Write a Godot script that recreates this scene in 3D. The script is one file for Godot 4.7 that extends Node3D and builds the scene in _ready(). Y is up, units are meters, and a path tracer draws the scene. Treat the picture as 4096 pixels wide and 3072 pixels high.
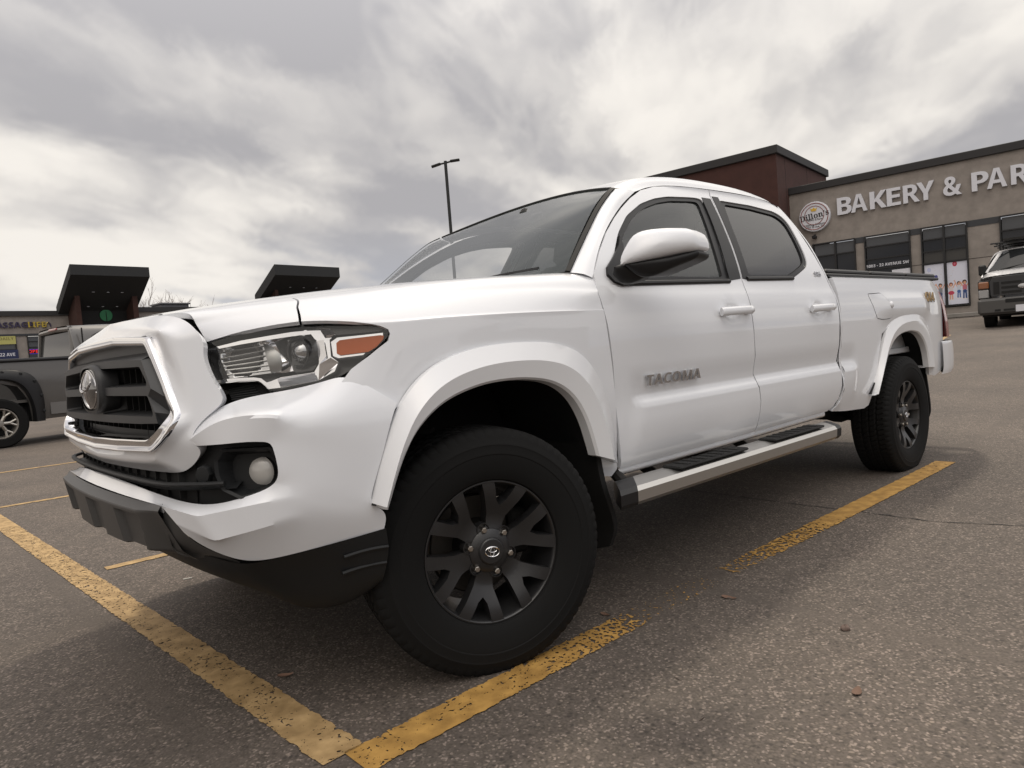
extends Node3D
const D := {
	"PY": [0.4, 0.5, 0.56, 0.66, 0.78, 0.92, 1.02, 1.1, 1.16, 1.21, 1.3, 1.45, 1.6, 1.7],
	"PZ": [0.845, 0.872, 0.894, 0.905, 0.905, 0.913, 0.915, 0.909, 0.894, 0.872, 0.838, 0.768, 0.69, 0.634],
	"TX": [-0.8, -0.6, -0.45, -0.3, -0.1, 0.15, 0.4, 0.62, 3.9, 4.2, 4.4, 4.52, 4.62],
	"TZ": [0.36, 0.15, 0.04, 0.018, 0.008, 0.003, 0, 0, 0, 0.005, 0.022, 0.05, 0.12],
	"BY": [0.4, 0.56, 0.66, 0.8, 0.95, 1.08, 1.16, 1.22, 1.262],
	"BZ": [0.84, 0.885, 0.899, 0.902, 0.905, 0.904, 0.894, 0.88, 0.866],
	"UX": [-0.8, -0.72, -0.6, -0.45, -0.3, -0.1, 0.15, 0.4, 0.62, 0.8],
	"UY": [0.45, 0.45, 0.45, 0.45, 0.45, 0.45, 0.45, 0.45, 0.45, 0.45, 0.7, 0.7, 0.7, 0.7, 0.7, 0.7, 0.7, 0.7, 0.7, 0.7, 0.92, 0.92, 0.92, 0.92, 0.92, 0.92, 0.92, 0.92, 0.92, 0.92, 1.01, 1.03, 1.055, 1.075, 1.075, 1.083, 1.089, 1.091, 1.091, 1.09, 1.055, 1.07, 1.1, 1.118, 1.108, 1.115, 1.119, 1.121, 1.121, 1.12, 1.1, 1.122, 1.144, 1.158, 1.163, 1.176, 1.187, 1.192, 1.185, 1.182, 1.145, 1.163, 1.174, 1.187, 1.2, 1.22, 1.239, 1.252, 1.262, 1.268, 1.16, 1.178, 1.196, 1.214, 1.231, 1.25, 1.268, 1.28, 1.286, 1.288, 1.172, 1.192, 1.211, 1.229, 1.246, 1.264, 1.281, 1.293, 1.299, 1.3],
	"UZ": [0.498, 0.5847, 0.708, 0.818, 0.84, 0.85, 0.855, 0.858, 0.858, 0.8581, 0.5456, 0.6322, 0.7556, 0.8656, 0.8876, 0.8976, 0.9026, 0.9056, 0.9056, 0.9056, 0.483, 0.5729, 0.703, 0.833, 0.873, 0.899, 0.9103, 0.9137, 0.9132, 0.913, 0.472, 0.56, 0.677, 0.787, 0.857, 0.892, 0.9085, 0.9115, 0.9115, 0.9116, 0.46, 0.548, 0.665, 0.775, 0.845, 0.88, 0.902, 0.907, 0.906, 0.906, 0.44, 0.53, 0.62, 0.715, 0.785, 0.822, 0.85, 0.868, 0.884, 0.886, 0.42, 0.5, 0.565, 0.645, 0.705, 0.74, 0.765, 0.78, 0.795, 0.8, 0.28, 0.33, 0.385, 0.425, 0.445, 0.455, 0.46, 0.46, 0.46, 0.46, 0, 0, 0, 0, 0, 0, 0, 0, 0, 0],
	"front_door": [0.656, 0.523, 0.64, 0.62, 0.632, 0.705, 0.622, 0.905, 0.608, 1.04, 0.598, 1.11, 0.596, 1.172, 0.614, 1.249, 0.7, 1.342, 0.8, 1.428, 0.9, 1.498, 0.983, 1.549, 1.081, 1.602, 1.193, 1.652, 1.32, 1.685, 1.469, 1.705, 1.639, 1.714, 1.792, 1.718, 1.776, 1.649, 1.752, 1.562, 1.703, 1.391, 1.652, 1.242, 1.638, 1.159, 1.63, 1.066, 1.636, 0.974, 1.642, 0.87, 1.64, 0.8, 1.652, 0.724, 1.659, 0.671, 1.655, 0.597, 1.64, 0.528],
	"rear_door": [1.799, 1.718, 2.03, 1.722, 2.27, 1.721, 2.42, 1.706, 2.5, 1.675, 2.545, 1.61, 2.562, 1.5, 2.572, 1.39, 2.576, 1.29, 2.576, 1.15, 2.574, 1.03, 2.566, 0.96, 2.557, 0.86, 2.549, 0.8, 2.56, 0.73, 2.558, 0.663, 2.531, 0.595, 2.475, 0.552, 2.42, 0.534, 1.653, 0.528, 1.662, 0.597, 1.666, 0.671, 1.659, 0.724, 1.647, 0.8, 1.649, 0.87, 1.643, 0.974, 1.637, 1.066, 1.645, 1.159, 1.659, 1.242, 1.71, 1.391, 1.759, 1.562, 1.783, 1.649],
	"front_window": [0.735, 1.222, 0.735, 1.275, 0.8, 1.356, 0.87, 1.428, 0.985, 1.512, 1.136, 1.582, 1.266, 1.62, 1.386, 1.642, 1.582, 1.658, 1.655, 1.661, 1.69, 1.65, 1.66, 1.55, 1.606, 1.4, 1.56, 1.29, 1.548, 1.238, 1.53, 1.228],
	"rear_window": [1.846, 1.668, 2.158, 1.668, 2.39, 1.652, 2.455, 1.63, 2.49, 1.585, 2.482, 1.5, 2.462, 1.4, 2.435, 1.345, 2.39, 1.318, 2.25, 1.274, 2.17, 1.252, 1.71, 1.24, 1.735, 1.33, 1.79, 1.49],
	"front_glass": [0.775, 1.246, 0.775, 1.27, 0.83, 1.345, 0.9, 1.416, 1.01, 1.495, 1.15, 1.562, 1.28, 1.6, 1.4, 1.622, 1.585, 1.637, 1.64, 1.636, 1.6, 1.52, 1.555, 1.4, 1.515, 1.29, 1.505, 1.25],
	"rear_glass": [1.885, 1.65, 2.158, 1.645, 2.38, 1.628, 2.435, 1.606, 2.46, 1.57, 2.452, 1.49, 2.432, 1.405, 2.405, 1.352, 2.36, 1.33, 2.24, 1.292, 2.16, 1.272, 1.745, 1.262, 1.775, 1.35, 1.83, 1.52],
	"front_applique": [1.543, 1.234, 1.557, 1.29, 1.603, 1.4, 1.656, 1.55, 1.684, 1.645, 1.692, 1.668, 1.77, 1.668, 1.745, 1.562, 1.696, 1.391, 1.646, 1.245],
	"rear_applique": [1.664, 1.245, 1.715, 1.391, 1.764, 1.562, 1.8, 1.685, 1.858, 1.685, 1.852, 1.66, 1.797, 1.49, 1.742, 1.33, 1.716, 1.24],
	"bed_side": [2.622, 1.262, 2.622, 1.1, 2.618, 0.96, 2.606, 0.86, 2.6, 0.8, 2.61, 0.73, 2.604, 0.65, 2.56, 0.575, 2.49, 0.525, 2.7, 0.503, 2.97, 0.487, 3.03, 0.5, 3.1, 0.7, 3.2, 0.92, 3.4, 1, 3.72, 1, 3.9, 0.92, 4, 0.75, 4.06, 0.6, 4.2, 0.585, 4.4, 0.615, 4.515, 0.66, 4.535, 0.8, 4.52, 0.86, 4.495, 0.95, 4.47, 1.06, 4.445, 1.16, 4.42, 1.21, 4.36, 1.262],
	"fuel": [3.035, 1.168, 3.235, 1.174, 3.3, 1.12, 3.36, 1.03, 3.33, 1.01, 3.22, 1.005, 3.13, 1.014, 3.095, 1.075],
	"fender": [0.7, 6.2, 0.612, 5.25, 0.589, 4.8033, 0.591, 3.3241, 0.601, 2.6287, 0.615, 1.9243, 0.625, 1.0213, 0.633, 0.6711, 0.649, 0.2884, 0.62, 0.1981, 0.52, 0.2767, 0.5, 1, 0.4, 2, 0.2, 2.4095, -0.1, 2.3692, -0.24, 1.8965, -0.31, 1.62, -0.36, 1.9, -0.43, 2.12, -0.4, 2.3, -0.345, 2.5, -0.288, 2.75, -0.28, 2.9, -0.283, 3.03, -0.314, 3.3, -0.37, 3.74, -0.437, 3.87, -0.487, 4, -0.48, 4.4, -0.468, 5.05, -0.44, 6.2, -0.2, 6.2, 0.2, 6.2, 0.5, 6.2],
	"hood": [-0.774, 8, -0.765, 7.6, -0.745, 7, -0.722, 6.45, -0.703, 5.9, -0.694, 4.9, -0.684, 4.02, -0.634, 4.06, -0.577, 4.07, -0.537, 4.06, -0.493, 4.02, -0.486, 4.4, -0.473, 5.05, -0.445, 6.21, -0.2, 6.21, 0.2, 6.21, 0.5, 6.21, 0.7, 6.21, 0.66, 7, 0.58, 8],
	"gs": [-0.823, 1.121, 0, -0.803, 1.15, 0, -0.783, 1.178, 0, -0.82, 1.12, 0.25, -0.799, 1.148, 0.27, -0.758, 1.174, 0.3, -0.803, 1.1025, 0.5209, -0.8025, 1.1193, 0.6055, -0.7513, 1.1547, 0.6386, -0.801, 1.0607, 0.5579, -0.7915, 1.0689, 0.6222, -0.7162, 1.0715, 0.679, -0.799, 1.0399, 0.5693, -0.7868, 1.0454, 0.6296, -0.7312, 1.0499, 0.6711, -0.796, 0.9965, 0.5987, -0.774, 0.9878, 0.6488, -0.7171, 0.971, 0.6948, -0.788, 0.8967, 0.6534, -0.7614, 0.9025, 0.6724, -0.6894, 0.9203, 0.7242, -0.803, 0.8744, 0.6592, -0.768, 0.8728, 0.6723, -0.7454, 0.8834, 0.6878, -0.815, 0.8584, 0.6581, -0.7816, 0.8531, 0.6643, -0.7853, 0.8258, 0.6669, -0.824, 0.8389, 0.6422, -0.7986, 0.8238, 0.6473, -0.7544, 0.8041, 0.6925, -0.83, 0.8252, 0.622, -0.812, 0.8002, 0.6168, -0.7632, 0.7695, 0.6616, -0.835, 0.8138, 0.6037, -0.8235, 0.7836, 0.5927, -0.7809, 0.7441, 0.6246, -0.838, 0.8037, 0.5797, -0.8389, 0.7731, 0.567, -0.8037, 0.7403, 0.5933, -0.85, 0.792, 0.28, -0.856, 0.765, 0.28, -0.832, 0.737, 0.3, -0.853, 0.786, 0, -0.86, 0.76, 0, -0.838, 0.735, 0],
	"bv": [-0.743, 0.8808, 0.6797, -0.7807, 0.8273, 0.666, -0.7709, 0.8121, 0.6723, -0.6819, 0.919, 0.708, -0.7348, 0.8791, 0.754, -0.7358, 0.8145, 0.7573, -0.585, 0.9288, 0.725, -0.6679, 0.8839, 0.8296, -0.6834, 0.8178, 0.8095, -0.5142, 0.9362, 0.77, -0.592, 0.8767, 0.8652, -0.6359, 0.8098, 0.8342, -0.4548, 0.9508, 0.812, -0.5322, 0.8633, 0.8812, -0.5724, 0.8073, 0.867, -0.4061, 0.9645, 0.842, -0.4251, 0.8686, 0.8909, -0.4629, 0.7699, 0.8875, -0.2954, 0.8717, 0.893, -0.3228, 0.8241, 0.8966, -0.357, 0.7308, 0.8933, -0.6275, 0.7518, 0.8428, -0.5708, 0.742, 0.8696, -0.478, 0.705, 0.8854, -0.3904, 0.6525, 0.8874, -0.6281, 0.6989, 0.8425, -0.5678, 0.6937, 0.8725, -0.4888, 0.6621, 0.8839, -0.4039, 0.6111, 0.8857, -0.6482, 0.6657, 0.8458, -0.5785, 0.6628, 0.8694, -0.4839, 0.6295, 0.8826, -0.3714, 0.5926, 0.8856, -0.6479, 0.6037, 0.8414, -0.5813, 0.6194, 0.8665, -0.4766, 0.587, 0.8796, -0.3513, 0.5669, 0.8838, -0.6481, 0.5017, 0.7769, -0.5716, 0.5137, 0.8245, -0.4604, 0.522, 0.8566, -0.3603, 0.5299, 0.8748, -0.842, 0.697, 0, -0.838, 0.694, 0.3, -0.8299, 0.684, 0.5366, -0.7673, 0.6522, 0.6878, -0.7016, 0.6734, 0.7766, -0.869, 0.667, 0, -0.864, 0.666, 0.32, -0.8423, 0.6637, 0.5983, -0.7904, 0.6378, 0.7076, -0.716, 0.6552, 0.7987, -0.8196, 0.6157, 0.6318, -0.7643, 0.5733, 0.7371, -0.6998, 0.5928, 0.807, -0.8056, 0.5913, 0.639, -0.773, 0.5503, 0.669, -0.7025, 0.5025, 0.7299],
	"bq": [0, 1, 4, 3, 3, 4, 7, 6, 6, 7, 10, 9, 1, 2, 5, 4, 4, 5, 8, 7, 7, 8, 11, 10, 9, 10, 13, 12, 12, 13, 16, 15, 15, 16, 19, 18, 10, 11, 14, 13, 13, 14, 17, 16, 16, 17, 20, 19, 11, 21, 22, 14, 14, 22, 23, 17, 17, 23, 24, 20, 21, 25, 26, 22, 22, 26, 27, 23, 23, 27, 28, 24, 25, 29, 30, 26, 26, 30, 31, 27, 27, 31, 32, 28, 29, 33, 34, 30, 30, 34, 35, 31, 31, 35, 36, 32, 33, 37, 38, 34, 34, 38, 39, 35, 35, 39, 40, 36, 41, 46, 47, 42, 42, 47, 48, 43, 43, 48, 49, 44, 44, 49, 50, 45, 45, 50, 29, 25, 48, 51, 52, 49, 49, 52, 53, 50, 50, 53, 33, 29, 51, 54, 55, 52, 52, 55, 56, 53, 53, 56, 37, 33],
	"bc": [1, 4, 3, 4, 7, 3, 7, 10, 2, 48, 49, 3, 49, 50, 3, 50, 29, 3, 29, 30, 2, 51, 52, 3, 52, 53, 3, 53, 33, 3, 33, 34, 2, 49, 52, 2, 52, 56, 2, 10, 11, 1],
	"lampf": [-0.533, 1.0079, 0.7054, 0.835, 0, 0.5502, 0.1038, 0.982, -0.1576, -0.5403, 0.1887, 0.82],
	"l_out": [-0.2081, 0.0479, -0.2059, 0.0554, -0.1936, 0.0647, -0.167, 0.073, -0.1256, 0.0823, -0.0645, 0.0907, -0.0029, 0.0958, 0.0469, 0.1013, 0.097, 0.1043, 0.1599, 0.1043, 0.2105, 0.1014, 0.2433, 0.095, 0.2733, 0.0848, 0.2892, 0.0743, 0.2935, 0.0632, 0.2898, 0.0488, 0.2745, 0.034, 0.2418, 0.0074, 0.2096, -0.0164, 0.1777, -0.04, 0.1518, -0.0522, 0.1236, -0.0628, 0.0859, -0.0712, 0.0364, -0.0747, -0.0248, -0.0784, -0.0366, -0.0735, -0.0502, -0.0558, -0.0618, -0.0458, -0.0738, -0.0436, -0.1123, -0.0429, -0.1483, -0.0462, -0.1723, -0.0505, -0.1788, -0.0372, -0.1894, -0.0046, -0.2, 0.0268],
	"l_vent": [-0.1502, -0.0572, -0.0859, -0.0486, -0.0642, -0.0517, -0.0505, -0.0683, -0.0365, -0.0798, -0.0392, -0.0834, -0.0589, -0.088, -0.088, -0.0906, -0.1397, -0.0898],
	"l_trim": [-0.1819, -0.033, -0.1758, -0.0309, -0.1322, -0.0295, -0.0786, -0.0314, -0.0593, -0.0356, -0.0452, -0.0484, -0.0327, -0.0456, -0.0177, -0.0404, -0.0076, -0.0373, 0.0825, -0.0304, 0.0965, -0.0079, 0.0993, 0.0157, 0.0932, 0.0586, 0.0805, 0.0782, 0.0313, 0.0761, -0.0339, 0.0709, -0.1082, 0.0635, -0.1818, 0.0535, -0.2011, 0.0538, -0.1815, 0.06, -0.1077, 0.0739, -0.0333, 0.082, 0.032, 0.0885, 0.0928, 0.0928, 0.1308, 0.0911, 0.1488, 0.0731, 0.1299, 0.0585, 0.1306, 0.0105, 0.1497, -0.0069, 0.1378, -0.0324, 0.091, -0.0547, 0.0082, -0.0633, -0.0092, -0.0657, -0.0413, -0.0669, -0.0599, -0.0472, -0.0792, -0.0417, -0.1303, -0.0425, -0.174, -0.0465],
	"l_turnf": [0.131, 0.0516, 0.1508, 0.0641, 0.2198, 0.0662, 0.2818, 0.0688, 0.2807, 0.0549, 0.2665, 0.0372, 0.2313, 0.0133, 0.2203, 0.0035, 0.1515, -0.0003, 0.1344, 0.0077],
	"l_turn": [0.1489, 0.0449, 0.1583, 0.0521, 0.194, 0.0547, 0.271, 0.0583, 0.2806, 0.0562, 0.2777, 0.0457, 0.2582, 0.0259, 0.2342, 0.0132, 0.1579, 0.0094, 0.1482, 0.0159],
	"l_refl": [-0.1762, 0.0556, -0.1141, 0.064, -0.0639, 0.0707, -0.0541, 0.0673, -0.0362, -0.0189, -0.1479, -0.0254, -0.1612, 0.0071],
	"l_high": [-0.054, 0.0687, -0.0272, 0.0546, -0.0083, 0.0318, -0.0023, 0.0047, -0.0086, -0.0186, -0.0362, -0.0195],
	"l_bowl": [0.0001, 0.0788, 0.0259, 0.0836, 0.0225, -0.0168, 0.0021, -0.0191, -0.0381, -0.0176, -0.056, 0.071],
	"l_bezel": [0.0243, 0.079, 0.0587, 0.0817, 0.0779, 0.083, 0.0929, 0.0576, 0.0955, 0.0172, 0.0828, -0.0217, 0.027, -0.025, 0.0217, -0.0087],
	"l_fac0": [-0.5471, 0.9633, 0.7015, -0.4635, 0.9722, 0.7545, -0.4522, 0.95, 0.7524, -0.5378, 0.9381, 0.6987],
	"l_fac1": [-0.4474, 0.9953, 0.7573, -0.4208, 1.0108, 0.7737, -0.4015, 0.9964, 0.78, -0.4522, 0.95, 0.7524],
	"l_fac2": [-0.6755, 0.9646, 0.6153, -0.6369, 0.969, 0.6398, -0.5967, 0.9683, 0.6664, -0.5855, 0.9621, 0.6752, -0.5928, 0.9605, 0.661, -0.6352, 0.9607, 0.633, -0.666, 0.9562, 0.6138],
	"l_fac3": [-0.4402, 1.0604, 0.7361, -0.4279, 1.0611, 0.7563, -0.4288, 1.0168, 0.7659, -0.4433, 0.9953, 0.7491],
	"l_fac4": [-0.4283, 1.0906, 0.7407, -0.4071, 1.0914, 0.7545, -0.3989, 1.0742, 0.7736, -0.4263, 1.074, 0.7556],
	"l_proj": [0.053, 0.0322, 0.0283],
	"l_drl": [-0.0134, -0.0399, 0.0803, -0.0321, 0.0854, -0.0312, 0.081, -0.0413, 0.0746, -0.0434, -0.0127, -0.0504],
	"l_dark": [0.1478, 0.0694, 0.1938, 0.0699, 0.2713, 0.0722, 0.285, 0.0807, 0.2471, 0.0943, 0.2088, 0.0998, 0.1449, 0.1017, 0.1066, 0.0992, 0.0935, 0.0921, 0.1314, 0.0906],
	"ffb": [-0.398, 0.612, 0.872, -0.375, 0.682, 0.877, -0.348, 0.75, 0.881, -0.316, 0.816, 0.885, -0.277, 0.877, 0.89, -0.227, 0.928, 0.895, -0.167, 0.966, 0.9, -0.099, 0.991, 0.903, -0.028, 1.006, 0.905, 0.045, 1.014, 0.906, 0.119, 1.017, 0.907, 0.192, 1.016, 0.909, 0.266, 1.012, 0.91, 0.338, 1.001, 0.91, 0.407, 0.98, 0.911, 0.468, 0.944, 0.91, 0.518, 0.893, 0.907, 0.556, 0.832, 0.905, 0.583, 0.765, 0.902, 0.601, 0.695, 0.899, 0.614, 0.623, 0.894, 0.626, 0.55, 0.887],
	"ffl": [-0.384, 0.599, 0.948, -0.359, 0.649, 0.948, -0.334, 0.699, 0.948, -0.306, 0.746, 0.948, -0.272, 0.79, 0.948, -0.231, 0.826, 0.948, -0.185, 0.855, 0.948, -0.134, 0.876, 0.948, -0.081, 0.89, 0.948, -0.026, 0.9, 0.948, 0.029, 0.905, 0.948, 0.085, 0.906, 0.948, 0.14, 0.904, 0.948, 0.196, 0.898, 0.948, 0.25, 0.888, 0.948, 0.302, 0.87, 0.948, 0.348, 0.843, 0.948, 0.387, 0.806, 0.948, 0.417, 0.761, 0.948, 0.44, 0.711, 0.948, 0.457, 0.658, 0.948, 0.472, 0.604, 0.948],
	"rfb": [3.016, 0.57, 0.884, 3.058, 0.634, 0.891, 3.098, 0.698, 0.895, 3.138, 0.764, 0.898, 3.177, 0.829, 0.9, 3.221, 0.891, 0.901, 3.273, 0.943, 0.901, 3.336, 0.984, 0.902, 3.405, 1.012, 0.902, 3.479, 1.031, 0.902, 3.554, 1.042, 0.902, 3.63, 1.047, 0.901, 3.707, 1.049, 0.901, 3.783, 1.046, 0.901, 3.857, 1.035, 0.901, 3.926, 1.01, 0.901, 3.987, 0.969, 0.9, 4.041, 0.916, 0.899, 4.085, 0.855, 0.898, 4.12, 0.788, 0.896, 4.144, 0.717, 0.893, 4.162, 0.643, 0.89],
	"rfl": [3.008, 0.565, 0.934, 3.051, 0.606, 0.934, 3.093, 0.648, 0.934, 3.134, 0.691, 0.934, 3.174, 0.735, 0.934, 3.214, 0.779, 0.934, 3.255, 0.82, 0.934, 3.302, 0.855, 0.934, 3.354, 0.881, 0.934, 3.41, 0.899, 0.934, 3.467, 0.911, 0.934, 3.526, 0.918, 0.934, 3.585, 0.922, 0.934, 3.644, 0.923, 0.934, 3.703, 0.919, 0.934, 3.761, 0.91, 0.934, 3.816, 0.891, 0.934, 3.864, 0.861, 0.934, 3.905, 0.821, 0.934, 3.936, 0.772, 0.934, 3.955, 0.718, 0.934, 3.966, 0.66, 0.934],
	"mir_cap": [0.649, 1.268, 0.955, 0.65, 1.292, 0.955, 0.678, 1.329, 0.955, 0.709, 1.374, 0.97, 0.734, 1.387, 0.99, 0.765, 1.391, 1.02, 0.802, 1.39, 1.06, 0.866, 1.384, 1.11, 0.868, 1.369, 1.13, 0.874, 1.338, 1.14, 0.874, 1.302, 1.145, 0.838, 1.293, 1.1, 0.762, 1.281, 1.05, 0.698, 1.273, 1],
	"mir_low": [0.659, 1.269, 0.965, 0.708, 1.277, 1, 0.762, 1.283, 1.05, 0.838, 1.295, 1.1, 0.872, 1.302, 1.145, 0.873, 1.28, 1.14, 0.853, 1.266, 1.12, 0.809, 1.246, 1.08, 0.759, 1.225, 1.04, 0.738, 1.218, 1.01, 0.715, 1.221, 0.99, 0.687, 1.241, 0.975],
	"mir_arm": [0.652, 1.266, 0.92, 0.677, 1.275, 0.94, 0.725, 1.278, 0.98, 0.739, 1.259, 0.99, 0.751, 1.228, 0.99, 0.741, 1.213, 0.97, 0.718, 1.203, 0.94, 0.691, 1.209, 0.915, 0.662, 1.238, 0.905],
	"mir_sail": [0.8638, 1.4182, 0.8237, 1.3726, 0.7607, 1.3242, 0.6942, 1.2778, 0.6818, 1.2476, 0.7057, 1.2214, 0.7523, 1.2071, 0.8161, 1.2103, 0.8217, 1.274, 0.8166, 1.3157, 0.8508, 1.374],
}
func srgb(r: float, g: float, b: float) -> Color:
	return Color(r, g, b).linear_to_srgb()

var M := {}
func mat(c: Color, rough: float, metal := 0.0) -> StandardMaterial3D:
	var m := StandardMaterial3D.new()
	m.albedo_color = c.linear_to_srgb()
	m.albedo_color.a = c.a
	m.roughness = rough
	m.metallic = metal
	return m

func pane(c: Color, a: float) -> StandardMaterial3D:
	var m := mat(Color(c.r, c.g, c.b, a), 0.02)
	m.transparency = BaseMaterial3D.TRANSPARENCY_ALPHA
	return m

func dull(m: StandardMaterial3D, k: float) -> StandardMaterial3D:
	m.metallic_specular = k
	return m

func coat(m: StandardMaterial3D, k := 1.0, r := 0.03) -> StandardMaterial3D:
	m.clearcoat_enabled = true
	m.clearcoat = k
	m.clearcoat_roughness = r
	return m

# ------------------------------------------------------------------ small geometry library
class Mb:
	var v := PackedVector3Array()
	var n := PackedVector3Array()
	var uv := PackedVector2Array()
	var t := PackedInt32Array()
	func p(a: Vector3) -> int:
		v.append(a)
		return v.size() - 1
	func tri(a: int, b: int, c: int) -> void:
		t.append(a); t.append(b); t.append(c)
	func quad(a: Vector3, b: Vector3, c: Vector3, d: Vector3) -> void:
		var i := v.size()
		v.append(a); v.append(b); v.append(c); v.append(d)
		tri(i, i + 1, i + 2); tri(i, i + 2, i + 3)
	func add(o: Mb, x := Transform3D()) -> Mb:
		var k := v.size()
		var flip := x.basis.determinant() < 0
		for a in o.v: v.append(x * a)
		for a in o.n: n.append((x.basis.inverse().transposed() * a).normalized())
		for a in o.uv: uv.append(a)
		for i in range(0, o.t.size(), 3):
			if flip: tri(o.t[i] + k, o.t[i + 2] + k, o.t[i + 1] + k)
			else: tri(o.t[i] + k, o.t[i + 1] + k, o.t[i + 2] + k)
		return self

func normals(m: Mb, crease: float) -> Mb:
	var ids := {}
	var nv := m.v.size()
	var w := PackedInt32Array(); w.resize(nv)
	for i in nv:
		var a := m.v[i]
		var k := Vector3i(roundi(a.x * 20000), roundi(a.y * 20000), roundi(a.z * 20000))
		if not ids.has(k): ids[k] = ids.size()
		w[i] = ids[k]
	var nt := m.t.size() / 3
	var fn := PackedVector3Array(); fn.resize(nt)
	var fa := PackedVector3Array(); fa.resize(nt)
	var near: Array = []
	near.resize(ids.size())
	for f in nt:
		var c := (m.v[m.t[f * 3 + 1]] - m.v[m.t[f * 3]]).cross(m.v[m.t[f * 3 + 2]] - m.v[m.t[f * 3]])
		fa[f] = c
		fn[f] = c.normalized()
		for j in 3:
			var k := w[m.t[f * 3 + j]]
			if near[k] == null: near[k] = PackedInt32Array()
			near[k].append(f)
	var cosc := cos(deg_to_rad(crease))
	var r := Mb.new()
	var has_uv := m.uv.size() == nv
	for f in nt:
		var i := r.v.size()
		for j in 3:
			var id := m.t[f * 3 + j]
			var s := Vector3.ZERO
			for g in near[w[id]]:
				if fn[g].dot(fn[f]) > cosc: s += fa[g]
			r.v.append(m.v[id])
			r.n.append(s.normalized() if s.length() > 1e-14 else fn[f])
			if has_uv: r.uv.append(m.uv[id])
		r.tri(i, i + 1, i + 2)
	return r

func to_mesh(m: Mb, crease := 38.0) -> ArrayMesh:
	if m.n.size() != m.v.size() or m.n.is_empty(): m = normals(m, crease)
	var a := []
	a.resize(Mesh.ARRAY_MAX)
	a[Mesh.ARRAY_VERTEX] = m.v
	a[Mesh.ARRAY_NORMAL] = m.n
	if m.uv.size() == m.v.size(): a[Mesh.ARRAY_TEX_UV] = m.uv
	var t := PackedInt32Array(); t.resize(m.t.size())
	for i in range(0, m.t.size(), 3):
		t[i] = m.t[i]; t[i + 1] = m.t[i + 2]; t[i + 2] = m.t[i + 1]
	a[Mesh.ARRAY_INDEX] = t
	var am := ArrayMesh.new()
	am.add_surface_from_arrays(Mesh.PRIMITIVE_TRIANGLES, a)
	return am

var used := {}
func numbered(s: String) -> String:
	if not used.has(s):
		used[s] = 0
		return s
	used[s] += 1
	return "%s_%03d" % [s, used[s]]

func inst(called: String, mesh: Mesh, m: Material, parent: Node = null) -> MeshInstance3D:
	var o := MeshInstance3D.new()
	o.mesh = mesh
	o.material_override = m
	if parent == null:
		o.name = numbered(called)
		add_child(o, true)
	else:
		var k := called; var i := 0
		while parent.has_node(NodePath(k)):
			i += 1
			k = "%s_%03d" % [called, i]
		o.name = k
		parent.add_child(o, true)
	return o

func obj(called: String, mb: Mb, m: Material, parent: Node = null, crease := 38.0) -> MeshInstance3D:
	return inst(called, to_mesh(mb, crease), m, parent)

func group_node(called: String, parent: Node = null) -> Node3D:
	var o := Node3D.new()
	if parent == null:
		o.name = numbered(called)
		add_child(o, true)
	else:
		var k := called; var i := 0
		while parent.has_node(NodePath(k)):
			i += 1
			k = "%s_%03d" % [called, i]
		o.name = k
		parent.add_child(o, true)
	return o

func tag(o: Node, label: String, category: String, group := "") -> Node:
	o.set_meta("label", label)
	o.set_meta("category", category)
	if group: o.set_meta("group", group)
	return o

func structure(o: Node) -> Node:
	o.set_meta("kind", "structure")
	return o

func box(m: Mb, c: Vector3, s: Vector3, b := 0.0, x := Transform3D()) -> Mb:
	# a box of size s round c, edges chamfered by b
	var h := s / 2
	b = minf(b, minf(h.x, minf(h.y, h.z)) * 0.95)
	var r := Mb.new()
	if b <= 0:
		for k in 3:
			for g in [-1.0, 1.0]:
				var e := Vector3.ZERO; e[k] = g
				var u := Vector3.ZERO; u[(k + 1) % 3] = 1.0
				var w := e.cross(u)
				r.quad(c + (e - u - w) * h, c + (e + u - w) * h, c + (e + u + w) * h, c + (e - u + w) * h)
	else:
		var hb := h - Vector3(b, b, b)
		for k in 3:
			for g in [-1.0, 1.0]:
				var e := Vector3.ZERO; e[k] = g
				var u := Vector3.ZERO; u[(k + 1) % 3] = 1.0
				var w := e.cross(u)
				var q := func(i: float, j: float) -> Vector3: return c + e * h[k] + (u * i + w * j) * hb
				r.quad(q.call(-1, -1), q.call(1, -1), q.call(1, 1), q.call(-1, 1))
		for k in 3:
			for g in [-1.0, 1.0]:
				for l in [-1.0, 1.0]:
					var a1 := Vector3.ZERO; a1[(k + 1) % 3] = g
					var a2 := Vector3.ZERO; a2[(k + 2) % 3] = l
					var ax := Vector3.ZERO; ax[k] = hb[k]
					var p1: Vector3 = c + a1 * h + a2 * hb
					var p2: Vector3 = c + a1 * hb + a2 * h
					if g * l > 0: r.quad(p1 - ax, p1 + ax, p2 + ax, p2 - ax) if false else r.quad(p1 + ax, p1 - ax, p2 - ax, p2 + ax)
					else: r.quad(p1 - ax, p1 + ax, p2 + ax, p2 - ax)
		for g in [-1.0, 1.0]:
			for l in [-1.0, 1.0]:
				for k in [-1.0, 1.0]:
					var s3 := Vector3(g, l, k)
					var i := r.p(c + Vector3(g * h.x, l * hb.y, k * hb.z))
					r.p(c + Vector3(g * hb.x, l * h.y, k * hb.z))
					r.p(c + Vector3(g * hb.x, l * hb.y, k * h.z))
					if g * l * k > 0: r.tri(i, i + 1, i + 2)
					else: r.tri(i, i + 2, i + 1)
	m.add(r, x)
	return m

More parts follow.
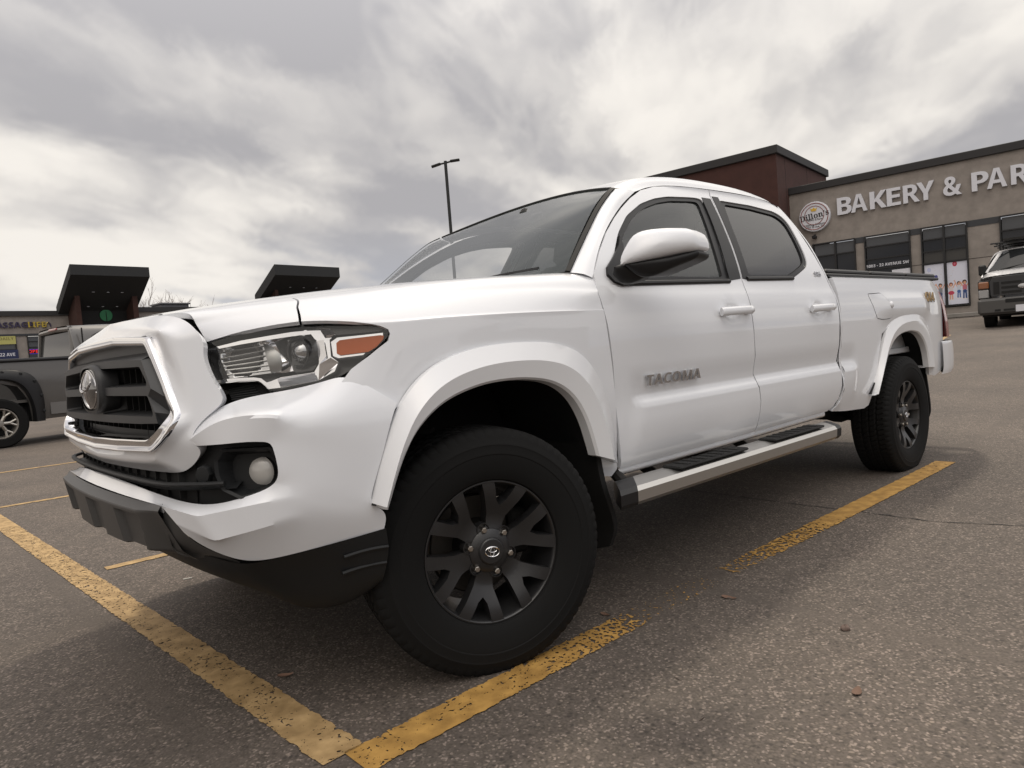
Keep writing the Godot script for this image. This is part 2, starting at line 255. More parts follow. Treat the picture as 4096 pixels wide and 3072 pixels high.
func outward(m: Mb) -> Mb:
	# chamfer strips may face in: turn each face away from the middle (convex shapes only)
	var c := Vector3.ZERO
	for a in m.v: c += a
	c /= m.v.size()
	for i in range(0, m.t.size(), 3):
		var a := m.v[m.t[i]]
		if (m.v[m.t[i + 1]] - a).cross(m.v[m.t[i + 2]] - a).dot(a - c) < 0:
			var k := m.t[i + 1]; m.t[i + 1] = m.t[i + 2]; m.t[i + 2] = k
	return m

func bx(c: Vector3, s: Vector3, b := 0.0) -> Mb:
	return outward(box(Mb.new(), c, s, b))

func cat(a: Vector3, b: Vector3, c: Vector3, d: Vector3, t: float) -> Vector3:
	return 0.5 * (2 * b + (c - a) * t + (2 * a - 5 * b + 4 * c - d) * t * t + (3 * b - a - 3 * c + d) * t * t * t)

func along(ps: Array, u: float) -> Vector3:
	# smooth curve through points, u in 0..1 by index
	var k := ps.size() - 1
	var s := clampf(u, 0, 1) * k
	var i := mini(int(s), k - 1)
	var a: Vector3 = ps[i - 1] if i > 0 else 2 * ps[0] - ps[1]
	var d: Vector3 = ps[i + 2] if i + 2 <= k else 2 * ps[k] - ps[k - 1]
	return cat(a, ps[i], ps[i + 1], d, s - i)

func straight(ps: Array, u: float) -> Vector3:
	# polyline by arc length
	var d := [0.0]
	for i in range(1, ps.size()): d.append(d[-1] + ps[i].distance_to(ps[i - 1]))
	var s: float = u * d[-1]
	for i in range(1, ps.size()):
		if s <= d[i] or i == ps.size() - 1: return ps[i - 1].lerp(ps[i], clampf((s - d[i - 1]) / maxf(d[i] - d[i - 1], 1e-9), 0, 1))
	return ps[-1]

func resample(ps: Array, k: int, smooth := 2) -> Array:
	var r := []
	for i in k: r.append(straight(ps, float(i) / (k - 1)))
	for s in smooth:
		var q := r.duplicate()
		for i in range(1, k - 1): q[i] = r[i - 1] * 0.25 + r[i] * 0.5 + r[i + 1] * 0.25
		r = q
	return r

func grid(fn: Callable, nu: int, nv: int, flip := false, loop_u := false) -> Mb:
	# surface patch; normal along du x dv (flip turns it)
	var m := Mb.new()
	for i in nu + 1:
		for j in nv + 1:
			m.v.append(fn.call(float(i) / nu, float(j) / nv))
			m.uv.append(Vector2(float(i) / nu, float(j) / nv))
	for i in nu:
		for j in nv:
			var a := i * (nv + 1) + j
			var b := a + nv + 1
			if flip:
				m.tri(a, b + 1, b); m.tri(a, a + 1, b + 1)
			else:
				m.tri(a, b, b + 1); m.tri(a, b + 1, a + 1)
	return m

func loft(rows: Array, nu: int, nv: int, flip := false, hard := false) -> Mb:
	# rows: arrays of points; smooth along each row, smooth or straight across
	return grid(func(u: float, w: float) -> Vector3:
		var c := []
		for r in rows: c.append(along(r, u))
		if hard:
			var s := w * (c.size() - 1)
			var i := mini(int(s), c.size() - 2)
			return c[i].lerp(c[i + 1], s - i)
		return along(c, w), nu, nv, flip)

func tube(ps: Array, rad: float, seg := 10, closed := false, flat := 1.0, upv := Vector3.UP) -> Mb:
	var m := Mb.new()
	var k := ps.size()
	for i in k:
		var a: Vector3 = ps[(i - 1 + k) % k] if closed or i > 0 else ps[0]
		var b: Vector3 = ps[(i + 1) % k] if closed or i < k - 1 else ps[k - 1]
		var d := (b - a).normalized()
		var s := d.cross(upv)
		if s.length() < 0.01: s = d.cross(Vector3.RIGHT)
		s = s.normalized()
		var w := s.cross(d)
		for j in seg:
			var g := TAU * j / seg
			m.v.append(ps[i] + (s * cos(g) + w * sin(g) * flat) * rad)
	for i in (k if closed else k - 1):
		for j in seg:
			var a := i * seg + j; var b := i * seg + (j + 1) % seg
			var c := ((i + 1) % k) * seg + j; var d := ((i + 1) % k) * seg + (j + 1) % seg
			m.tri(a, d, c); m.tri(a, b, d)
	if not closed:
		for e in [0, k - 1]:
			var c := m.p(ps[e])
			for j in seg:
				if e == 0: m.tri(c, e * seg + (j + 1) % seg, e * seg + j)
				else: m.tri(c, e * seg + j, e * seg + (j + 1) % seg)
	return m

func lathe(prof: Array, seg: int, axis := Vector3(0, 0, 1)) -> Mb:
	# prof: Vector2(radius, height along axis), turned round the axis; faces out for height rising with the profile
	var m := Mb.new()
	var s := axis.cross(Vector3.UP if absf(axis.y) < 0.9 else Vector3.RIGHT).normalized()
	var w := axis.cross(s)
	for i in seg:
		var g := TAU * i / seg
		for q in prof: m.v.append((s * cos(g) + w * sin(g)) * q.x + axis * q.y)
	var k := prof.size()
	for i in seg:
		for j in k - 1:
			var a := i * k + j; var b := ((i + 1) % seg) * k + j
			m.tri(a, b, b + 1); m.tri(a, b + 1, a + 1)
	return m

func poly(a: Array) -> PackedVector2Array:
	var r := PackedVector2Array()
	for i in range(0, a.size(), 2): r.append(Vector2(a[i], a[i + 1]))
	return r

func pts(a: Array) -> Array:
	var r := []
	for i in range(0, a.size(), 3): r.append(Vector3(a[i], a[i + 1], a[i + 2]))
	return r

func rounded(pg: PackedVector2Array, r: float, k := 3) -> PackedVector2Array:
	var o := PackedVector2Array()
	var c := pg.size()
	for i in c:
		var a := pg[(i - 1 + c) % c]; var b := pg[i]; var d := pg[(i + 1) % c]
		var la := minf(r, a.distance_to(b) * 0.45); var lb := minf(r, d.distance_to(b) * 0.45)
		var s := b + (a - b).normalized() * la; var e := b + (d - b).normalized() * lb
		for j in k + 1:
			var t := float(j) / k
			o.append(s.lerp(b, t).lerp(b.lerp(e, t), t))
	return o

func trim(fn: Callable, outline: PackedVector2Array, holes: Array, cell: float, flange := 0.012, flip := false) -> Mb:
	# the part of the surface fn(u, v) inside the outline, with turned-in edges
	var m := Mb.new()
	var sg := -1.0 if flip else 1.0
	var e := cell * 0.04
	var at := func(p: Vector2) -> Array:
		var du: Vector3 = fn.call(p.x + e, p.y) - fn.call(p.x - e, p.y)
		var dv: Vector3 = fn.call(p.x, p.y + e) - fn.call(p.x, p.y - e)
		return [fn.call(p.x, p.y), du.cross(dv).normalized() * sg]
	var lo := outline[0]; var hi := outline[0]
	for p in outline:
		lo = lo.min(p); hi = hi.max(p)
	var edges := [outline]
	edges.append_array(holes)
	var nx := maxi(1, ceili((hi.x - lo.x) / cell)); var ny := maxi(1, ceili((hi.y - lo.y) / cell))
	var cs := Vector2((hi.x - lo.x) / nx, (hi.y - lo.y) / ny)
	var cut := {}
	for pg in edges:
		for i in pg.size():
			var a: Vector2 = (pg[i] - lo) / cs; var b: Vector2 = (pg[(i + 1) % pg.size()] - lo) / cs
			var k := ceili(a.distance_to(b) * 6) + 1
			for j in k + 1:
				var c := a.lerp(b, float(j) / k)
				cut[Vector2i(floori(c.x), floori(c.y))] = true
				cut[Vector2i(floori(c.x - 0.002), floori(c.y - 0.002))] = true
	var emit := func(pg: PackedVector2Array) -> void:
		var ix := Geometry2D.triangulate_polygon(pg)
		if ix.is_empty(): return
		var k := m.v.size()
		for p in pg:
			var q: Array = at.call(p)
			m.v.append(q[0]); m.n.append(q[1])
		for i in range(0, ix.size(), 3):
			var a := pg[ix[i]]; var b := pg[ix[i + 1]]; var c := pg[ix[i + 2]]
			if ((b - a).cross(c - a) > 0) != flip: m.tri(k + ix[i], k + ix[i + 1], k + ix[i + 2])
			else: m.tri(k + ix[i], k + ix[i + 2], k + ix[i + 1])
	for i in nx:
		for j in ny:
			var o := lo + cs * Vector2(i, j)
			var sq := PackedVector2Array([o, o + Vector2(cs.x, 0), o + cs, o + Vector2(0, cs.y)])
			if not cut.has(Vector2i(i, j)):
				var c := o + cs / 2
				var inside := Geometry2D.is_point_in_polygon(c, outline)
				for h in holes: inside = inside and not Geometry2D.is_point_in_polygon(c, h)
				if inside: emit.call(sq)
				continue
			var parts: Array = Geometry2D.intersect_polygons(sq, outline)
			for h in holes:
				var next := []
				for pg in parts: next.append_array(Geometry2D.clip_polygons(pg, h))
				parts = next
			for pg in parts: emit.call(pg)
	if flange > 0:
		for pi in edges.size():
			var pg: PackedVector2Array = edges[pi]
			var ccw := not Geometry2D.is_polygon_clockwise(pg)
			for i in pg.size():
				var a := pg[i]; var b := pg[(i + 1) % pg.size()]
				var k := maxi(1, ceili(a.distance_to(b) / (cell * 2)))
				for j in k:
					var p: Array = at.call(a.lerp(b, float(j) / k)); var q: Array = at.call(a.lerp(b, float(j + 1) / k))
					var c := m.v.size()
					m.v.append_array([p[0], q[0], q[0] - q[1] * flange, p[0] - p[1] * flange])
					var d: Vector3 = (q[0] - p[0]).cross(p[1]).normalized()
					if (ccw != (pi > 0)) == flip: d = -d
					m.n.append_array([d, d, d, d])
					if (q[0] - p[0]).cross(p[1]).dot(d) > 0:
						m.tri(c, c + 2, c + 1); m.tri(c, c + 3, c + 2)
					else:
						m.tri(c, c + 1, c + 2); m.tri(c, c + 2, c + 3)
	return m

func slab(pg: PackedVector2Array, depth: float, bevel := 0.0, o := Vector3.ZERO, e1 := Vector3.RIGHT, e2 := Vector3.UP) -> Mb:
	# a plate with that outline in the plane e1, e2; its front stands depth before o
	var nn := e1.cross(e2)
	if Geometry2D.is_polygon_clockwise(pg):
		pg = pg.duplicate(); pg.reverse()
	var m := Mb.new()
	var top := pg
	if bevel > 0:
		var q := Geometry2D.offset_polygon(pg, -bevel, Geometry2D.JOIN_MITER)
		if q.size() == 1 and q[0].size() == pg.size():
			top = q[0]
			if Geometry2D.is_polygon_clockwise(top): top.reverse()
			var best := 0
			for i in top.size():
				if top[i].distance_to(pg[0]) < top[best].distance_to(pg[0]): best = i
			var s := PackedVector2Array()
			for i in top.size(): s.append(top[(best + i) % top.size()])
			top = s
		else: bevel = 0.0
	var P := func(p: Vector2, d: float) -> Vector3: return o + e1 * p.x + e2 * p.y + nn * d
	var ix := Geometry2D.triangulate_polygon(top)
	var k := m.v.size()
	for p in top: m.v.append(P.call(p, depth))
	for i in range(0, ix.size(), 3):
		if (top[ix[i + 1]] - top[ix[i]]).cross(top[ix[i + 2]] - top[ix[i]]) > 0: m.tri(k + ix[i], k + ix[i + 1], k + ix[i + 2])
		else: m.tri(k + ix[i], k + ix[i + 2], k + ix[i + 1])
	var c := pg.size()
	for i in c:
		var j := (i + 1) % c
		if bevel > 0: m.quad(P.call(pg[i], depth - bevel), P.call(pg[j], depth - bevel), P.call(top[j], depth), P.call(top[i], depth))
		m.quad(P.call(pg[i], 0), P.call(pg[j], 0), P.call(pg[j], depth - bevel), P.call(pg[i], depth - bevel))
	return m

func subdivide(v: Array, faces: Array, sharp: Dictionary, levels: int) -> Array:
	# Catmull-Clark with edge sharpness; sharp: Vector2i(low, high) -> levels
	for l in levels:
		var nv := v.size()
		var fp := []
		var emap := {}
		for f in faces:
			var c := Vector3.ZERO
			for i in f: c += v[i]
			fp.append(c / f.size())
		for fi in faces.size():
			var f: Array = faces[fi]
			for i in f.size():
				var a: int = f[i]; var b: int = f[(i + 1) % f.size()]
				var k := Vector2i(mini(a, b), maxi(a, b))
				if not emap.has(k): emap[k] = [[], -1]
				emap[k][0].append(fi)
		var fsum := []; fsum.resize(nv); var fcnt := []; fcnt.resize(nv)
		var esum := []; esum.resize(nv); var ecnt := []; ecnt.resize(nv)
		var ssum := []; ssum.resize(nv); var scnt := []; scnt.resize(nv)
		for i in nv:
			fsum[i] = Vector3.ZERO; fcnt[i] = 0; esum[i] = Vector3.ZERO; ecnt[i] = 0; ssum[i] = Vector3.ZERO; scnt[i] = 0
		for fi in faces.size():
			for i in faces[fi]:
				fsum[i] += fp[fi]; fcnt[i] += 1
		var out := v.duplicate()
		for f in fp: out.append(f)
		var next_sharp := {}
		for k in emap:
			var mid: Vector3 = (v[k.x] + v[k.y]) / 2
			var s: int = sharp.get(k, 0)
			var hard: bool = emap[k][0].size() == 1 or s > 0
			var p := mid
			if not hard: p = (mid * 2 + fp[emap[k][0][0]] + fp[emap[k][0][1]]) / 4
			emap[k][1] = out.size()
			if s > 1:
				next_sharp[Vector2i(mini(k.x, out.size()), maxi(k.x, out.size()))] = s - 1
				next_sharp[Vector2i(mini(k.y, out.size()), maxi(k.y, out.size()))] = s - 1
			out.append(p)
			for e in [k.x, k.y]:
				esum[e] += mid; ecnt[e] += 1
				if hard:
					ssum[e] += v[k.x] + v[k.y] - v[e]; scnt[e] += 1
		for i in nv:
			if scnt[i] >= 3 or ecnt[i] == 0: continue
			if scnt[i] == 2:
				if fcnt[i] == 1: continue
				out[i] = (v[i] * 6 + ssum[i]) / 8
			else:
				var k: float = fcnt[i]
				out[i] = (fsum[i] / k + 2 * esum[i] / ecnt[i] + v[i] * (k - 3)) / k
		var nf := []
		for fi in faces.size():
			var f: Array = faces[fi]
			var c := f.size()
			for i in c:
				var a: int = f[i]; var b: int = f[(i + 1) % c]; var d: int = f[(i - 1 + c) % c]
				nf.append([a, emap[Vector2i(mini(a, b), maxi(a, b))][1], nv + fi, emap[Vector2i(mini(a, d), maxi(a, d))][1]])
		v = out; faces = nf; sharp = next_sharp
	return [v, faces]

func cage(v: Array, faces: Array, sharp: Dictionary, levels := 2, rim := 0.012) -> Mb:
	var r := subdivide(v, faces, sharp, levels)
	var m := Mb.new()
	for p in r[0]: m.v.append(p)
	var cnt := {}
	var vn := []; vn.resize(r[0].size()); vn.fill(Vector3.ZERO)
	for f in r[1]:
		m.tri(f[0], f[1], f[2]); m.tri(f[0], f[2], f[3])
		var nn: Vector3 = (r[0][f[2]] - r[0][f[0]]).cross(r[0][f[3]] - r[0][f[1]])
		for i in 4:
			vn[f[i]] += nn
			var k := Vector2i(f[i], f[(i + 1) % 4])
			if cnt.has(Vector2i(k.y, k.x)): cnt.erase(Vector2i(k.y, k.x))
			else: cnt[k] = true
	if rim > 0:
		for k in cnt:
			var a: Vector3 = r[0][k.x]; var b: Vector3 = r[0][k.y]
			m.quad(b, a, a - vn[k.x].normalized() * rim, b - vn[k.y].normalized() * rim)
	return m

func mirrored(m: Mb) -> Mb:
	return Mb.new().add(m, Transform3D(Basis.from_scale(Vector3(1, 1, -1)), Vector3.ZERO))

func herm(X: Array, Y: Array, x: float) -> float:
	var k := X.size()
	x = clampf(x, X[0], X[-1])
	var i := 0
	while i < k - 2 and x >= X[i + 1]: i += 1
	var h: float = X[i + 1] - X[i]
	var t: float = (x - X[i]) / h
	var m0: float = (Y[i + 1] - Y[i - 1]) / (X[i + 1] - X[i - 1]) if i > 0 else (Y[1] - Y[0]) / h
	var m1: float = (Y[i + 2] - Y[i]) / (X[i + 2] - X[i]) if i < k - 2 else (Y[k - 1] - Y[k - 2]) / h
	var t2 := t * t; var t3 := t2 * t
	return (2 * t3 - 3 * t2 + 1) * Y[i] + (t3 - 2 * t2 + t) * h * m0 + (3 * t2 - 2 * t3) * Y[i + 1] + (t3 - t2) * h * m1

# ------------------------------------------------------------------ the white pickup
func body_z(x: float, y: float) -> float:
	var z := (herm(D.BY, D.BZ, y) if x > 2.6 else herm(D.PY, D.PZ, y)) - herm(D.TX, D.TZ, x)
	if x > 0.55 and x < 3.1:
		# the pressed-in line along the doors and the swelling under it
		var left := 0.735 - (y - 0.775) * 0.18 - 0.02
		if y < 0.775: left = 0.735 - (0.775 - y) * 0.28
		var on := smoothstep(left - 0.02, left + 0.075, x) * (1.0 - smoothstep(2.74, 2.84, x + maxf(0, 0.74 - y) * 0.15))
		var above := smoothstep(0.90, 0.79, y)
		var below := smoothstep(0.788, 0.742, y) * smoothstep(0.50, 0.70, y)
		z += on * (-0.011 * above * (1.0 - smoothstep(0.788, 0.742, y)) + 0.011 * below)
	if x > 3.0 and y > 0.95:
		# the swelling of the bed side over its wheel
		var k := smoothstep(3.08, 3.32, x) * (1.0 - smoothstep(3.92, 4.14, x))
		z += k * 0.022 * smoothstep(1.19, 1.115, y) * smoothstep(0.95, 1.08, y)
	if x > 0.7 and x < 2.55:
		# cups behind the door handles
		for c in [1.475, 2.345]:
			var d := Vector2((x - c) / 0.085, (y - 1.092) / 0.062).length()
			if d < 1.0: z -= 0.016 * (1.0 - d * d) * (1.0 - d * d)
	return z

func side(off := 0.0) -> Callable:
	return func(x: float, y: float) -> Vector3: return Vector3(x, y, body_z(x, y) + off)

func upper(x: float, t: float) -> Vector3:
	t = clampf(t, 0, 8)
	var i := mini(int(t), 7)
	var r := []
	for k in [i - 1, i, i + 1, i + 2]:
		var c := clampi(k, 0, 8)
		r.append(Vector3(x, herm(D.UX, D.UY.slice(c * 10, c * 10 + 10), x), herm(D.UX, D.UZ.slice(c * 10, c * 10 + 10), x)))
	if i == 7: r[3] = Vector3(x, r[1].y, -r[1].z)
	if i == 0: r[0] = 2 * r[1] - r[2]
	return cat(r[0], r[1], r[2], r[3], t - i)

var upper_cache := {}
func upper_fast(x: float, t: float) -> Vector3:
	var k := Vector2i(roundi(x * 20000), roundi(t * 4000))
	if not upper_cache.has(k): upper_cache[k] = upper(x, t)
	return upper_cache[k]

func both(called: String, m: Mb, mat: Material, parent: Node, crease := 38.0) -> Array:
	return [obj(called, m, mat, parent, crease), obj(called, mirrored(m), mat, parent, crease)]

func line3(a: Array) -> Array:
	return pts(a)

func flare(base: Array, lip: Array, lipz: float) -> Mb:
	var rows := [[], [], [], [], [], []]
	for i in base.size():
		var b: Vector3 = base[i]; var l: Vector3 = lip[i]
		var d := (b - l); d.z = 0
		var o := d.normalized()
		rows[0].append(b + Vector3(0, 0, -0.006))
		rows[1].append(b + Vector3(0, 0, 0.010))
		var mid := b.lerp(l, 0.52); mid.z = lipz + 0.004
		rows[2].append(mid)
		rows[3].append(Vector3(l.x, l.y, lipz - 0.004) + o * 0.004)
		rows[4].append(Vector3(l.x, l.y, lipz - 0.012) - o * 0.006)
		rows[5].append(Vector3(l.x, l.y, lipz - 0.045) - o * 0.010)
	var m := Mb.new()
	var k := 66
	for r in 5:
		var a: Array = rows[r]; var b: Array = rows[r + 1]
		m.add(grid(func(u: float, w: float) -> Vector3: return along(a, u).lerp(along(b, u), w), k, 3 if r in [1, 2] else 1, true))
	# ends of the legs
	for e in [0, base.size() - 1]:
		var c := m.v.size()
		for r in 6: m.v.append(rows[r][e])
		for r in range(1, 5):
			if e == 0: m.tri(c, c + r, c + r + 1)
			else: m.tri(c, c + r + 1, c + r)
	return m

func wheel_tyre(face: float) -> Mb:
	# axis +z is outward; face = where the rim lip stands
	var R := 0.3855
	var w := 0.122
	var prof := []   # z from the middle of the tyre, radius
	var zc := face - 0.098
	var half := [[0.098, 0.222], [0.108, 0.226], [0.116, 0.240], [0.122, 0.262], [0.1265, 0.290], [0.1262, 0.303], [0.128, 0.306], [0.1275, 0.312], [0.125, 0.330], [0.1262, 0.334], [0.124, 0.340], [0.117, 0.352], [0.1165, 0.357], [0.112, 0.366], [0.106, 0.376], [0.098, 0.3815], [0.088, 0.3835]]
	for h in half: prof.append(Vector3(h[0], h[1], 0))
	for i in range(1, 24):
		var z := 0.088 - 0.176 * i / 24.0
		prof.append(Vector3(z, R - 0.002 * pow(absf(z) / 0.088, 2), 1))
	for i in range(half.size() - 1, -1, -1): prof.append(Vector3(-half[i][0], half[i][1], 0))
	var seg := 288
	var np := prof.size()
	var m := Mb.new()
	for i in seg:
		var a := TAU * i / seg
		var ph := fmod(float(i), 6.0)
		for j in np:
			var q: Vector3 = prof[j]
			var r := q.y
			if q.z > 0.5:
				var g := absf(q.x)
				for c in [0.0, 0.046]:
					if absf(g - c) < 0.0052: r -= 0.009
				var row := int(signf(q.x) + 1) + (3 if g > 0.046 else 0)
				if fmod(float(i + row * 2 + int(q.x * 60)), 4.0) < 1.0: r -= 0.005
			elif q.y > 0.357 and fmod(float(i), 4.0) < 1.0:
				r -= 0.003
				q.x *= 0.99
			elif q.y > 0.352 and fmod(float(i), 8.0) < 1.0:
				q.x *= 0.985
			m.v.append(Vector3(cos(a) * r, sin(a) * r, zc + q.x))
	for i in seg:
		for j in np - 1:
			var a := i * np + j; var b := ((i + 1) % seg) * np + j
			m.tri(a, b + 1, b); m.tri(a, a + 1, b + 1)
	return m

func oval(c: Vector3, e1: Vector3, e2: Vector3, a: float, b: float, k := 40) -> Array:
	var r := []
	for i in k:
		var g := TAU * i / k
		var p := Vector2(cos(g) * a, sin(g) * b)
		r.append(c + e1 * p.x + e2 * p.y)
	return r

func three_ovals(parent: Node, c: Vector3, e1: Vector3, e2: Vector3, a: float, b: float, rad: float, mat: Material, dome: float) -> void:
	# the maker's mark: a wide oval, a small level oval and an upright oval inside
	var nn := e1.cross(e2)
	var lift := func(p: Vector2) -> Vector3:
		var d := (p.x / a) * (p.x / a) + (p.y / b) * (p.y / b)
		return c + e1 * p.x + e2 * p.y + nn * dome * (1.0 - d)
	var m := Mb.new()
	for o in [[0.0, 0.0, 1.0, 1.0, 1.15], [0.0, 0.40, 0.62, 0.52, 1.0], [0.0, 0.0, 0.27, 0.97, 1.0]]:
		var ring := []
		for i in 44:
			var g := TAU * i / 44
			ring.append(lift.call(Vector2((o[0] + cos(g) * o[2]) * a, (o[1] + sin(g) * o[3]) * b)))
		m.add(tube(ring, rad * o[4], 8, true, 0.5, nn.cross(e1)))
	obj("badge_ring", m, mat, parent)

func make_wheel(parent: Node, called: String, at: Vector3, turn: float, spin: float, flip: bool) -> Node3D:
	var w := group_node(called, parent)
	w.position = at
	w.rotation.y = turn + (PI if flip else 0.0)
	obj("tyre", wheel_tyre(0.1), M.tyre, w, 32)
	# rim: barrel, lip and back
	var barrel := lathe([Vector2(0.2215, 0.099), Vector2(0.2215, 0.104), Vector2(0.217, 0.1045), Vector2(0.213, 0.101), Vector2(0.210, 0.092), Vector2(0.2065, 0.07), Vector2(0.196, 0.03), Vector2(0.19, -0.06), Vector2(0.2, -0.08), Vector2(0.21, -0.09)], 96)
	obj("rim", barrel, M.rim, w, 40)
	var disc := lathe([Vector2(0.0, -0.03), Vector2(0.155, -0.03), Vector2(0.16, -0.035), Vector2(0.16, -0.055), Vector2(0.0, -0.06)], 48)
	obj("brake_disc", disc, M.dull_steel, w)
	var drum := lathe([Vector2(0.0, 0.02), Vector2(0.075, 0.02), Vector2(0.085, 0.0), Vector2(0.085, -0.05)], 32)
	drum.add(bx(Vector3(0.145, 0.02, -0.035), Vector3(0.07, 0.15, 0.07), 0.012))
	obj("hub_and_caliper", drum, M.dark_iron, w)
	var face := func(x: float, y: float) -> Vector3:
		var r := sqrt(x * x + y * y)
		return Vector3(x, y, 0.066 + 0.0375 * smoothstep(0.07, 0.205, r) + 0.012 * smoothstep(0.115, 0.05, r))
	for k in 6:
		var g := spin + TAU * k / 6
		var ca := cos(g); var sa := sin(g)
		var loc := [[0.056, 0.032], [0.083, 0.028], [0.112, 0.033], [0.145, 0.049], [0.204, 0.079], [0.2165, 0.039], [0.160, 0.016], [0.143, 0.0], [0.160, -0.016], [0.2165, -0.039], [0.204, -0.079], [0.145, -0.049], [0.112, -0.033], [0.083, -0.028], [0.056, -0.032]]
		var pg := PackedVector2Array()
		for q in loc: pg.append(Vector2(q[0] * ca - q[1] * sa, q[0] * sa + q[1] * ca))
		obj("spoke", trim(face, pg, [], 0.014, 0.042), M.rim, w)
	var hub := lathe([Vector2(0.0, 0.096), Vector2(0.036, 0.096), Vector2(0.040, 0.094), Vector2(0.043, 0.088), Vector2(0.050, 0.086), Vector2(0.066, 0.080), Vector2(0.070, 0.074), Vector2(0.071, 0.03)], 48)
	obj("centre_cap", hub, M.rim, w)
	three_ovals(w, Vector3(0, 0, 0.097), Vector3(cos(spin - 0.42), sin(spin - 0.42), 0), Vector3(-sin(spin - 0.42), cos(spin - 0.42), 0), 0.0235, 0.0155, 0.0022, M.chrome, 0.0)
	for k in 6:
		var g := spin + TAU * (k + 0.5) / 6
		var c := Vector3(cos(g), sin(g), 0) * 0.0695
		obj("lug_recess", Mb.new().add(lathe([Vector2(0.0, 0.069), Vector2(0.0125, 0.069), Vector2(0.0165, 0.071), Vector2(0.019, 0.079), Vector2(0.021, 0.079), Vector2(0.022, 0.05)], 20), Transform3D(Basis(), c)), M.rim, w)
		var nut := Mb.new().add(lathe([Vector2(0.0, 0.091), Vector2(0.0075, 0.0905), Vector2(0.0095, 0.0885), Vector2(0.0098, 0.06)], 6), Transform3D(Basis(), c))
		obj("lug_nut", nut, M.nickel, w, 30)
	return w

func panel_text(parent: Node, called: String, s: String, size: float, depth: float, mat: Material, x: Transform3D, stretch := 1.0, slant := 0.0, bold := true) -> MeshInstance3D:
	var tm := TextMesh.new()
	var f := SystemFont.new()
	f.font_names = PackedStringArray(["Droid Sans"])
	f.font_weight = 700 if bold else 400
	tm.font = f
	tm.text = s
	tm.font_size = 64
	tm.pixel_size = size / 46.0
	tm.depth = depth
	tm.curve_step = 2.0
	var o := inst(called, tm, mat, parent)
	var b := Basis(Vector3(stretch, 0, 0), Vector3(slant, 1, 0), Vector3(0, 0, 1))
	o.transform = x * Transform3D(b, Vector3.ZERO)
	return o

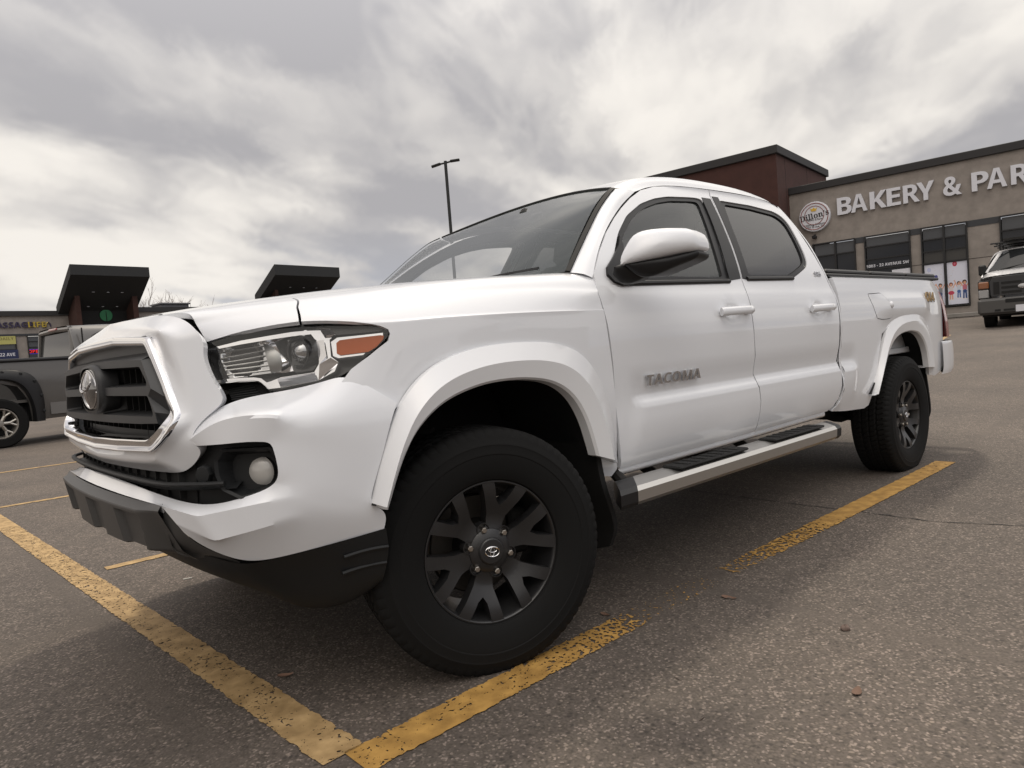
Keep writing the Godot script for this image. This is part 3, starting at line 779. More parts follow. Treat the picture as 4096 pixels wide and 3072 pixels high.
func build_truck() -> void:
	var t := group_node("pickup_truck")
	tag(t, "white double cab pickup truck with dark wheels parked in the yellow-lined bay", "pickup truck")
	# -------------------------------------------------- doors and their glass
	var fdo := poly(D.front_door); var rdo := poly(D.rear_door)
	for s in 2:
		var mir := func(m: Mb) -> Mb: return m if s == 0 else mirrored(m)
		for d in 2:
			var outline := fdo if d == 0 else rdo
			var hole := rounded(poly(D.front_window if d == 0 else D.rear_window), 0.03)
			var door := obj("front_door" if d == 0 else "rear_door", mir.call(trim(side(), outline, [hole], 0.03, 0.014)), M.white, t)
			var seal := trim(side(-0.006), hole, [rounded(poly(D.front_glass if d == 0 else D.rear_glass), 0.03)], 0.04, 0.012)
			obj("window_seal", mir.call(seal), M.black_trim, door)
			var g := trim(side(-0.014), rounded(poly(D.front_glass if d == 0 else D.rear_glass), 0.03), [], 0.06, 0.0)
			obj("window_glass", mir.call(g), M.side_glass if d == 0 else M.privacy_glass, door)
			obj("pillar_trim", mir.call(trim(side(0.0025), poly(D.front_applique if d == 0 else D.rear_applique), [], 0.04, 0.006)), M.black_trim, door)
			# lower window moulding
			var mo := []
			for i in 9:
				var x := lerpf(0.80, 1.535, i / 8.0) if d == 0 else lerpf(1.70, 2.17, i / 8.0)
				var y := (1.214 + (x - 0.8) * 0.022) if d == 0 else 1.243 + (x - 1.7) * 0.02
				mo.append(Vector3(x, y, body_z(x, y) + 0.001))
			obj("window_moulding", mir.call(tube(mo, 0.011, 8)), M.black_trim, door)
			# handle: a bar over the cup, with a keyed end
			var hx := 1.355 if d == 0 else 2.225
			var bar := []
			for i in 13:
				var u := i / 12.0
				bar.append(Vector3(hx + 0.255 * u, 1.089 + 0.006 * u, 0.918 + 0.022 * pow(sin(PI * clampf(u * 0.94 + 0.03, 0, 1)), 0.45)))
			var hm := tube(bar, 0.019, 12, false, 0.62, Vector3(0, 0, 1))
			hm.add(bx(Vector3(hx + 0.236, 1.094, 0.925), Vector3(0.052, 0.038, 0.04), 0.012))
			obj("door_handle", mir.call(hm), M.white, door, 60)
		# dark rubber behind the door gaps
		for o in [fdo, rdo]:
			var line := []
			for p in o:
				var nn := Vector3(-(body_z(p.x + 0.01, p.y) - body_z(p.x - 0.01, p.y)) / 0.02, -(body_z(p.x, p.y + 0.01) - body_z(p.x, p.y - 0.01)) / 0.02, 1).normalized()
				line.append(Vector3(p.x, p.y, body_z(p.x, p.y)) - nn * 0.028)
			obj("door_seal", mir.call(tube(resample(line + [line[0]], 90, 0), 0.012, 6)), M.void_black, t)
		# inner skins so that the openings have depth
		for d in 2:
			var outline := fdo if d == 0 else rdo
			var hole := rounded(poly(D.front_window if d == 0 else D.rear_window), 0.03)
			obj("door_lining", mir.call(trim(side(-0.06), outline, [hole], 0.08, 0.0)), M.interior, t)
	# badge letters on the door and pillar
	var bt := Transform3D(Basis(), Vector3(0.992, 0.838, 0.9135))
	bt.basis = Basis(Vector3(1, 0, 0), Vector3(0, 1, 0.03).normalized(), Vector3(0, -0.03, 1).normalized())
	panel_text(t, "badge_letters", "TACOMA", 0.040, 0.008, M.badge, bt, 1.62, 0.18)
	var sz := body_z(2.47, 1.281)
	panel_text(t, "trim_badge", "SR5", 0.026, 0.006, M.badge, Transform3D(Basis(Vector3(1, 0, 0), Vector3(0, 0.93, -0.36).normalized(), Vector3(0, 0.36, 0.93).normalized()), Vector3(2.478, 1.281, sz + 0.003)), 1.35, 0.2)
	var x4 := Transform3D(Basis(Vector3(1, 0, -0.03).normalized(), Vector3(0, 0.985, -0.16).normalized(), Vector3(0.03, 0.16, 0.985).normalized()), Vector3(4.105, 1.143, body_z(4.1, 1.143) + 0.007))
	panel_text(t, "drive_badge", "4X4", 0.070, 0.002, M.decal_grey, x4.translated(Vector3(0.004, -0.004, -0.0008)), 1.42, 0.28)
	panel_text(t, "drive_badge", "4X4", 0.066, 0.003, M.decal_gold, x4, 1.40, 0.28)
	# -------------------------------------------------- fender and hood
	var fen := trim(upper_fast, poly(D.fender), [], 0.055, 0.014, false)
	both("front_fender", fen, M.white, t)
	var hood := obj("hood", trim(upper_fast, poly(D.hood), [], 0.055, 0.016, false), M.white, t)
	obj("hood_half", mirrored(trim(upper_fast, poly(D.hood), [], 0.08, 0.016, false)), M.white, hood)
	# -------------------------------------------------- bed
	var bed := both("bed_side", trim(side(), poly(D.bed_side), [rounded(poly(D.fuel), 0.02)], 0.03, 0.02), M.white, t)
	obj("fuel_door", trim(side(0.0015), Geometry2D.offset_polygon(rounded(poly(D.fuel), 0.02), -0.004)[0], [], 0.03, 0.01), M.white, bed[0])
	obj("fuel_latch", Mb.new().add(lathe([Vector2(0, 0.012), Vector2(0.014, 0.010), Vector2(0.021, 0.003), Vector2(0.022, -0.004)], 20), Transform3D(Basis(), Vector3(3.325, 1.094, body_z(3.325, 1.094)))), M.white, bed[0])
	obj("fuel_door", mirrored(trim(side(), Geometry2D.offset_polygon(rounded(poly(D.fuel), 0.02), -0.002)[0], [], 0.06, 0.01)), M.white, bed[1])
	for s in [1.0, -1.0]:
		var rail := []
		for i in 14:
			var x := lerpf(2.622, 4.50, i / 13.0)
			rail.append([x, body_z(x, 1.262)])
		var rm := Mb.new()
		for i in 13:
			var a: Array = rail[i]; var b: Array = rail[i + 1]
			rm.quad(Vector3(a[0], 1.262, a[1]), Vector3(b[0], 1.262, b[1]), Vector3(b[0], 1.272, b[1] - 0.02), Vector3(a[0], 1.272, a[1] - 0.02))
			rm.quad(Vector3(a[0], 1.272, a[1] - 0.02), Vector3(b[0], 1.272, b[1] - 0.02), Vector3(b[0], 1.272, b[1] - 0.09), Vector3(a[0], 1.272, a[1] - 0.09))
			rm.quad(Vector3(a[0], 1.272, a[1] - 0.09), Vector3(b[0], 1.272, b[1] - 0.09), Vector3(b[0], 0.80, b[1] - 0.09), Vector3(a[0], 0.80, a[1] - 0.09))
		obj("bed_rail", rm if s > 0 else mirrored(rm), M.white, t)
	var bf := Mb.new()
	bf.add(bx(Vector3(2.63, 0.98, 0), Vector3(0.03, 0.56, 1.66), 0.006))
	bf.add(bx(Vector3(3.55, 0.79, 0), Vector3(1.84, 0.04, 1.60), 0.006))
	obj("bed_floor", bf, M.white, t)
	var tg := bx(Vector3(4.515, 0.985, 0), Vector3(0.07, 0.55, 1.44), 0.018)
	var tailgate := obj("tailgate", tg, M.white, t)
	obj("tailgate_handle", bx(Vector3(4.555, 1.12, 0), Vector3(0.02, 0.08, 0.26), 0.008), M.black_trim, tailgate)
	# folding bed cover in three boards with a frame
	var cover := obj("bed_cover", bx(Vector3(3.56, 1.279, 0), Vector3(1.90, 0.020, 1.70), 0.006), M.vinyl, t)
	for c in [[2.955, 0.62], [3.585, 0.60], [4.20, 0.60]]:
		var lid := Mb.new()
		lid.add(bx(Vector3(c[0], 1.303, 0), Vector3(c[1], 0.030, 1.66), 0.010))
		obj("cover_board", lid, M.vinyl, cover)
		obj("cover_hinge", bx(Vector3(c[0] + c[1] / 2 + 0.006, 1.298, 0), Vector3(0.022, 0.034, 1.64), 0.006), M.black_trim, cover)
	# tail lights
	for s in [1.0, -1.0]:
		var tl := Mb.new()
		tl.add(grid(func(u: float, w: float) -> Vector3:
			var y := lerpf(0.845, 1.185, w)
			var a := u * PI * 0.5
			var xe := lerpf(4.515, 4.42, pow(w, 1.3))
			var ze := body_z(4.40, y) + 0.002 - 0.012 * w * w
			var q := along([Vector3(xe, 0, ze), Vector3(xe + 0.05, 0, ze - 0.002), Vector3(xe + 0.095, 0, ze - 0.010), Vector3(xe + 0.125, 0, ze - 0.045), Vector3(xe + 0.130, 0, ze - 0.11), Vector3(xe + 0.125, 0, 0.66)], u)
			return Vector3(q.x, y, q.z), 14, 12, false))
		var lamp := obj("tail_light", tl if s > 0 else mirrored(tl), M.red_lens, t)
		var trim_m := bx(Vector3(4.45, 1.01, 0.72), Vector3(0.06, 0.28, 0.10), 0.01)
		obj("lamp_body", trim_m if s > 0 else mirrored(trim_m), M.black_trim, lamp)
	# rear bumper
	var rb := []
	for r in [[0.80, 0.0], [0.785, 0.028], [0.70, 0.036], [0.62, 0.026], [0.585, 0.0]]:
		var row := []
		for q in [[4.33, 0.897], [4.48, 0.897], [4.61, 0.880], [4.69, 0.82], [4.715, 0.66], [4.715, 0.35], [4.72, 0.0]]:
			row.append(Vector3(q[0] + r[1] * (0.3 if q[1] > 0.88 else 1.0) + (0.0 if r[0] > 0.6 else -0.02), r[0] + (0.02 if q[1] > 0.7 and r[0] > 0.75 else 0.0), q[1] - 0.0 + r[1] * (0.2 if q[1] > 0.7 else 0.0)))
		rb.append(row)
	var rbm := loft(rb, 30, 10, true)
	rbm.add(mirrored(rbm))
	var bump := obj("rear_bumper", rbm, M.white, t)
	obj("bumper_step", bx(Vector3(4.62, 0.802, 0), Vector3(0.16, 0.014, 1.3), 0.005), M.black_trim, bump)
	for s in [1.0, -1.0]:
		var gap := tube([Vector3(4.555, 0.835, 0.80 * s), Vector3(4.575, 0.76, 0.82 * s), Vector3(4.56, 0.69, 0.84 * s), Vector3(4.50, 0.635, 0.862 * s), Vector3(4.42, 0.60, 0.872 * s)], 0.012, 8)
		obj("bumper_seal", gap, M.black_trim, bump)
	# -------------------------------------------------- roof, pillars, windscreen, cab back
	var rr := []
	var r0 := []
	for q in [[1.15, 1.642], [1.30, 1.683], [1.50, 1.710], [1.80, 1.7225], [2.15, 1.7265], [2.40, 1.713], [2.51, 1.682]]: r0.append(Vector3(q[0], q[1], body_z(q[0], q[1]) - 0.004))
	rr.append(r0)
	rr.append(pts([1.067, 1.656, .628, 1.25, 1.712, .614, 1.49, 1.745, .606, 1.80, 1.758, .605, 2.15, 1.757, .602, 2.42, 1.738, .595, 2.55, 1.700, .585]))
	rr.append(pts([1.085, 1.676, .53, 1.27, 1.736, .54, 1.50, 1.768, .545, 1.80, 1.781, .545, 2.15, 1.778, .54, 2.43, 1.758, .53, 2.575, 1.716, .51]))
	rr.append(pts([1.165, 1.722, .27, 1.33, 1.768, .28, 1.52, 1.789, .28, 1.80, 1.799, .28, 2.15, 1.795, .28, 2.44, 1.772, .28, 2.60, 1.728, .27]))
	rr.append(pts([1.192, 1.737, 0, 1.34, 1.776, 0, 1.53, 1.794, 0, 1.80, 1.803, 0, 2.15, 1.799, 0, 2.44, 1.776, 0, 2.61, 1.732, 0]))
	var roof_m := loft(rr, 40, 24, true)
	roof_m.add(mirrored(roof_m))
	var roof := obj("roof", roof_m, M.white, t, 50)
	var ditch := []
	for q in rr[1]: ditch.append(q.lerp(rr[0][rr[1].find(q)], 0.45) + Vector3(0, 0.004, 0.004))
	var pil_in := pts([0.55, 1.261, 0.8, 0.648, 1.346, 0.765, 0.762, 1.443, 0.725, 0.877, 1.539, 0.688, 0.984, 1.615, 0.66, 1.055, 1.65, 0.632])
	var pil_out := []
	for q in [[.602, 1.235], [.692, 1.338], [.80, 1.432], [.905, 1.506], [1.02, 1.576], [1.15, 1.642]]: pil_out.append(Vector3(q[0], q[1], body_z(q[0], q[1]) - 0.003))
	var pil_mid := []
	for i in 6: pil_mid.append(pil_in[i].lerp(pil_out[i], 0.55) + Vector3(-0.004, 0.004, 0.008))
	both("front_pillar", loft([pil_out, pil_mid, pil_in], 24, 8, true), M.white, t)
	var edge_out := []; var edge_in := []
	for i in 6:
		edge_out.append(pil_in[i] + Vector3(-0.004, 0.005, 0.004)); edge_in.append(pil_in[i] + Vector3(-0.013, 0.009, -0.012))
	both("windscreen_seal", loft([edge_out, edge_in], 24, 2, true), M.void_black, t)
	var ws := func(u: float, w: float) -> Vector3:
		# u: -1..1 across, w: 0 cowl .. 1 roof
		var a := absf(u)
		var e := along(pil_in, w) + Vector3(-0.008, 0.004, -0.02)
		var c := Vector3(lerpf(0.42, 1.188, w), lerpf(1.262, 1.732, w), 0)
		var x := lerpf(e.x, c.x, 1.0 - a * a)
		return Vector3(x, lerpf(e.y, c.y, 1.0 - a * a) + 0.012 * sin(PI * w), u * e.z)
	var wsm := grid(func(a: float, b: float) -> Vector3: return ws.call(a * 2 - 1, b), 32, 18)
	obj("windscreen", wsm, M.windscreen, t)
	var wtop := []
	for i in 21: wtop.append(ws.call(i / 10.0 - 1, 1.0) + Vector3(0.004, 0.003, 0))
	obj("windscreen_top_seal", tube(wtop, 0.006, 8), M.void_black, t)
	var cowl := grid(func(a: float, b: float) -> Vector3:
		var p: Vector3 = ws.call(a * 2 - 1, 0.0)
		return Vector3(p.x - 0.20 * (1 - b) + 0.04, p.y - 0.02 - 0.01 * b, p.z), 16, 2)
	obj("cowl_panel", cowl, M.black_trim, t)
	for s in [-0.28, 0.22]:
		var wb := [Vector3(0.44, 1.268, s), Vector3(0.50, 1.29, s + 0.20), Vector3(0.55, 1.295, s + 0.42)]
		obj("wiper", tube(resample(wb, 8, 0), 0.010, 6), M.black_trim, t)
	# rear corner of the cab
	var cc_a := []; var cc_b := []; var cc_c := []
	for y in [0.56, 0.66, 0.80, 0.95, 1.10, 1.22, 1.34, 1.46, 1.56, 1.64, 1.69]:
		var xs := 2.582 - (0.03 if y > 1.5 else 0.0) - (0.035 if y > 1.6 else 0.0) - (0.03 if y > 1.66 else 0.0) - (0.075 if y < 0.6 else 0.0)
		cc_a.append(Vector3(xs, y, body_z(2.5, y)))
		cc_b.append(Vector3(xs + 0.020, y, body_z(2.5, y) - 0.003)); cc_c.append(Vector3(xs + 0.030, y, body_z(2.5, y) - 0.04))
	both("cab_corner", loft([cc_a, cc_b, cc_c], 40, 6), M.white, t)
	var bw := Mb.new()
	bw.add(bx(Vector3(2.585, 0.88, 0), Vector3(0.03, 0.72, 1.66), 0.01))
	bw.add(bx(Vector3(2.575, 1.665, 0), Vector3(0.03, 0.11, 1.14), 0.01))
	for s in [1.0, -1.0]:
		var post := []; var post_in := []
		for y in [1.22, 1.34, 1.46, 1.56, 1.64, 1.70]:
			post.append(Vector3(2.592 - smoothstep(1.46, 1.72, y) * 0.04, y, (body_z(2.5, y) - 0.03) * s)); post_in.append(Vector3(2.60 - smoothstep(1.46, 1.72, y) * 0.04, y, 0.60 * s))
		bw.add(loft([post, post_in], 14, 4))
	obj("cab_back", bw, M.white, t)
	obj("back_glass", bx(Vector3(2.572, 1.425, 0), Vector3(0.006, 0.40, 1.26)), M.privacy_glass, t)
	# -------------------------------------------------- cabin
	var dash := loft([pts([.50, 1.20, -.72, .44, 1.215, 0, .50, 1.20, .72]), pts([.74, 1.225, -.74, .72, 1.24, 0, .74, 1.225, .74]), pts([.93, 1.20, -.76, .93, 1.21, 0, .93, 1.20, .76]), pts([1.0, 1.10, -.76, 1.0, 1.10, 0, 1.0, 1.10, .76]), pts([.92, .80, -.76, .92, .80, 0, .92, .80, .76])], 16, 16, false)
	obj("dashboard", dash, M.interior, t)
	var wheel := []
	for i in 32:
		var g := TAU * i / 32
		wheel.append(Vector3(1.08 + 0.075 * sin(g), 1.12 + 0.175 * sin(g) * 0.9, 0.38 + 0.185 * cos(g)))
	var sw := obj("steering_wheel", tube(wheel, 0.016, 8, true), M.interior, t)
	obj("steering_hub", bx(Vector3(1.06, 1.115, 0.38), Vector3(0.05, 0.12, 0.30), 0.02), M.interior, sw)
	for s in [0.38, -0.38]:
		var seat := obj("front_seat", bx(Vector3(1.42, 0.86, s), Vector3(0.52, 0.18, 0.52), 0.06), M.seat_cloth, t)
		var back := Mb.new()
		back.add(bx(Vector3(0, 0.31, 0), Vector3(0.16, 0.62, 0.50), 0.06), Transform3D(Basis(Vector3(0, 0, 1), -0.30), Vector3(1.66, 0.90, s)))
		obj("backrest", back, M.seat_cloth, seat)
		var head := Mb.new()
		head.add(bx(Vector3(0, 0.0, 0), Vector3(0.11, 0.18, 0.27), 0.045), Transform3D(Basis(Vector3(0, 0, 1), -0.25), Vector3(1.855, 1.575, s)))
		for k in [-0.06, 0.06]: head.add(tube([Vector3(1.835, 1.47, s + k), Vector3(1.85, 1.53, s + k)], 0.007, 6))
		obj("headrest", head, M.seat_cloth, seat)
	var bench := obj("rear_bench", bx(Vector3(2.18, 0.86, 0), Vector3(0.48, 0.18, 1.36), 0.06), M.seat_cloth, t)
	obj("backrest", bx(Vector3(2.46, 1.16, 0), Vector3(0.14, 0.56, 1.36), 0.05), M.seat_cloth, bench)
	for s in [-0.42, 0.42]: obj("headrest", bx(Vector3(2.49, 1.50, s), Vector3(0.09, 0.13, 0.26), 0.04), M.seat_cloth, bench)
	obj("cabin_floor", bx(Vector3(1.60, 0.62, 0), Vector3(1.95, 0.04, 1.62)), M.interior, t)
	var lining := loft([pts([1.16, 1.70, -.55, 1.22, 1.715, 0, 1.16, 1.70, .55]), pts([1.6, 1.745, -.57, 1.6, 1.765, 0, 1.6, 1.745, .57]), pts([2.1, 1.745, -.57, 2.1, 1.762, 0, 2.1, 1.745, .57]), pts([2.55, 1.70, -.55, 2.55, 1.71, 0, 2.55, 1.70, .55])], 12, 14, false)
	obj("headliner", lining, M.headliner, t)
	var mirror_in := Mb.new()
	mirror_in.add(bx(Vector3(1.14, 1.64, 0), Vector3(0.03, 0.06, 0.22), 0.012))
	mirror_in.add(bx(Vector3(1.12, 1.675, 0.0), Vector3(0.06, 0.05, 0.06), 0.02))
	obj("rear_view_mirror", mirror_in, M.void_black, t)
	# -------------------------------------------------- door mirrors
	for s in 2:
		var mir := func(m: Mb) -> Mb: return m if s == 0 else mirrored(m)
		var mm := group_node("door_mirror", t)
		obj("mirror_cap", mir.call(mirror_shell(pts(D.mir_cap), 0.055, 0.10)), M.white, mm, 60)
		obj("mirror_housing", mir.call(mirror_shell(pts(D.mir_low), 0.030, 0.10)), M.black_trim, mm, 60)
		obj("mirror_arm", mir.call(mirror_shell(pts(D.mir_arm), 0.022, 0.05)), M.black_trim, mm, 60)
		obj("mirror_base", mir.call(trim(side(0.012), poly(D.mir_sail), [], 0.03, 0.02)), M.black_trim, mm)
	# -------------------------------------------------- flares, wells, flaps
	var ff := flare(line3(D.ffb), line3(D.ffl), 0.948); var rf := flare(line3(D.rfb), line3(D.rfl), 0.934)
	both("wheel_arch_flare", ff, M.white_satin, t, 28)
	both("wheel_arch_flare", rf, M.white_satin, t, 28)
	for e in [[line3(D.ffl), 0.62], [line3(D.rfl), 0.62]]:
		var lip: Array = e[0]
		var well := grid(func(u: float, w: float) -> Vector3:
			var p := along(lip, u)
			var c := Vector3(0.02 if lip[0].x < 1 else 3.53, 0.42, 0)
			var d := Vector3(p.x - c.x, p.y - c.y, 0)
			return Vector3(c.x, c.y, 0) + d * (1.03 + 0.10 * smoothstep(0, 0.4, w)) + Vector3(0, 0, lerpf(0.905, 0.40, w)), 40, 8, true)
		for k in 1:
			var a := well.v.size()
		both("wheel_well", well, M.well, t)
	for s in [1.0, -1.0]:
		obj("inner_well", bx(Vector3(0.02, 0.82, 0.395 * s), Vector3(1.1, 0.62, 0.02)), M.well, t)
		obj("inner_well", bx(Vector3(3.53, 0.86, 0.395 * s), Vector3(1.2, 0.56, 0.02)), M.well, t)
	for s in [1.0, -1.0]:
		var mf := slab(rounded(poly([0.452, 0.635, 0.520, 0.628, 0.532, 0.50, 0.556, 0.345, 0.540, 0.262, 0.515, 0.236, 0.435, 0.262, 0.425, 0.45]), 0.02), 0.012, 0.003, Vector3(0, 0, 0.0), Vector3(0, 0, 1), Vector3.UP)
		var flap := Mb.new()
		flap.add(loft([pts([.470, .645, .665, .485, .50, .665, .520, .36, .665, .520, .250, .672]), pts([.488, .642, .80, .500, .50, .80, .535, .34, .80, .540, .236, .80]), pts([.496, .635, .905, .506, .50, .915, .540, .345, .930, .538, .262, .905])], 12, 8))
		flap.add(loft([pts([.496, .635, .905, .506, .50, .915, .540, .345, .930, .538, .262, .905]), pts([.520, .630, .905, .530, .50, .916, .560, .345, .931, .556, .262, .905])], 12, 2))
		obj("mud_flap", flap if s > 0 else mirrored(flap), M.rubber, t)
		var rfl := Mb.new()
		rfl.add(loft([pts([4.085, .645, .62, 4.10, .50, .62, 4.11, .36, .62, 4.11, .262, .62]), pts([4.085, .648, .86, 4.095, .50, .87, 4.105, .36, .875, 4.105, .30, .865])], 12, 8))
		rfl.add(loft([pts([4.085, .648, .86, 4.095, .50, .87, 4.105, .36, .875, 4.105, .30, .865]), pts([4.102, .648, .86, 4.112, .50, .87, 4.122, .36, .875, 4.122, .30, .865])], 12, 2))
		obj("mud_flap", rfl if s > 0 else mirrored(rfl), M.rubber, t)
	# -------------------------------------------------- wheels
	make_wheel(t, "front_wheel", Vector3(0.0297, 0.3775, 0.80), -0.2877, deg_to_rad(14), false)
	make_wheel(t, "front_wheel", Vector3(0, 0.3775, -0.80), -0.2877, deg_to_rad(40), true)
	make_wheel(t, "rear_wheel", Vector3(3.5716, 0.3775, 0.80), 0, deg_to_rad(25), false)
	make_wheel(t, "rear_wheel", Vector3(3.5716, 0.3775, -0.80), 0, deg_to_rad(-10), true)
	# -------------------------------------------------- underside
	var rock := Mb.new()
	var rk := [pts([.655, .522, .872, 1.6, .524, .872, 2.42, .530, .872]), pts([.660, .508, .874, 1.6, .510, .874, 2.42, .516, .874]), pts([.66, .492, .860, 1.6, .494, .860, 2.42, .50, .860]), pts([.66, .488, .80, 1.6, .49, .80, 2.42, .496, .80])]
	rock.add(loft(rk, 20, 6))
	both("rocker_panel", rock, M.white, t)
	var fr := Mb.new()
	for s in [1.0, -1.0]:
		fr.add(bx(Vector3(1.9, 0.50, 0.44 * s), Vector3(4.9, 0.14, 0.09), 0.01))
		fr.add(bx(Vector3(1.6, 0.56, 0.72 * s), Vector3(1.85, 0.07, 0.26), 0.01))
	for x in [0.7, 1.5, 2.3, 2.9, 4.2]: fr.add(bx(Vector3(x, 0.49, 0), Vector3(0.10, 0.09, 0.9), 0.01))
	fr.add(bx(Vector3(1.5, 0.56, 0), Vector3(2.2, 0.06, 1.5)))
	obj("chassis_frame", fr, M.dark_iron, t)
	var engine := bx(Vector3(0.0, 0.80, 0), Vector3(1.2, 0.52, 0.78), 0.02)
	engine.add(bx(Vector3(0.0, 0.46, 0), Vector3(0.8, 0.18, 0.55), 0.03))
	obj("engine_block", engine, M.well, t)
	var ax := tube([Vector3(3.5716, 0.3775, -0.70), Vector3(3.5716, 0.3775, 0.70)], 0.045, 12)
	ax.add(Mb.new().add(lathe([Vector2(0, 0.16), Vector2(0.10, 0.14), Vector2(0.15, 0.05), Vector2(0.15, -0.05), Vector2(0.10, -0.14), Vector2(0, -0.16)], 20, Vector3(1, 0, 0)), Transform3D(Basis(), Vector3(3.5716, 0.40, 0))))
	for s in [1.0, -1.0]: ax.add(tube(resample([Vector3(2.95, 0.50, 0.5 * s), Vector3(3.5716, 0.33, 0.5 * s), Vector3(4.2, 0.52, 0.5 * s)], 12, 2), 0.035, 8))
	obj("rear_axle", ax, M.dark_iron, t)
	for s in [1.0, -1.0]:
		var arm := tube([Vector3(0.12, 0.40, 0.38 * s), Vector3(0.0, 0.33, 0.68 * s)], 0.035, 8)
		arm.add(tube([Vector3(-0.02, 0.42, 0.55 * s), Vector3(0.02, 0.80, 0.50 * s)], 0.045, 10))
		arm.add(tube([Vector3(-0.15, 0.78, 0.42 * s), Vector3(-0.02, 0.74, 0.66 * s)], 0.022, 8))
		obj("front_suspension", arm, M.dark_iron, t)
	# -------------------------------------------------- side steps
	for s in [1.0, -1.0]:
		var prof := [Vector2(0.925, 0.470), Vector2(0.930, 0.492), Vector2(0.955, 0.504), Vector2(0.985, 0.502), Vector2(1.035, 0.492), Vector2(1.050, 0.478), Vector2(1.046, 0.440), Vector2(1.028, 0.424), Vector2(0.960, 0.424), Vector2(0.930, 0.440)]
		var bar := Mb.new()
		var x0 := 0.665; var x1 := 2.215
		for e in [[0.56, 0.06], [x0, 0.0], [x1, 0.0], [x1 + 0.05, 0.035]]:
			for q in prof: bar.v.append(Vector3(e[0] - (q.x - 0.925) * (0.9 if e[0] == 0.56 else (1.0 if e[0] == x0 else (0.5 if e[0] > 1 else 0))), q.y, q.x))
		var kk := prof.size()
		var alu := Mb.new(); alu.v = bar.v.duplicate()
		for j in kk:
			var j2 := (j + 1) % kk
			alu.tri(kk + j, 2 * kk + j2, 2 * kk + j); alu.tri(kk + j, kk + j2, 2 * kk + j2)
		var step := obj("side_step", alu if s > 0 else mirrored(alu), M.brushed, t, 30)
		for i in [0, 2]:
			var cap := Mb.new(); cap.v = bar.v.slice(i * kk, (i + 2) * kk)
			for j in kk:
				var j2 := (j + 1) % kk
				cap.tri(j, kk + j2, kk + j); cap.tri(j, j2, kk + j2)
			for j in range(1, kk - 1):
				if i == 0: cap.tri(0, j + 1, j)
				else: cap.tri(kk, kk + j, kk + j + 1)
			obj("end_cap", cap if s > 0 else mirrored(cap), M.black_trim, step, 30)
		for c in [1.07, 1.80]:
			var pad := bx(Vector3(c, 0.506, 0.992), Vector3(0.50, 0.012, 0.088), 0.006)
			for i in 7: pad.add(bx(Vector3(c - 0.18 + i * 0.06, 0.513, 0.992), Vector3(0.022, 0.005, 0.07), 0.002))
			obj("step_pad", pad if s > 0 else mirrored(pad), M.rubber, step)
			var br := tube([Vector3(c - 0.12, 0.455, 0.96), Vector3(c - 0.12, 0.43, 0.84), Vector3(c - 0.12, 0.50, 0.72)], 0.024, 8)
			obj("bracket", br if s > 0 else mirrored(br), M.dark_iron, step)
		var br2 := tube([Vector3(0.66, 0.46, 0.95), Vector3(0.655, 0.475, 0.89), Vector3(0.66, 0.53, 0.82)], 0.022, 8)
		obj("bracket", br2 if s > 0 else mirrored(br2), M.dark_iron, step)
	build_front(t)

func mirror_shell(loop: Array, bulge: float, back: float) -> Mb:
	# a rounded shell through an outline: its front swells towards the road ahead, its back is closed
	loop = resample(loop + [loop[0]], 41, 1)
	loop.pop_back()
	var c := Vector3.ZERO
	for p in loop: c += p
	c /= loop.size()
	var d := Vector3(-0.80, 0.05, 0.60).normalized()
	var m := Mb.new()
	var k := loop.size()
	var soft := [loop]
	for i in 8:
		var q: Array = soft[-1]
		for it in 6:
			var w := []
			for j in k: w.append(q[j] * 0.5 + q[(j + 1) % k] * 0.25 + q[(j - 1 + k) % k] * 0.25)
			q = w
		soft.append(q)
	var rings := [[0.01, bulge, 0.0], [0.2, bulge * 0.99, 0.0], [0.45, bulge * 0.93, 0.0], [0.65, bulge * 0.83, 0.0], [0.8, bulge * 0.68, 0.0], [0.9, bulge * 0.50, 0.0], [0.97, bulge * 0.25, 0.0], [1.0, 0.0, 0.0], [0.985, -back * 0.5, 0.0], [0.94, -back, 0.0], [0.02, -back, 0.0]]
	for r in rings:
		var lp: Array = soft[clampi(int((1.0 - r[0]) * 14.0), 0, 8)] if r[1] > 0 else loop
		for p in lp: m.v.append(c + (p - c) * r[0] + (d if r[1] > 0 else Vector3(-0.95, 0, 0.1)) * r[1])
	for i in rings.size() - 1:
		for j in k:
			var a := i * k + j; var b := i * k + (j + 1) % k
			m.tri(a, b + k, b); m.tri(a, a + k, b + k)
	# orientation: make the front face along d
	var q := (m.v[m.t[1]] - m.v[m.t[0]]).cross(m.v[m.t[2]] - m.v[m.t[0]])
	if q.dot(d) < 0:
		for i in range(0, m.t.size(), 3):
			var z := m.t[i + 1]; m.t[i + 1] = m.t[i + 2]; m.t[i + 2] = z
	return m

func fin_x(z: float) -> float:
	return -0.847 + 0.040 * z * z

func on_plan(s: float, off := 0.0) -> Vector2:
	# the bumper's line seen from above, s 0..1 from the middle to the wheel arch; (x, z), moved in by off
	var P := [Vector3(-.872, 0, 0), Vector3(-.866, 0, .3), Vector3(-.846, 0, .58), Vector3(-.795, 0, .70), Vector3(-.725, 0, .785), Vector3(-.645, 0, .843), Vector3(-.555, 0, .876), Vector3(-.46, 0, .892), Vector3(-.36, 0, .905)]
	var a := along(P, s)
	var d := (along(P, minf(s + 0.01, 1)) - along(P, maxf(s - 0.01, 0))).normalized()
	return Vector2(a.x + d.z * off, a.z - d.x * off)

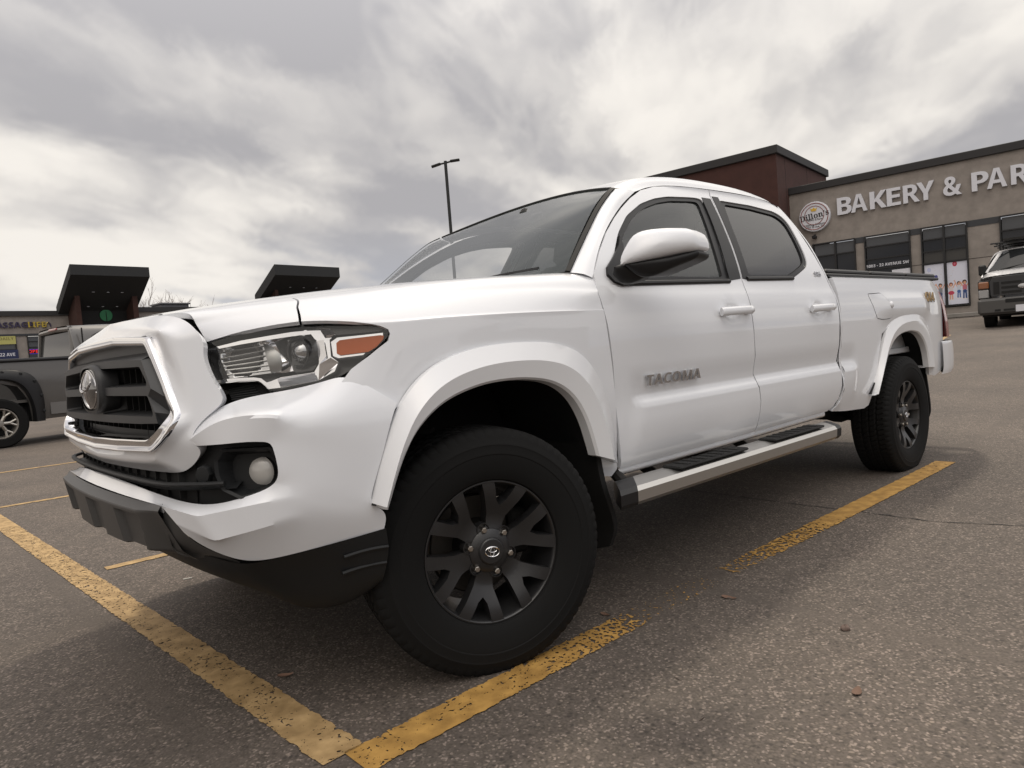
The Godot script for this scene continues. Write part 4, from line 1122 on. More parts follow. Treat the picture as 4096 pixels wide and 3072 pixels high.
func build_front(t: Node3D) -> void:
	# -------------------------------------------------- body coloured frame of the grille
	var gv := []; var gf := []; var gs := {}
	var k := D.gs.size() / 9
	for i in k:
		for j in 3: gv.append(Vector3(D.gs[i * 9 + j * 3], D.gs[i * 9 + j * 3 + 1], D.gs[i * 9 + j * 3 + 2]))
	for i in k - 1:
		for j in 2: gf.append([i * 3 + j, i * 3 + j + 1, i * 3 + j + 4, i * 3 + j + 3])
		gs[Vector2i(i * 3 + 1, i * 3 + 4)] = 1
		if i in [2, 6, 12]: gs[Vector2i(i * 3, i * 3 + 1)] = 3
	var gm := cage(gv, gf, gs, 3, 0.03)
	if (gm.v[gm.t[1]] - gm.v[gm.t[0]]).cross(gm.v[gm.t[2]] - gm.v[gm.t[0]]).x > 0:
		for i in gf.size(): gf[i].reverse()
		gm = cage(gv, gf, gs, 3, 0.03)
	gm.add(mirrored(gm))
	obj("grille_surround", gm, M.white, t, 45)
	# -------------------------------------------------- chrome frame
	var outer := []
	for i in k: outer.append(gv[i * 3])
	var ring := []
	for i in range(k - 1, 0, -1): ring.append(Vector3(outer[i].x, outer[i].y, -outer[i].z))
	for i in k - 1: ring.append(outer[i])
	ring = resample(ring + [ring[0]], 240, 1)
	ring[-1] = ring[0]
	var rows := [[], [], [], [], []]
	for p in ring:
		var c := Vector3(p.x, 0.95, 0)
		var low: float = smoothstep(0.93, 0.86, p.y)
		var w := lerpf(0.026, 0.036, low)
		var d: Vector3 = (c - p); d.x = 0
		var q := Vector2(absf(d.z), absf(d.y))
		d = Vector3(0, signf(d.y) * (1.0 if q.y > 0.10 or true else 0.0) * clampf(absf(p.y - 0.93) / 0.14, 0, 1), signf(d.z) * clampf(absf(p.z) / 0.5, 0, 1) * clampf(1.25 - absf(p.y - 0.93) / 0.2, 0.3, 1)).normalized()
		rows[0].append(p + Vector3(0.010, 0, 0))
		rows[1].append(p + Vector3(-0.012, 0, 0) - d * 0.001)
		rows[2].append(p + Vector3(-0.019 + 0.012 * low, 0, 0) + d * w * 0.5)
		rows[3].append(p + Vector3(-0.012, 0, 0) + d * w)
		rows[4].append(p + Vector3(0.035, 0, 0) + d * (w + 0.004))
	obj("chrome_frame", loft(rows, 240, 16, true), M.chrome, t, 40)
	# -------------------------------------------------- black grille bars
	var bars := group_node("grille", t)
	var face := PackedVector2Array()
	var half := [[0, 1.056], [0.30, 1.052], [0.525, 1.043], [0.552, 1.005], [0.580, 0.967], [0.552, 0.948], [0.592, 0.905], [0.606, 0.876], [0.45, 0.872], [0.2, 0.870], [0, 0.870]]
	for q in half: face.append(Vector2(q[0], q[1]))
	for i in range(half.size() - 2, 0, -1): face.append(Vector2(-half[i][0], half[i][1]))
	var holes := []
	for s in [1.0, -1.0]:
		holes.append(rounded(poly([0.075 * s, 1.034, 0.505 * s, 1.026, 0.550 * s, 0.985, 0.546 * s, 0.973, 0.075 * s, 0.975]), 0.008))
		holes.append(rounded(poly([0.075 * s, 0.951, 0.545 * s, 0.948, 0.565 * s, 0.925, 0.578 * s, 0.900, 0.572 * s, 0.893, 0.075 * s, 0.893]), 0.008))
	var fm := trim(func(z: float, y: float) -> Vector3: return Vector3(fin_x(z), y, z), face, holes, 0.05, 0.0, true)
	obj("bar_frame", fm, M.grille_black, bars)
	var deep := Mb.new()
	for h in holes:
		for i in h.size():
			var a: Vector2 = h[i]; var b: Vector2 = h[(i + 1) % h.size()]
			var ex := 0.07
			# lower faces slope: the openings are funnels
			var ia := a.lerp(Vector2(signf(a.x) * 0.32, a.y), 0.14); var ib := b.lerp(Vector2(signf(b.x) * 0.32, b.y), 0.14)
			var mid := 1.004 if a.y > 0.96 else 0.922
			ia.y = lerpf(a.y, mid, 0.28); ib.y = lerpf(b.y, mid, 0.28)
			deep.quad(Vector3(fin_x(a.x), a.y, a.x), Vector3(fin_x(b.x), b.y, b.x), Vector3(fin_x(b.x) + ex, ib.y, ib.x), Vector3(fin_x(a.x) + ex, ia.y, ia.x))
	obj("bar_funnel", deep, M.grille_black, bars)
	for s in [1.0, -1.0]:
		var sides := Mb.new()
		var so := [Vector2(.525, 1.043), Vector2(.552, 1.005), Vector2(.580, .967), Vector2(.552, .948), Vector2(.592, .905), Vector2(.606, .876)]
		var si := [Vector2(.532, 1.056), Vector2(.566, 1.005), Vector2(.594, .968), Vector2(.612, .930), Vector2(.612, .895), Vector2(.590, .850)]
		for i in 5: sides.quad(Vector3(fin_x(so[i].x), so[i].y, so[i].x * s), Vector3(fin_x(so[i + 1].x), so[i + 1].y, so[i + 1].x * s), Vector3(-0.795, si[i + 1].y, si[i + 1].x * s), Vector3(-0.795, si[i].y, si[i].x * s))
		obj("bar_cheek", sides, M.grille_black, bars)
	obj("grille_brow", loft([pts([-.812, 1.108, -.50, -.825, 1.112, 0, -.812, 1.108, .50]), pts([-.800, 1.095, -.51, -.812, 1.098, 0, -.800, 1.095, .51]), pts([-.800, 1.060, -.54, -.812, 1.062, 0, -.800, 1.060, .54]), pts([-.836, 1.043, -.525, -.846, 1.056, 0, -.836, 1.043, .525])], 24, 8, false, true), M.grille_black, bars)
	obj("grille_shelf", loft([pts([-.833, .872, -.60, -.846, .870, 0, -.833, .872, .60]), pts([-.79, .865, -.60, -.80, .862, 0, -.79, .865, .60])], 24, 2, false, true), M.grille_black, bars)
	obj("grille_shelf", loft([pts([-.78, .83, -.58, -.785, .825, 0, -.78, .83, .58]), pts([-.836, .815, -.57, -.85, .800, 0, -.836, .815, .57])], 24, 2, false, true), M.grille_black, bars)
	obj("grille_backing", bx(Vector3(-0.745, 0.955, 0), Vector3(0.02, 0.31, 0.98)), M.void_black, bars)
	for i in 17:
		var z := (i - 8) * 0.068
		obj("grille_slat", bx(Vector3(-0.775, 0.945, z), Vector3(0.03, 0.24, 0.006)), M.void_black, bars)
	# emblem
	var em := group_node("emblem", bars)
	var plate := []
	for r in [[0.045, 1.0], [0.0, 1.0], [-0.012, 0.95], [-0.014, 0.86]]:
		var row := []
		for i in 33:
			var g := TAU * i / 32
			var c8 := pow(pow(absf(cos(g)), 3.0) + pow(absf(sin(g)), 3.0), -1.0 / 3.0)
			row.append(Vector3(-0.850 + r[0], 0.9725 + sin(g) * 0.078 * c8 * r[1], cos(g) * 0.132 * c8 * r[1]))
		plate.append(row)
	var pm := loft(plate, 64, 6, false, true)
	obj("emblem_base", pm, M.grille_black, bars, 50)
	var dome := grid(func(u: float, w: float) -> Vector3:
		var g := TAU * u
		return Vector3(-0.859 - 0.020 * (1 - w * w), 0.9725 + sin(g) * 0.066 * w, cos(g) * 0.114 * w), 48, 10, false)
	obj("emblem_disc", dome, M.dark_gloss, bars, 60)
	three_ovals(em, Vector3(-0.8585, 0.9725, 0), Vector3(0, 0, 1), Vector3(0, 1, 0), 0.102, 0.060, 0.0058, M.badge, 0.020)
	# -------------------------------------------------- bumper
	var bv := pts(D.bv); var bq := []; var bc := {}
	for i in range(0, D.bq.size(), 4): bq.append([int(D.bq[i]), int(D.bq[i + 1]), int(D.bq[i + 2]), int(D.bq[i + 3])])
	for i in range(0, D.bc.size(), 3): bc[Vector2i(mini(D.bc[i], D.bc[i + 1]), maxi(D.bc[i], D.bc[i + 1]))] = int(D.bc[i + 2])
	var bm := cage(bv, bq, bc, 3, 0.022)
	var sum := Vector3.ZERO
	for i in range(0, 300, 3): sum += (bm.v[bm.t[i + 1]] - bm.v[bm.t[i]]).cross(bm.v[bm.t[i + 2]] - bm.v[bm.t[i]])
	if sum.x > 0:
		for i in bq.size(): bq[i].reverse()
		bm = cage(bv, bq, bc, 3, 0.022)
	bm.add(mirrored(bm))
	obj("front_bumper", bm, M.white, t, 26)
	# -------------------------------------------------- black intake, fog lamp panels
	var plan := func(off: float, y: float, a: float, b: float, n: int) -> Array:
		var r := []
		for i in n:
			var p := on_plan(lerpf(a, b, float(i) / (n - 1)), off)
			r.append(Vector3(p.x, y, p.y))
		return r
	var back := loft([plan.call(0.075, 0.845, 0.0, 0.72, 20), plan.call(0.062, 0.60, 0.0, 0.72, 20)], 30, 2, true)
	back.add(mirrored(back))
	var intake := obj("intake_panel", back, M.black_plastic, t)
	var gap := loft([plan.call(0.070, 0.80, 0.0, 0.33, 12), plan.call(0.060, 0.64, 0.0, 0.33, 12)], 20, 2, true)
	gap.add(mirrored(gap))
	obj("intake_mesh", gap, M.void_black, intake)
	for y in [[0.716, 0.018, 0.0, 0.468]]:
		var r: Array = plan.call(y[1], y[0], y[2], y[3], 24)
		var m := tube(r, 0.008, 8, false, 0.8)
		m.add(mirrored(m))
		obj("intake_bar", m, M.black_plastic, intake)
	var shelf := loft([plan.call(0.024, 0.700, 0.0, 0.5, 16), plan.call(0.07, 0.712, 0.0, 0.5, 16)], 20, 2, false)
	shelf.add(mirrored(shelf))
	obj("intake_shelf", shelf, M.black_plastic, intake)
	for i in 15:
		var z := (i - 7) * 0.085
		obj("intake_slat", bx(Vector3(-0.80 + 0.06 * z * z, 0.72, z), Vector3(0.03, 0.10, 0.006)), M.void_black, intake)
	for s in 2:
		var mir := func(m: Mb) -> Mb: return m if s == 0 else mirrored(m)
		var fog := group_node("fog_lamp", t)
		var loops := [[], [], [], []]
		var ring0 := pts([-.742, .775, .729, -.730, .800, .743, -.632, .797, .818, -.616, .770, .829, -.614, .712, .829, -.632, .688, .820, -.70, .672, .770, -.733, .698, .737, -.742, .738, .729])
		var fc := Vector3(-.678, .736, .783)
		var inn := Vector3(0.66, 0.0, -0.75)
		for p in resample(ring0 + [ring0[0]], 49, 0):
			loops[0].append(fc + (p - fc) * 1.0 + inn * 0.030)
			loops[1].append(fc + (p - fc) * 1.0 - inn * 0.006)
			loops[2].append(fc + (p - fc) * 0.90 - inn * 0.002)
			loops[3].append(fc + Vector3(0.010, -0.004, 0.0) + (p - fc) * 0.62 + inn * 0.058)
		obj("fog_bezel", mir.call(loft(loops, 48, 9, false, true)), M.black_plastic, fog, 30)
		var nn := Vector3(-0.80, 0.02, 0.60).normalized()
		var fb := Basis(Vector3.UP.cross(nn).normalized(), nn.cross(Vector3.UP.cross(nn)).normalized(), nn)
		var at := Transform3D(fb, Vector3(-.640, .730, .752))
		obj("fog_reflector", mir.call(Mb.new().add(lathe([Vector2(0, 0.004), Vector2(0.009, 0.0), Vector2(0.010, -0.024), Vector2(0.022, -0.022), Vector2(0.036, -0.008), Vector2(0.043, 0.004), Vector2(0.046, 0.0), Vector2(0.046, -0.03)], 32), at)), M.reflector, fog)
		obj("fog_lens", mir.call(Mb.new().add(lathe([Vector2(0, 0.019), Vector2(0.015, 0.018), Vector2(0.030, 0.013), Vector2(0.040, 0.006), Vector2(0.044, 0.0)], 32), at)), M.frosted, fog, 60)
		obj("blanking_plug", mir.call(Mb.new().add(lathe([Vector2(0, 0.016), Vector2(0.020, 0.014), Vector2(0.024, 0.008), Vector2(0.025, 0.0)], 8), Transform3D(fb, Vector3(-.752, .737, .682)))), M.black_plastic, fog)
	# -------------------------------------------------- skid plate and air dam
	var zz := func(u: float) -> float: return lerpf(-0.60, 0.60, u)
	var pads := [[-0.46, -0.20], [0.0, 0.165], [0.325, 0.50]]
	var skid := grid(func(u: float, w: float) -> Vector3:
		var z: float = zz.call(u)
		var a := absf(z)
		var top := Vector3(-0.872 + 0.08 * a * a, 0.664, z)
		var lip := Vector3(-0.905 + 0.09 * a * a + 0.02 * smoothstep(0.5, 0.6, a), 0.650, z)
		var bot := Vector3(-0.888 + 0.10 * a * a + 0.05 * smoothstep(0.48, 0.6, a), 0.535, z)
		var und := Vector3(-0.80 + 0.10 * a * a, 0.520 - 0.02 * smoothstep(0.4, 0.6, a), z)
		var p: Vector3
		if w < 0.12: p = top.lerp(lip, w / 0.12)
		elif w < 0.85: p = lip.lerp(bot, (w - 0.12) / 0.73)
		else: p = bot.lerp(und, (w - 0.85) / 0.15)
		for d in pads:
			var sl := (w - 0.5) * 0.02
			var inn := smoothstep(d[0] - 0.004 + sl, d[0] + 0.012 + sl, z) * smoothstep(d[1] + 0.004 - sl, d[1] - 0.010 - sl, z)
			p.x += 0.016 * inn * smoothstep(0.20, 0.25, w)
		return p, 240, 36, false)
	var sp := obj("skid_plate", skid, M.skid_grey, t, 40)
	for s in 2:
		var mir := func(m: Mb) -> Mb: return m if s == 0 else mirrored(m)
		var wing := loft([pts([-.838, .665, .592, -.826, .634, .612, -.806, .592, .638, -.772, .551, .668, -.703, .503, .729]), pts([-.836, .662, .590, -.835, .60, .580, -.82, .555, .575, -.77, .528, .62, -.70, .490, .70]), pts([-.828, .58, .585, -.815, .537, .575, -.79, .515, .58, -.74, .50, .61, -.66, .47, .66])], 20, 8, false)
		obj("skid_wing", mir.call(wing), M.skid_grey, sp)
		var dam := loft([pts([-.80, .520, 0, -.79, .515, .30, -.765, .52, .58, -.705, .50, .73, -.64, .502, .78, -.55, .515, .83, -.45, .525, .862, -.355, .532, .878]), pts([-.76, .46, 0, -.75, .46, .3, -.73, .46, .56, -.68, .45, .68, -.62, .44, .74, -.53, .45, .80, -.44, .455, .84, -.345, .46, .862]), pts([-.70, .415, 0, -.69, .41, .3, -.67, .405, .50, -.60, .365, .62, -.535, .325, .70, -.46, .325, .765, -.40, .345, .80, -.352, .372, .825]), pts([-.62, .41, 0, -.62, .41, .3, -.60, .40, .48, -.54, .36, .58, -.48, .325, .65, -.42, .325, .70, -.37, .345, .73, -.33, .372, .75])], 44, 14, true)
		obj("air_dam", mir.call(dam), M.black_plastic, sp, 60)
		for y in [0.478, 0.43]:
			var ridge := []
			for i in 8:
				var u := i / 7.0
				ridge.append(Vector3(lerpf(-0.47, -0.348, u), y - 0.004 + 0.016 * u * (1.2 - u), lerpf(0.842, 0.868, u) - (0.478 - y) * 0.36))
			obj("dam_ridge", mir.call(tube(ridge, 0.006, 6)), M.black_plastic, sp)
	# -------------------------------------------------- headlights
	var lo := Vector3(D.lampf[0], D.lampf[1], D.lampf[2]); var l1 := Vector3(D.lampf[3], D.lampf[4], D.lampf[5])
	var l2 := Vector3(D.lampf[6], D.lampf[7], D.lampf[8]); var ln := Vector3(D.lampf[9], D.lampf[10], D.lampf[11])
	var out := rounded(poly(D.l_out), 0.006, 2)
	for s in 2:
		var mir := func(m: Mb) -> Mb: return m if s == 0 else mirrored(m)
		var h := group_node("headlight", t)
		var put := func(called: String, pg: PackedVector2Array, depth: float, thick: float, bev: float, mat: Material) -> void:
			obj(called, mir.call(slab(pg, thick, bev, lo + ln * (depth - thick), l1, l2)), mat, h)
		var rimw := Mb.new()
		for i in out.size():
			var a := out[i]; var b := out[(i + 1) % out.size()]
			var pa := lo + l1 * a.x + l2 * a.y; var pb := lo + l1 * b.x + l2 * b.y
			rimw.quad(pa + ln * 0.004, pb + ln * 0.004, pb - ln * 0.085, pa - ln * 0.085)
		obj("lamp_wall", mir.call(rimw), M.lamp_black, h)
		put.call("lamp_back", Geometry2D.offset_polygon(out, 0.012)[0], -0.082, 0.004, 0.0, M.lamp_black)
		var trimpg := poly(D.l_trim)
		put.call("chrome_trim", trimpg, -0.018, 0.03, 0.003, M.chrome)
		put.call("dark_fairing", poly(D.l_dark), -0.014, 0.012, 0.002, M.lamp_grey)
		put.call("signal_frame", poly(D.l_turnf), -0.010, 0.022, 0.003, M.chrome)
		put.call("turn_signal", poly(D.l_turn), -0.005, 0.012, 0.002, M.amber)
		put.call("reflector_box", poly(D.l_refl), -0.056, 0.012, 0.0, M.lamp_grey)
		var bowl := func(pg: PackedVector2Array, depth: float, sink: float) -> Callable:
			var c := Vector2.ZERO
			for p in pg: c += p
			c /= pg.size()
			return func(x: float, y: float) -> Vector3:
				var d := (Vector2(x, y) - c) / 0.055
				return lo + l1 * x + l2 * y + ln * (depth - sink * (1.0 - minf(1.0, d.length_squared())))
		obj("reflector_bowl", mir.call(trim(bowl.call(poly(D.l_refl), -0.040, 0.034), poly(D.l_refl), [], 0.008, 0.004)), M.reflector, h)
		for i in 6:
			var q := poly(D.l_refl)
			var a := q[0].lerp(q[5], (i + 0.6) / 6.2).lerp(q[6], 0.25 * sin(PI * i / 6.0)); var b := q[3].lerp(q[4], (i + 0.6) / 6.2)
			var pa := lo + l1 * a.x + l2 * a.y - ln * 0.036; var pb := lo + l1 * b.x + l2 * b.y - ln * 0.036
			obj("reflector_flute", mir.call(tube([pa, pa.lerp(pb, 0.5) - ln * 0.002, pb], 0.0020, 6)), M.frost_metal, h)
		obj("high_beam_reflector", mir.call(trim(bowl.call(poly(D.l_high), -0.046, -0.020), poly(D.l_high), [], 0.006, 0.006)), M.frost_metal, h)
		obj("bowl", mir.call(trim(bowl.call(poly(D.l_bowl), -0.046, 0.030), poly(D.l_bowl), [], 0.006, 0.006)), M.chrome, h)
		put.call("projector_bezel", rounded(poly(D.l_bezel), 0.012), -0.034, 0.02, 0.004, M.lamp_black)
		var pj: Vector3 = lo + l1 * D.l_proj[0] + l2 * D.l_proj[1]
		var pr: float = D.l_proj[2] * 1.22
		var fwd := Vector3(-0.94, 0.03, 0.30).normalized()
		var pb := Basis(Vector3.UP.cross(fwd).normalized(), fwd.cross(Vector3.UP.cross(fwd)).normalized(), fwd)
		var pt := Transform3D(pb, pj - ln * 0.03)
		obj("projector_ring", mir.call(Mb.new().add(lathe([Vector2(pr * 1.02, 0.004), Vector2(pr * 1.12, 0.016), Vector2(pr * 1.30, 0.018), Vector2(pr * 1.36, 0.010), Vector2(pr * 1.36, -0.03)], 36), pt)), M.lamp_black, h)
		obj("projector_lens", mir.call(Mb.new().add(lathe([Vector2(0, 0.030), Vector2(pr * 0.3, 0.0285), Vector2(pr * 0.6, 0.023), Vector2(pr * 0.85, 0.012), Vector2(pr * 1.04, -0.002)], 36), pt)), M.lens_glass, h, 70)
		for fk in ["l_fac0", "l_fac1", "l_fac2", "l_fac3", "l_fac4"]:
			var fp := pts(D[fk]); var fm2 := Mb.new()
			for p in fp: fm2.v.append(p + ln * 0.004)
			for i in range(1, fp.size() - 1): fm2.tri(0, i + 1, i)
			obj("trim_facet", mir.call(fm2), M.chrome, h, 1.0)
		put.call("running_light", poly(D.l_drl), -0.015, 0.006, 0.001, M.drl)
		var leds := poly(D.l_drl)
		for i in 16:
			var a := leds[0].lerp(leds[1], (i + 0.5) / 16.0).lerp(leds[5].lerp(leds[4], (i + 0.5) / 16.0), 0.5)
			obj("light_cell", mir.call(slab(PackedVector2Array([a + Vector2(-0.0035, -0.006), a + Vector2(0.0030, -0.006), a + Vector2(0.0038, 0.005), a + Vector2(-0.0025, 0.005)]), 0.003, 0.001, lo - ln * 0.0155, l1, l2)), M.chrome, h)
		var lens := func(x: float, y: float) -> Vector3:
			return lo + l1 * x + l2 * y + ln * 0.006
		obj("lamp_lens", mir.call(trim(lens, out, [], 0.04, 0.0)), M.clear_lens, h)
		var vent := poly(D.l_vent)
		obj("vent", mir.call(slab(vent, 0.02, 0.0, lo - ln * 0.05, l1, l2)), M.void_black, h)
		for i in 6:
			var a := vent[0].lerp(vent[8], (i + 0.5) / 6.0); var b := vent[1].lerp(vent[6], (i + 0.5) / 6.0)
			var pa := lo + l1 * a.x + l2 * a.y - ln * 0.026; var pb2 := lo + l1 * b.x + l2 * b.y - ln * 0.026
			obj("vent_louvre", mir.call(tube([pa, pb2], 0.0035, 6)), M.black_plastic, h)

func make_materials() -> void:
	M.white = coat(mat(Color(0.69, 0.705, 0.735), 0.35), 1.0, 0.015)
	M.white_satin = coat(mat(Color(0.70, 0.71, 0.73), 0.38), 0.9, 0.05)
	M.black_trim = dull(mat(Color(0.011, 0.011, 0.012), 0.42), 0.4)
	M.black_plastic = dull(mat(Color(0.011, 0.012, 0.013), 0.55), 0.4)
	M.grille_black = mat(Color(0.028, 0.029, 0.031), 0.5)
	M.skid_grey = mat(Color(0.048, 0.047, 0.046), 0.45)
	M.void_black = mat(Color(0.006, 0.006, 0.006), 0.8)
	M.well = mat(Color(0.008, 0.008, 0.009), 0.9)
	M.rubber = dull(mat(Color(0.010, 0.010, 0.010), 0.7), 0.35)
	M.vinyl = mat(Color(0.014, 0.014, 0.015), 0.5)
	M.tyre = dull(mat(Color(0.0085, 0.0085, 0.0085), 0.78), 0.28)
	M.rim = coat(mat(Color(0.017, 0.017, 0.018), 0.42, 0.2), 0.4, 0.25)
	M.dark_iron = mat(Color(0.015, 0.014, 0.013), 0.7, 0.3)
	M.dull_steel = mat(Color(0.10, 0.09, 0.08), 0.5, 0.8)
	M.nickel = mat(Color(0.42, 0.39, 0.35), 0.32, 1.0)
	M.chrome = mat(Color(0.80, 0.80, 0.81), 0.05, 1.0)
	M.badge = mat(Color(0.55, 0.55, 0.56), 0.18, 1.0)
	M.dark_gloss = coat(mat(Color(0.01, 0.01, 0.011), 0.1), 1.0, 0.02)
	M.brushed = mat(Color(0.50, 0.49, 0.47), 0.32, 0.9)
	M.decal_grey = mat(Color(0.08, 0.075, 0.07), 0.5)
	M.decal_gold = mat(Color(0.27, 0.17, 0.06), 0.5)
	M.interior = mat(Color(0.03, 0.03, 0.032), 0.8)
	M.seat_cloth = mat(Color(0.035, 0.034, 0.034), 0.9)
	M.headliner = mat(Color(0.10, 0.098, 0.095), 0.9)
	M.side_glass = pane(Color(0.05, 0.06, 0.06), 0.30)
	M.privacy_glass = pane(Color(0.012, 0.012, 0.014), 0.9)
	M.windscreen = pane(Color(0.09, 0.12, 0.11), 0.20)
	M.red_lens = coat(mat(Color(0.25, 0.012, 0.012), 0.2), 1.0, 0.03)
	M.amber = dull(mat(Color(0.36, 0.075, 0.008), 0.4), 0.3)
	M.reflector = mat(Color(0.50, 0.50, 0.50), 0.14, 1.0)
	M.fog_glass = pane(Color(0.6, 0.6, 0.6), 0.14)
	M.frost_metal = mat(Color(0.30, 0.30, 0.29), 0.34, 1.0)
	M.frosted = coat(mat(Color(0.46, 0.45, 0.43), 0.35, 0.1), 1.0, 0.03)
	M.lamp_black = coat(mat(Color(0.012, 0.012, 0.012), 0.3), 0.5, 0.05)
	M.lamp_grey = mat(Color(0.05, 0.048, 0.047), 0.25, 0.4)
	M.lens_glass = coat(mat(Color(0.34, 0.34, 0.34), 0.06, 0.9), 1.0, 0.01)
	M.drl = coat(mat(Color(0.65, 0.65, 0.66), 0.2), 1.0, 0.05)
	M.clear_lens = pane(Color(0.5, 0.5, 0.5), 0.02)


# ------------------------------------------------------------------ surroundings
func land(x: float) -> float:
	# the lot is level round the truck and climbs gently towards the shops on the right
	var s := clampf(x, -400, 31)
	var k := 1.6
	return 0.0452 * k * log(1.0 + exp((s - 4.9) / k))

func ss(a: float, b: float, x: float) -> float:
	return smoothstep(a, b, x)

func sky_image() -> ImageTexture:
	var W := 2048; var H := 1024
	var im := Image.create_empty(W, H, false, Image.FORMAT_RGBF)
	var n1 := FastNoiseLite.new()
	n1.seed = 11; n1.noise_type = FastNoiseLite.TYPE_SIMPLEX_SMOOTH
	n1.fractal_octaves = 4; n1.frequency = 0.42; n1.fractal_gain = 0.45
	n1.domain_warp_enabled = true; n1.domain_warp_amplitude = 1.1; n1.domain_warp_frequency = 0.30; n1.domain_warp_fractal_octaves = 3
	var n2 := FastNoiseLite.new()
	n2.seed = 5; n2.noise_type = FastNoiseLite.TYPE_SIMPLEX_SMOOTH
	n2.fractal_octaves = 4; n2.frequency = 1.3; n2.fractal_gain = 0.48
	n2.domain_warp_enabled = true; n2.domain_warp_amplitude = 0.35; n2.domain_warp_frequency = 0.8
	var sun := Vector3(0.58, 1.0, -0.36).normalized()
	for j in H / 2:
		var el := PI / 2 - (j + 0.5) / H * PI
		var y := sin(el); var c := cos(el)
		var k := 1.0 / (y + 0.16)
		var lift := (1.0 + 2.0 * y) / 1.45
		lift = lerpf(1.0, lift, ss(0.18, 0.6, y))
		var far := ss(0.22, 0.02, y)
		for i in W:
			var az := ((i + 0.5) / W - 0.5) * TAU
			var d := Vector3(sin(az) * c, y, -cos(az) * c)
			var px := d.x * k; var pz := d.z * k
			# cloud streets run across the view
			var u := px * 0.82 - pz * 0.57; var v := px * 0.57 + pz * 0.82
			var a := n1.get_noise_2d(u * 0.72, v * 1.25)
			var b := n2.get_noise_2d(u * 0.8 + 7.0, v * 1.5)
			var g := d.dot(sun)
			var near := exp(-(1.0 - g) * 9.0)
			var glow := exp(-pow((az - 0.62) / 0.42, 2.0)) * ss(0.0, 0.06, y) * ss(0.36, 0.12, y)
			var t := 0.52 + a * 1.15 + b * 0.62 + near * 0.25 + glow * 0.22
			t = clampf(t, 0.0, 1.0)
			t = t * t * (3.0 - 2.0 * t) * 0.6 + t * 0.4
			var r := lerpf(0.45, 0.95, t); var gg := lerpf(0.44, 0.905, t); var bb := lerpf(0.455, 0.845, t)
			# bluish breaks low on the left
			var blue := ss(0.05, -0.40, b + a * 0.7) * far * ss(0.9, 0.2, az) * 0.6
			r = lerpf(r, 0.48, blue); gg = lerpf(gg, 0.52, blue); bb = lerpf(bb, 0.60, blue)
			var warm := ss(0.3, 1.2, az) * 0.04
			r *= 1.0 + warm; bb *= 1.0 - warm
			var cool := ss(0.55, -0.3, az) * ss(-1.8, -0.6, az) * 0.06
			r *= 1.0 - cool; gg *= 1.0 - cool * 0.7; bb *= 1.0 + cool * 0.3
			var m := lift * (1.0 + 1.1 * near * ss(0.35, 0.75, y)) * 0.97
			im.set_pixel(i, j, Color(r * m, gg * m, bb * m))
	for j in range(H / 2, H):
		for i in range(0, W, 64): im.fill_rect(Rect2i(i, j, 64, 1), Color(0.16, 0.15, 0.14))
	return ImageTexture.create_from_image(im)

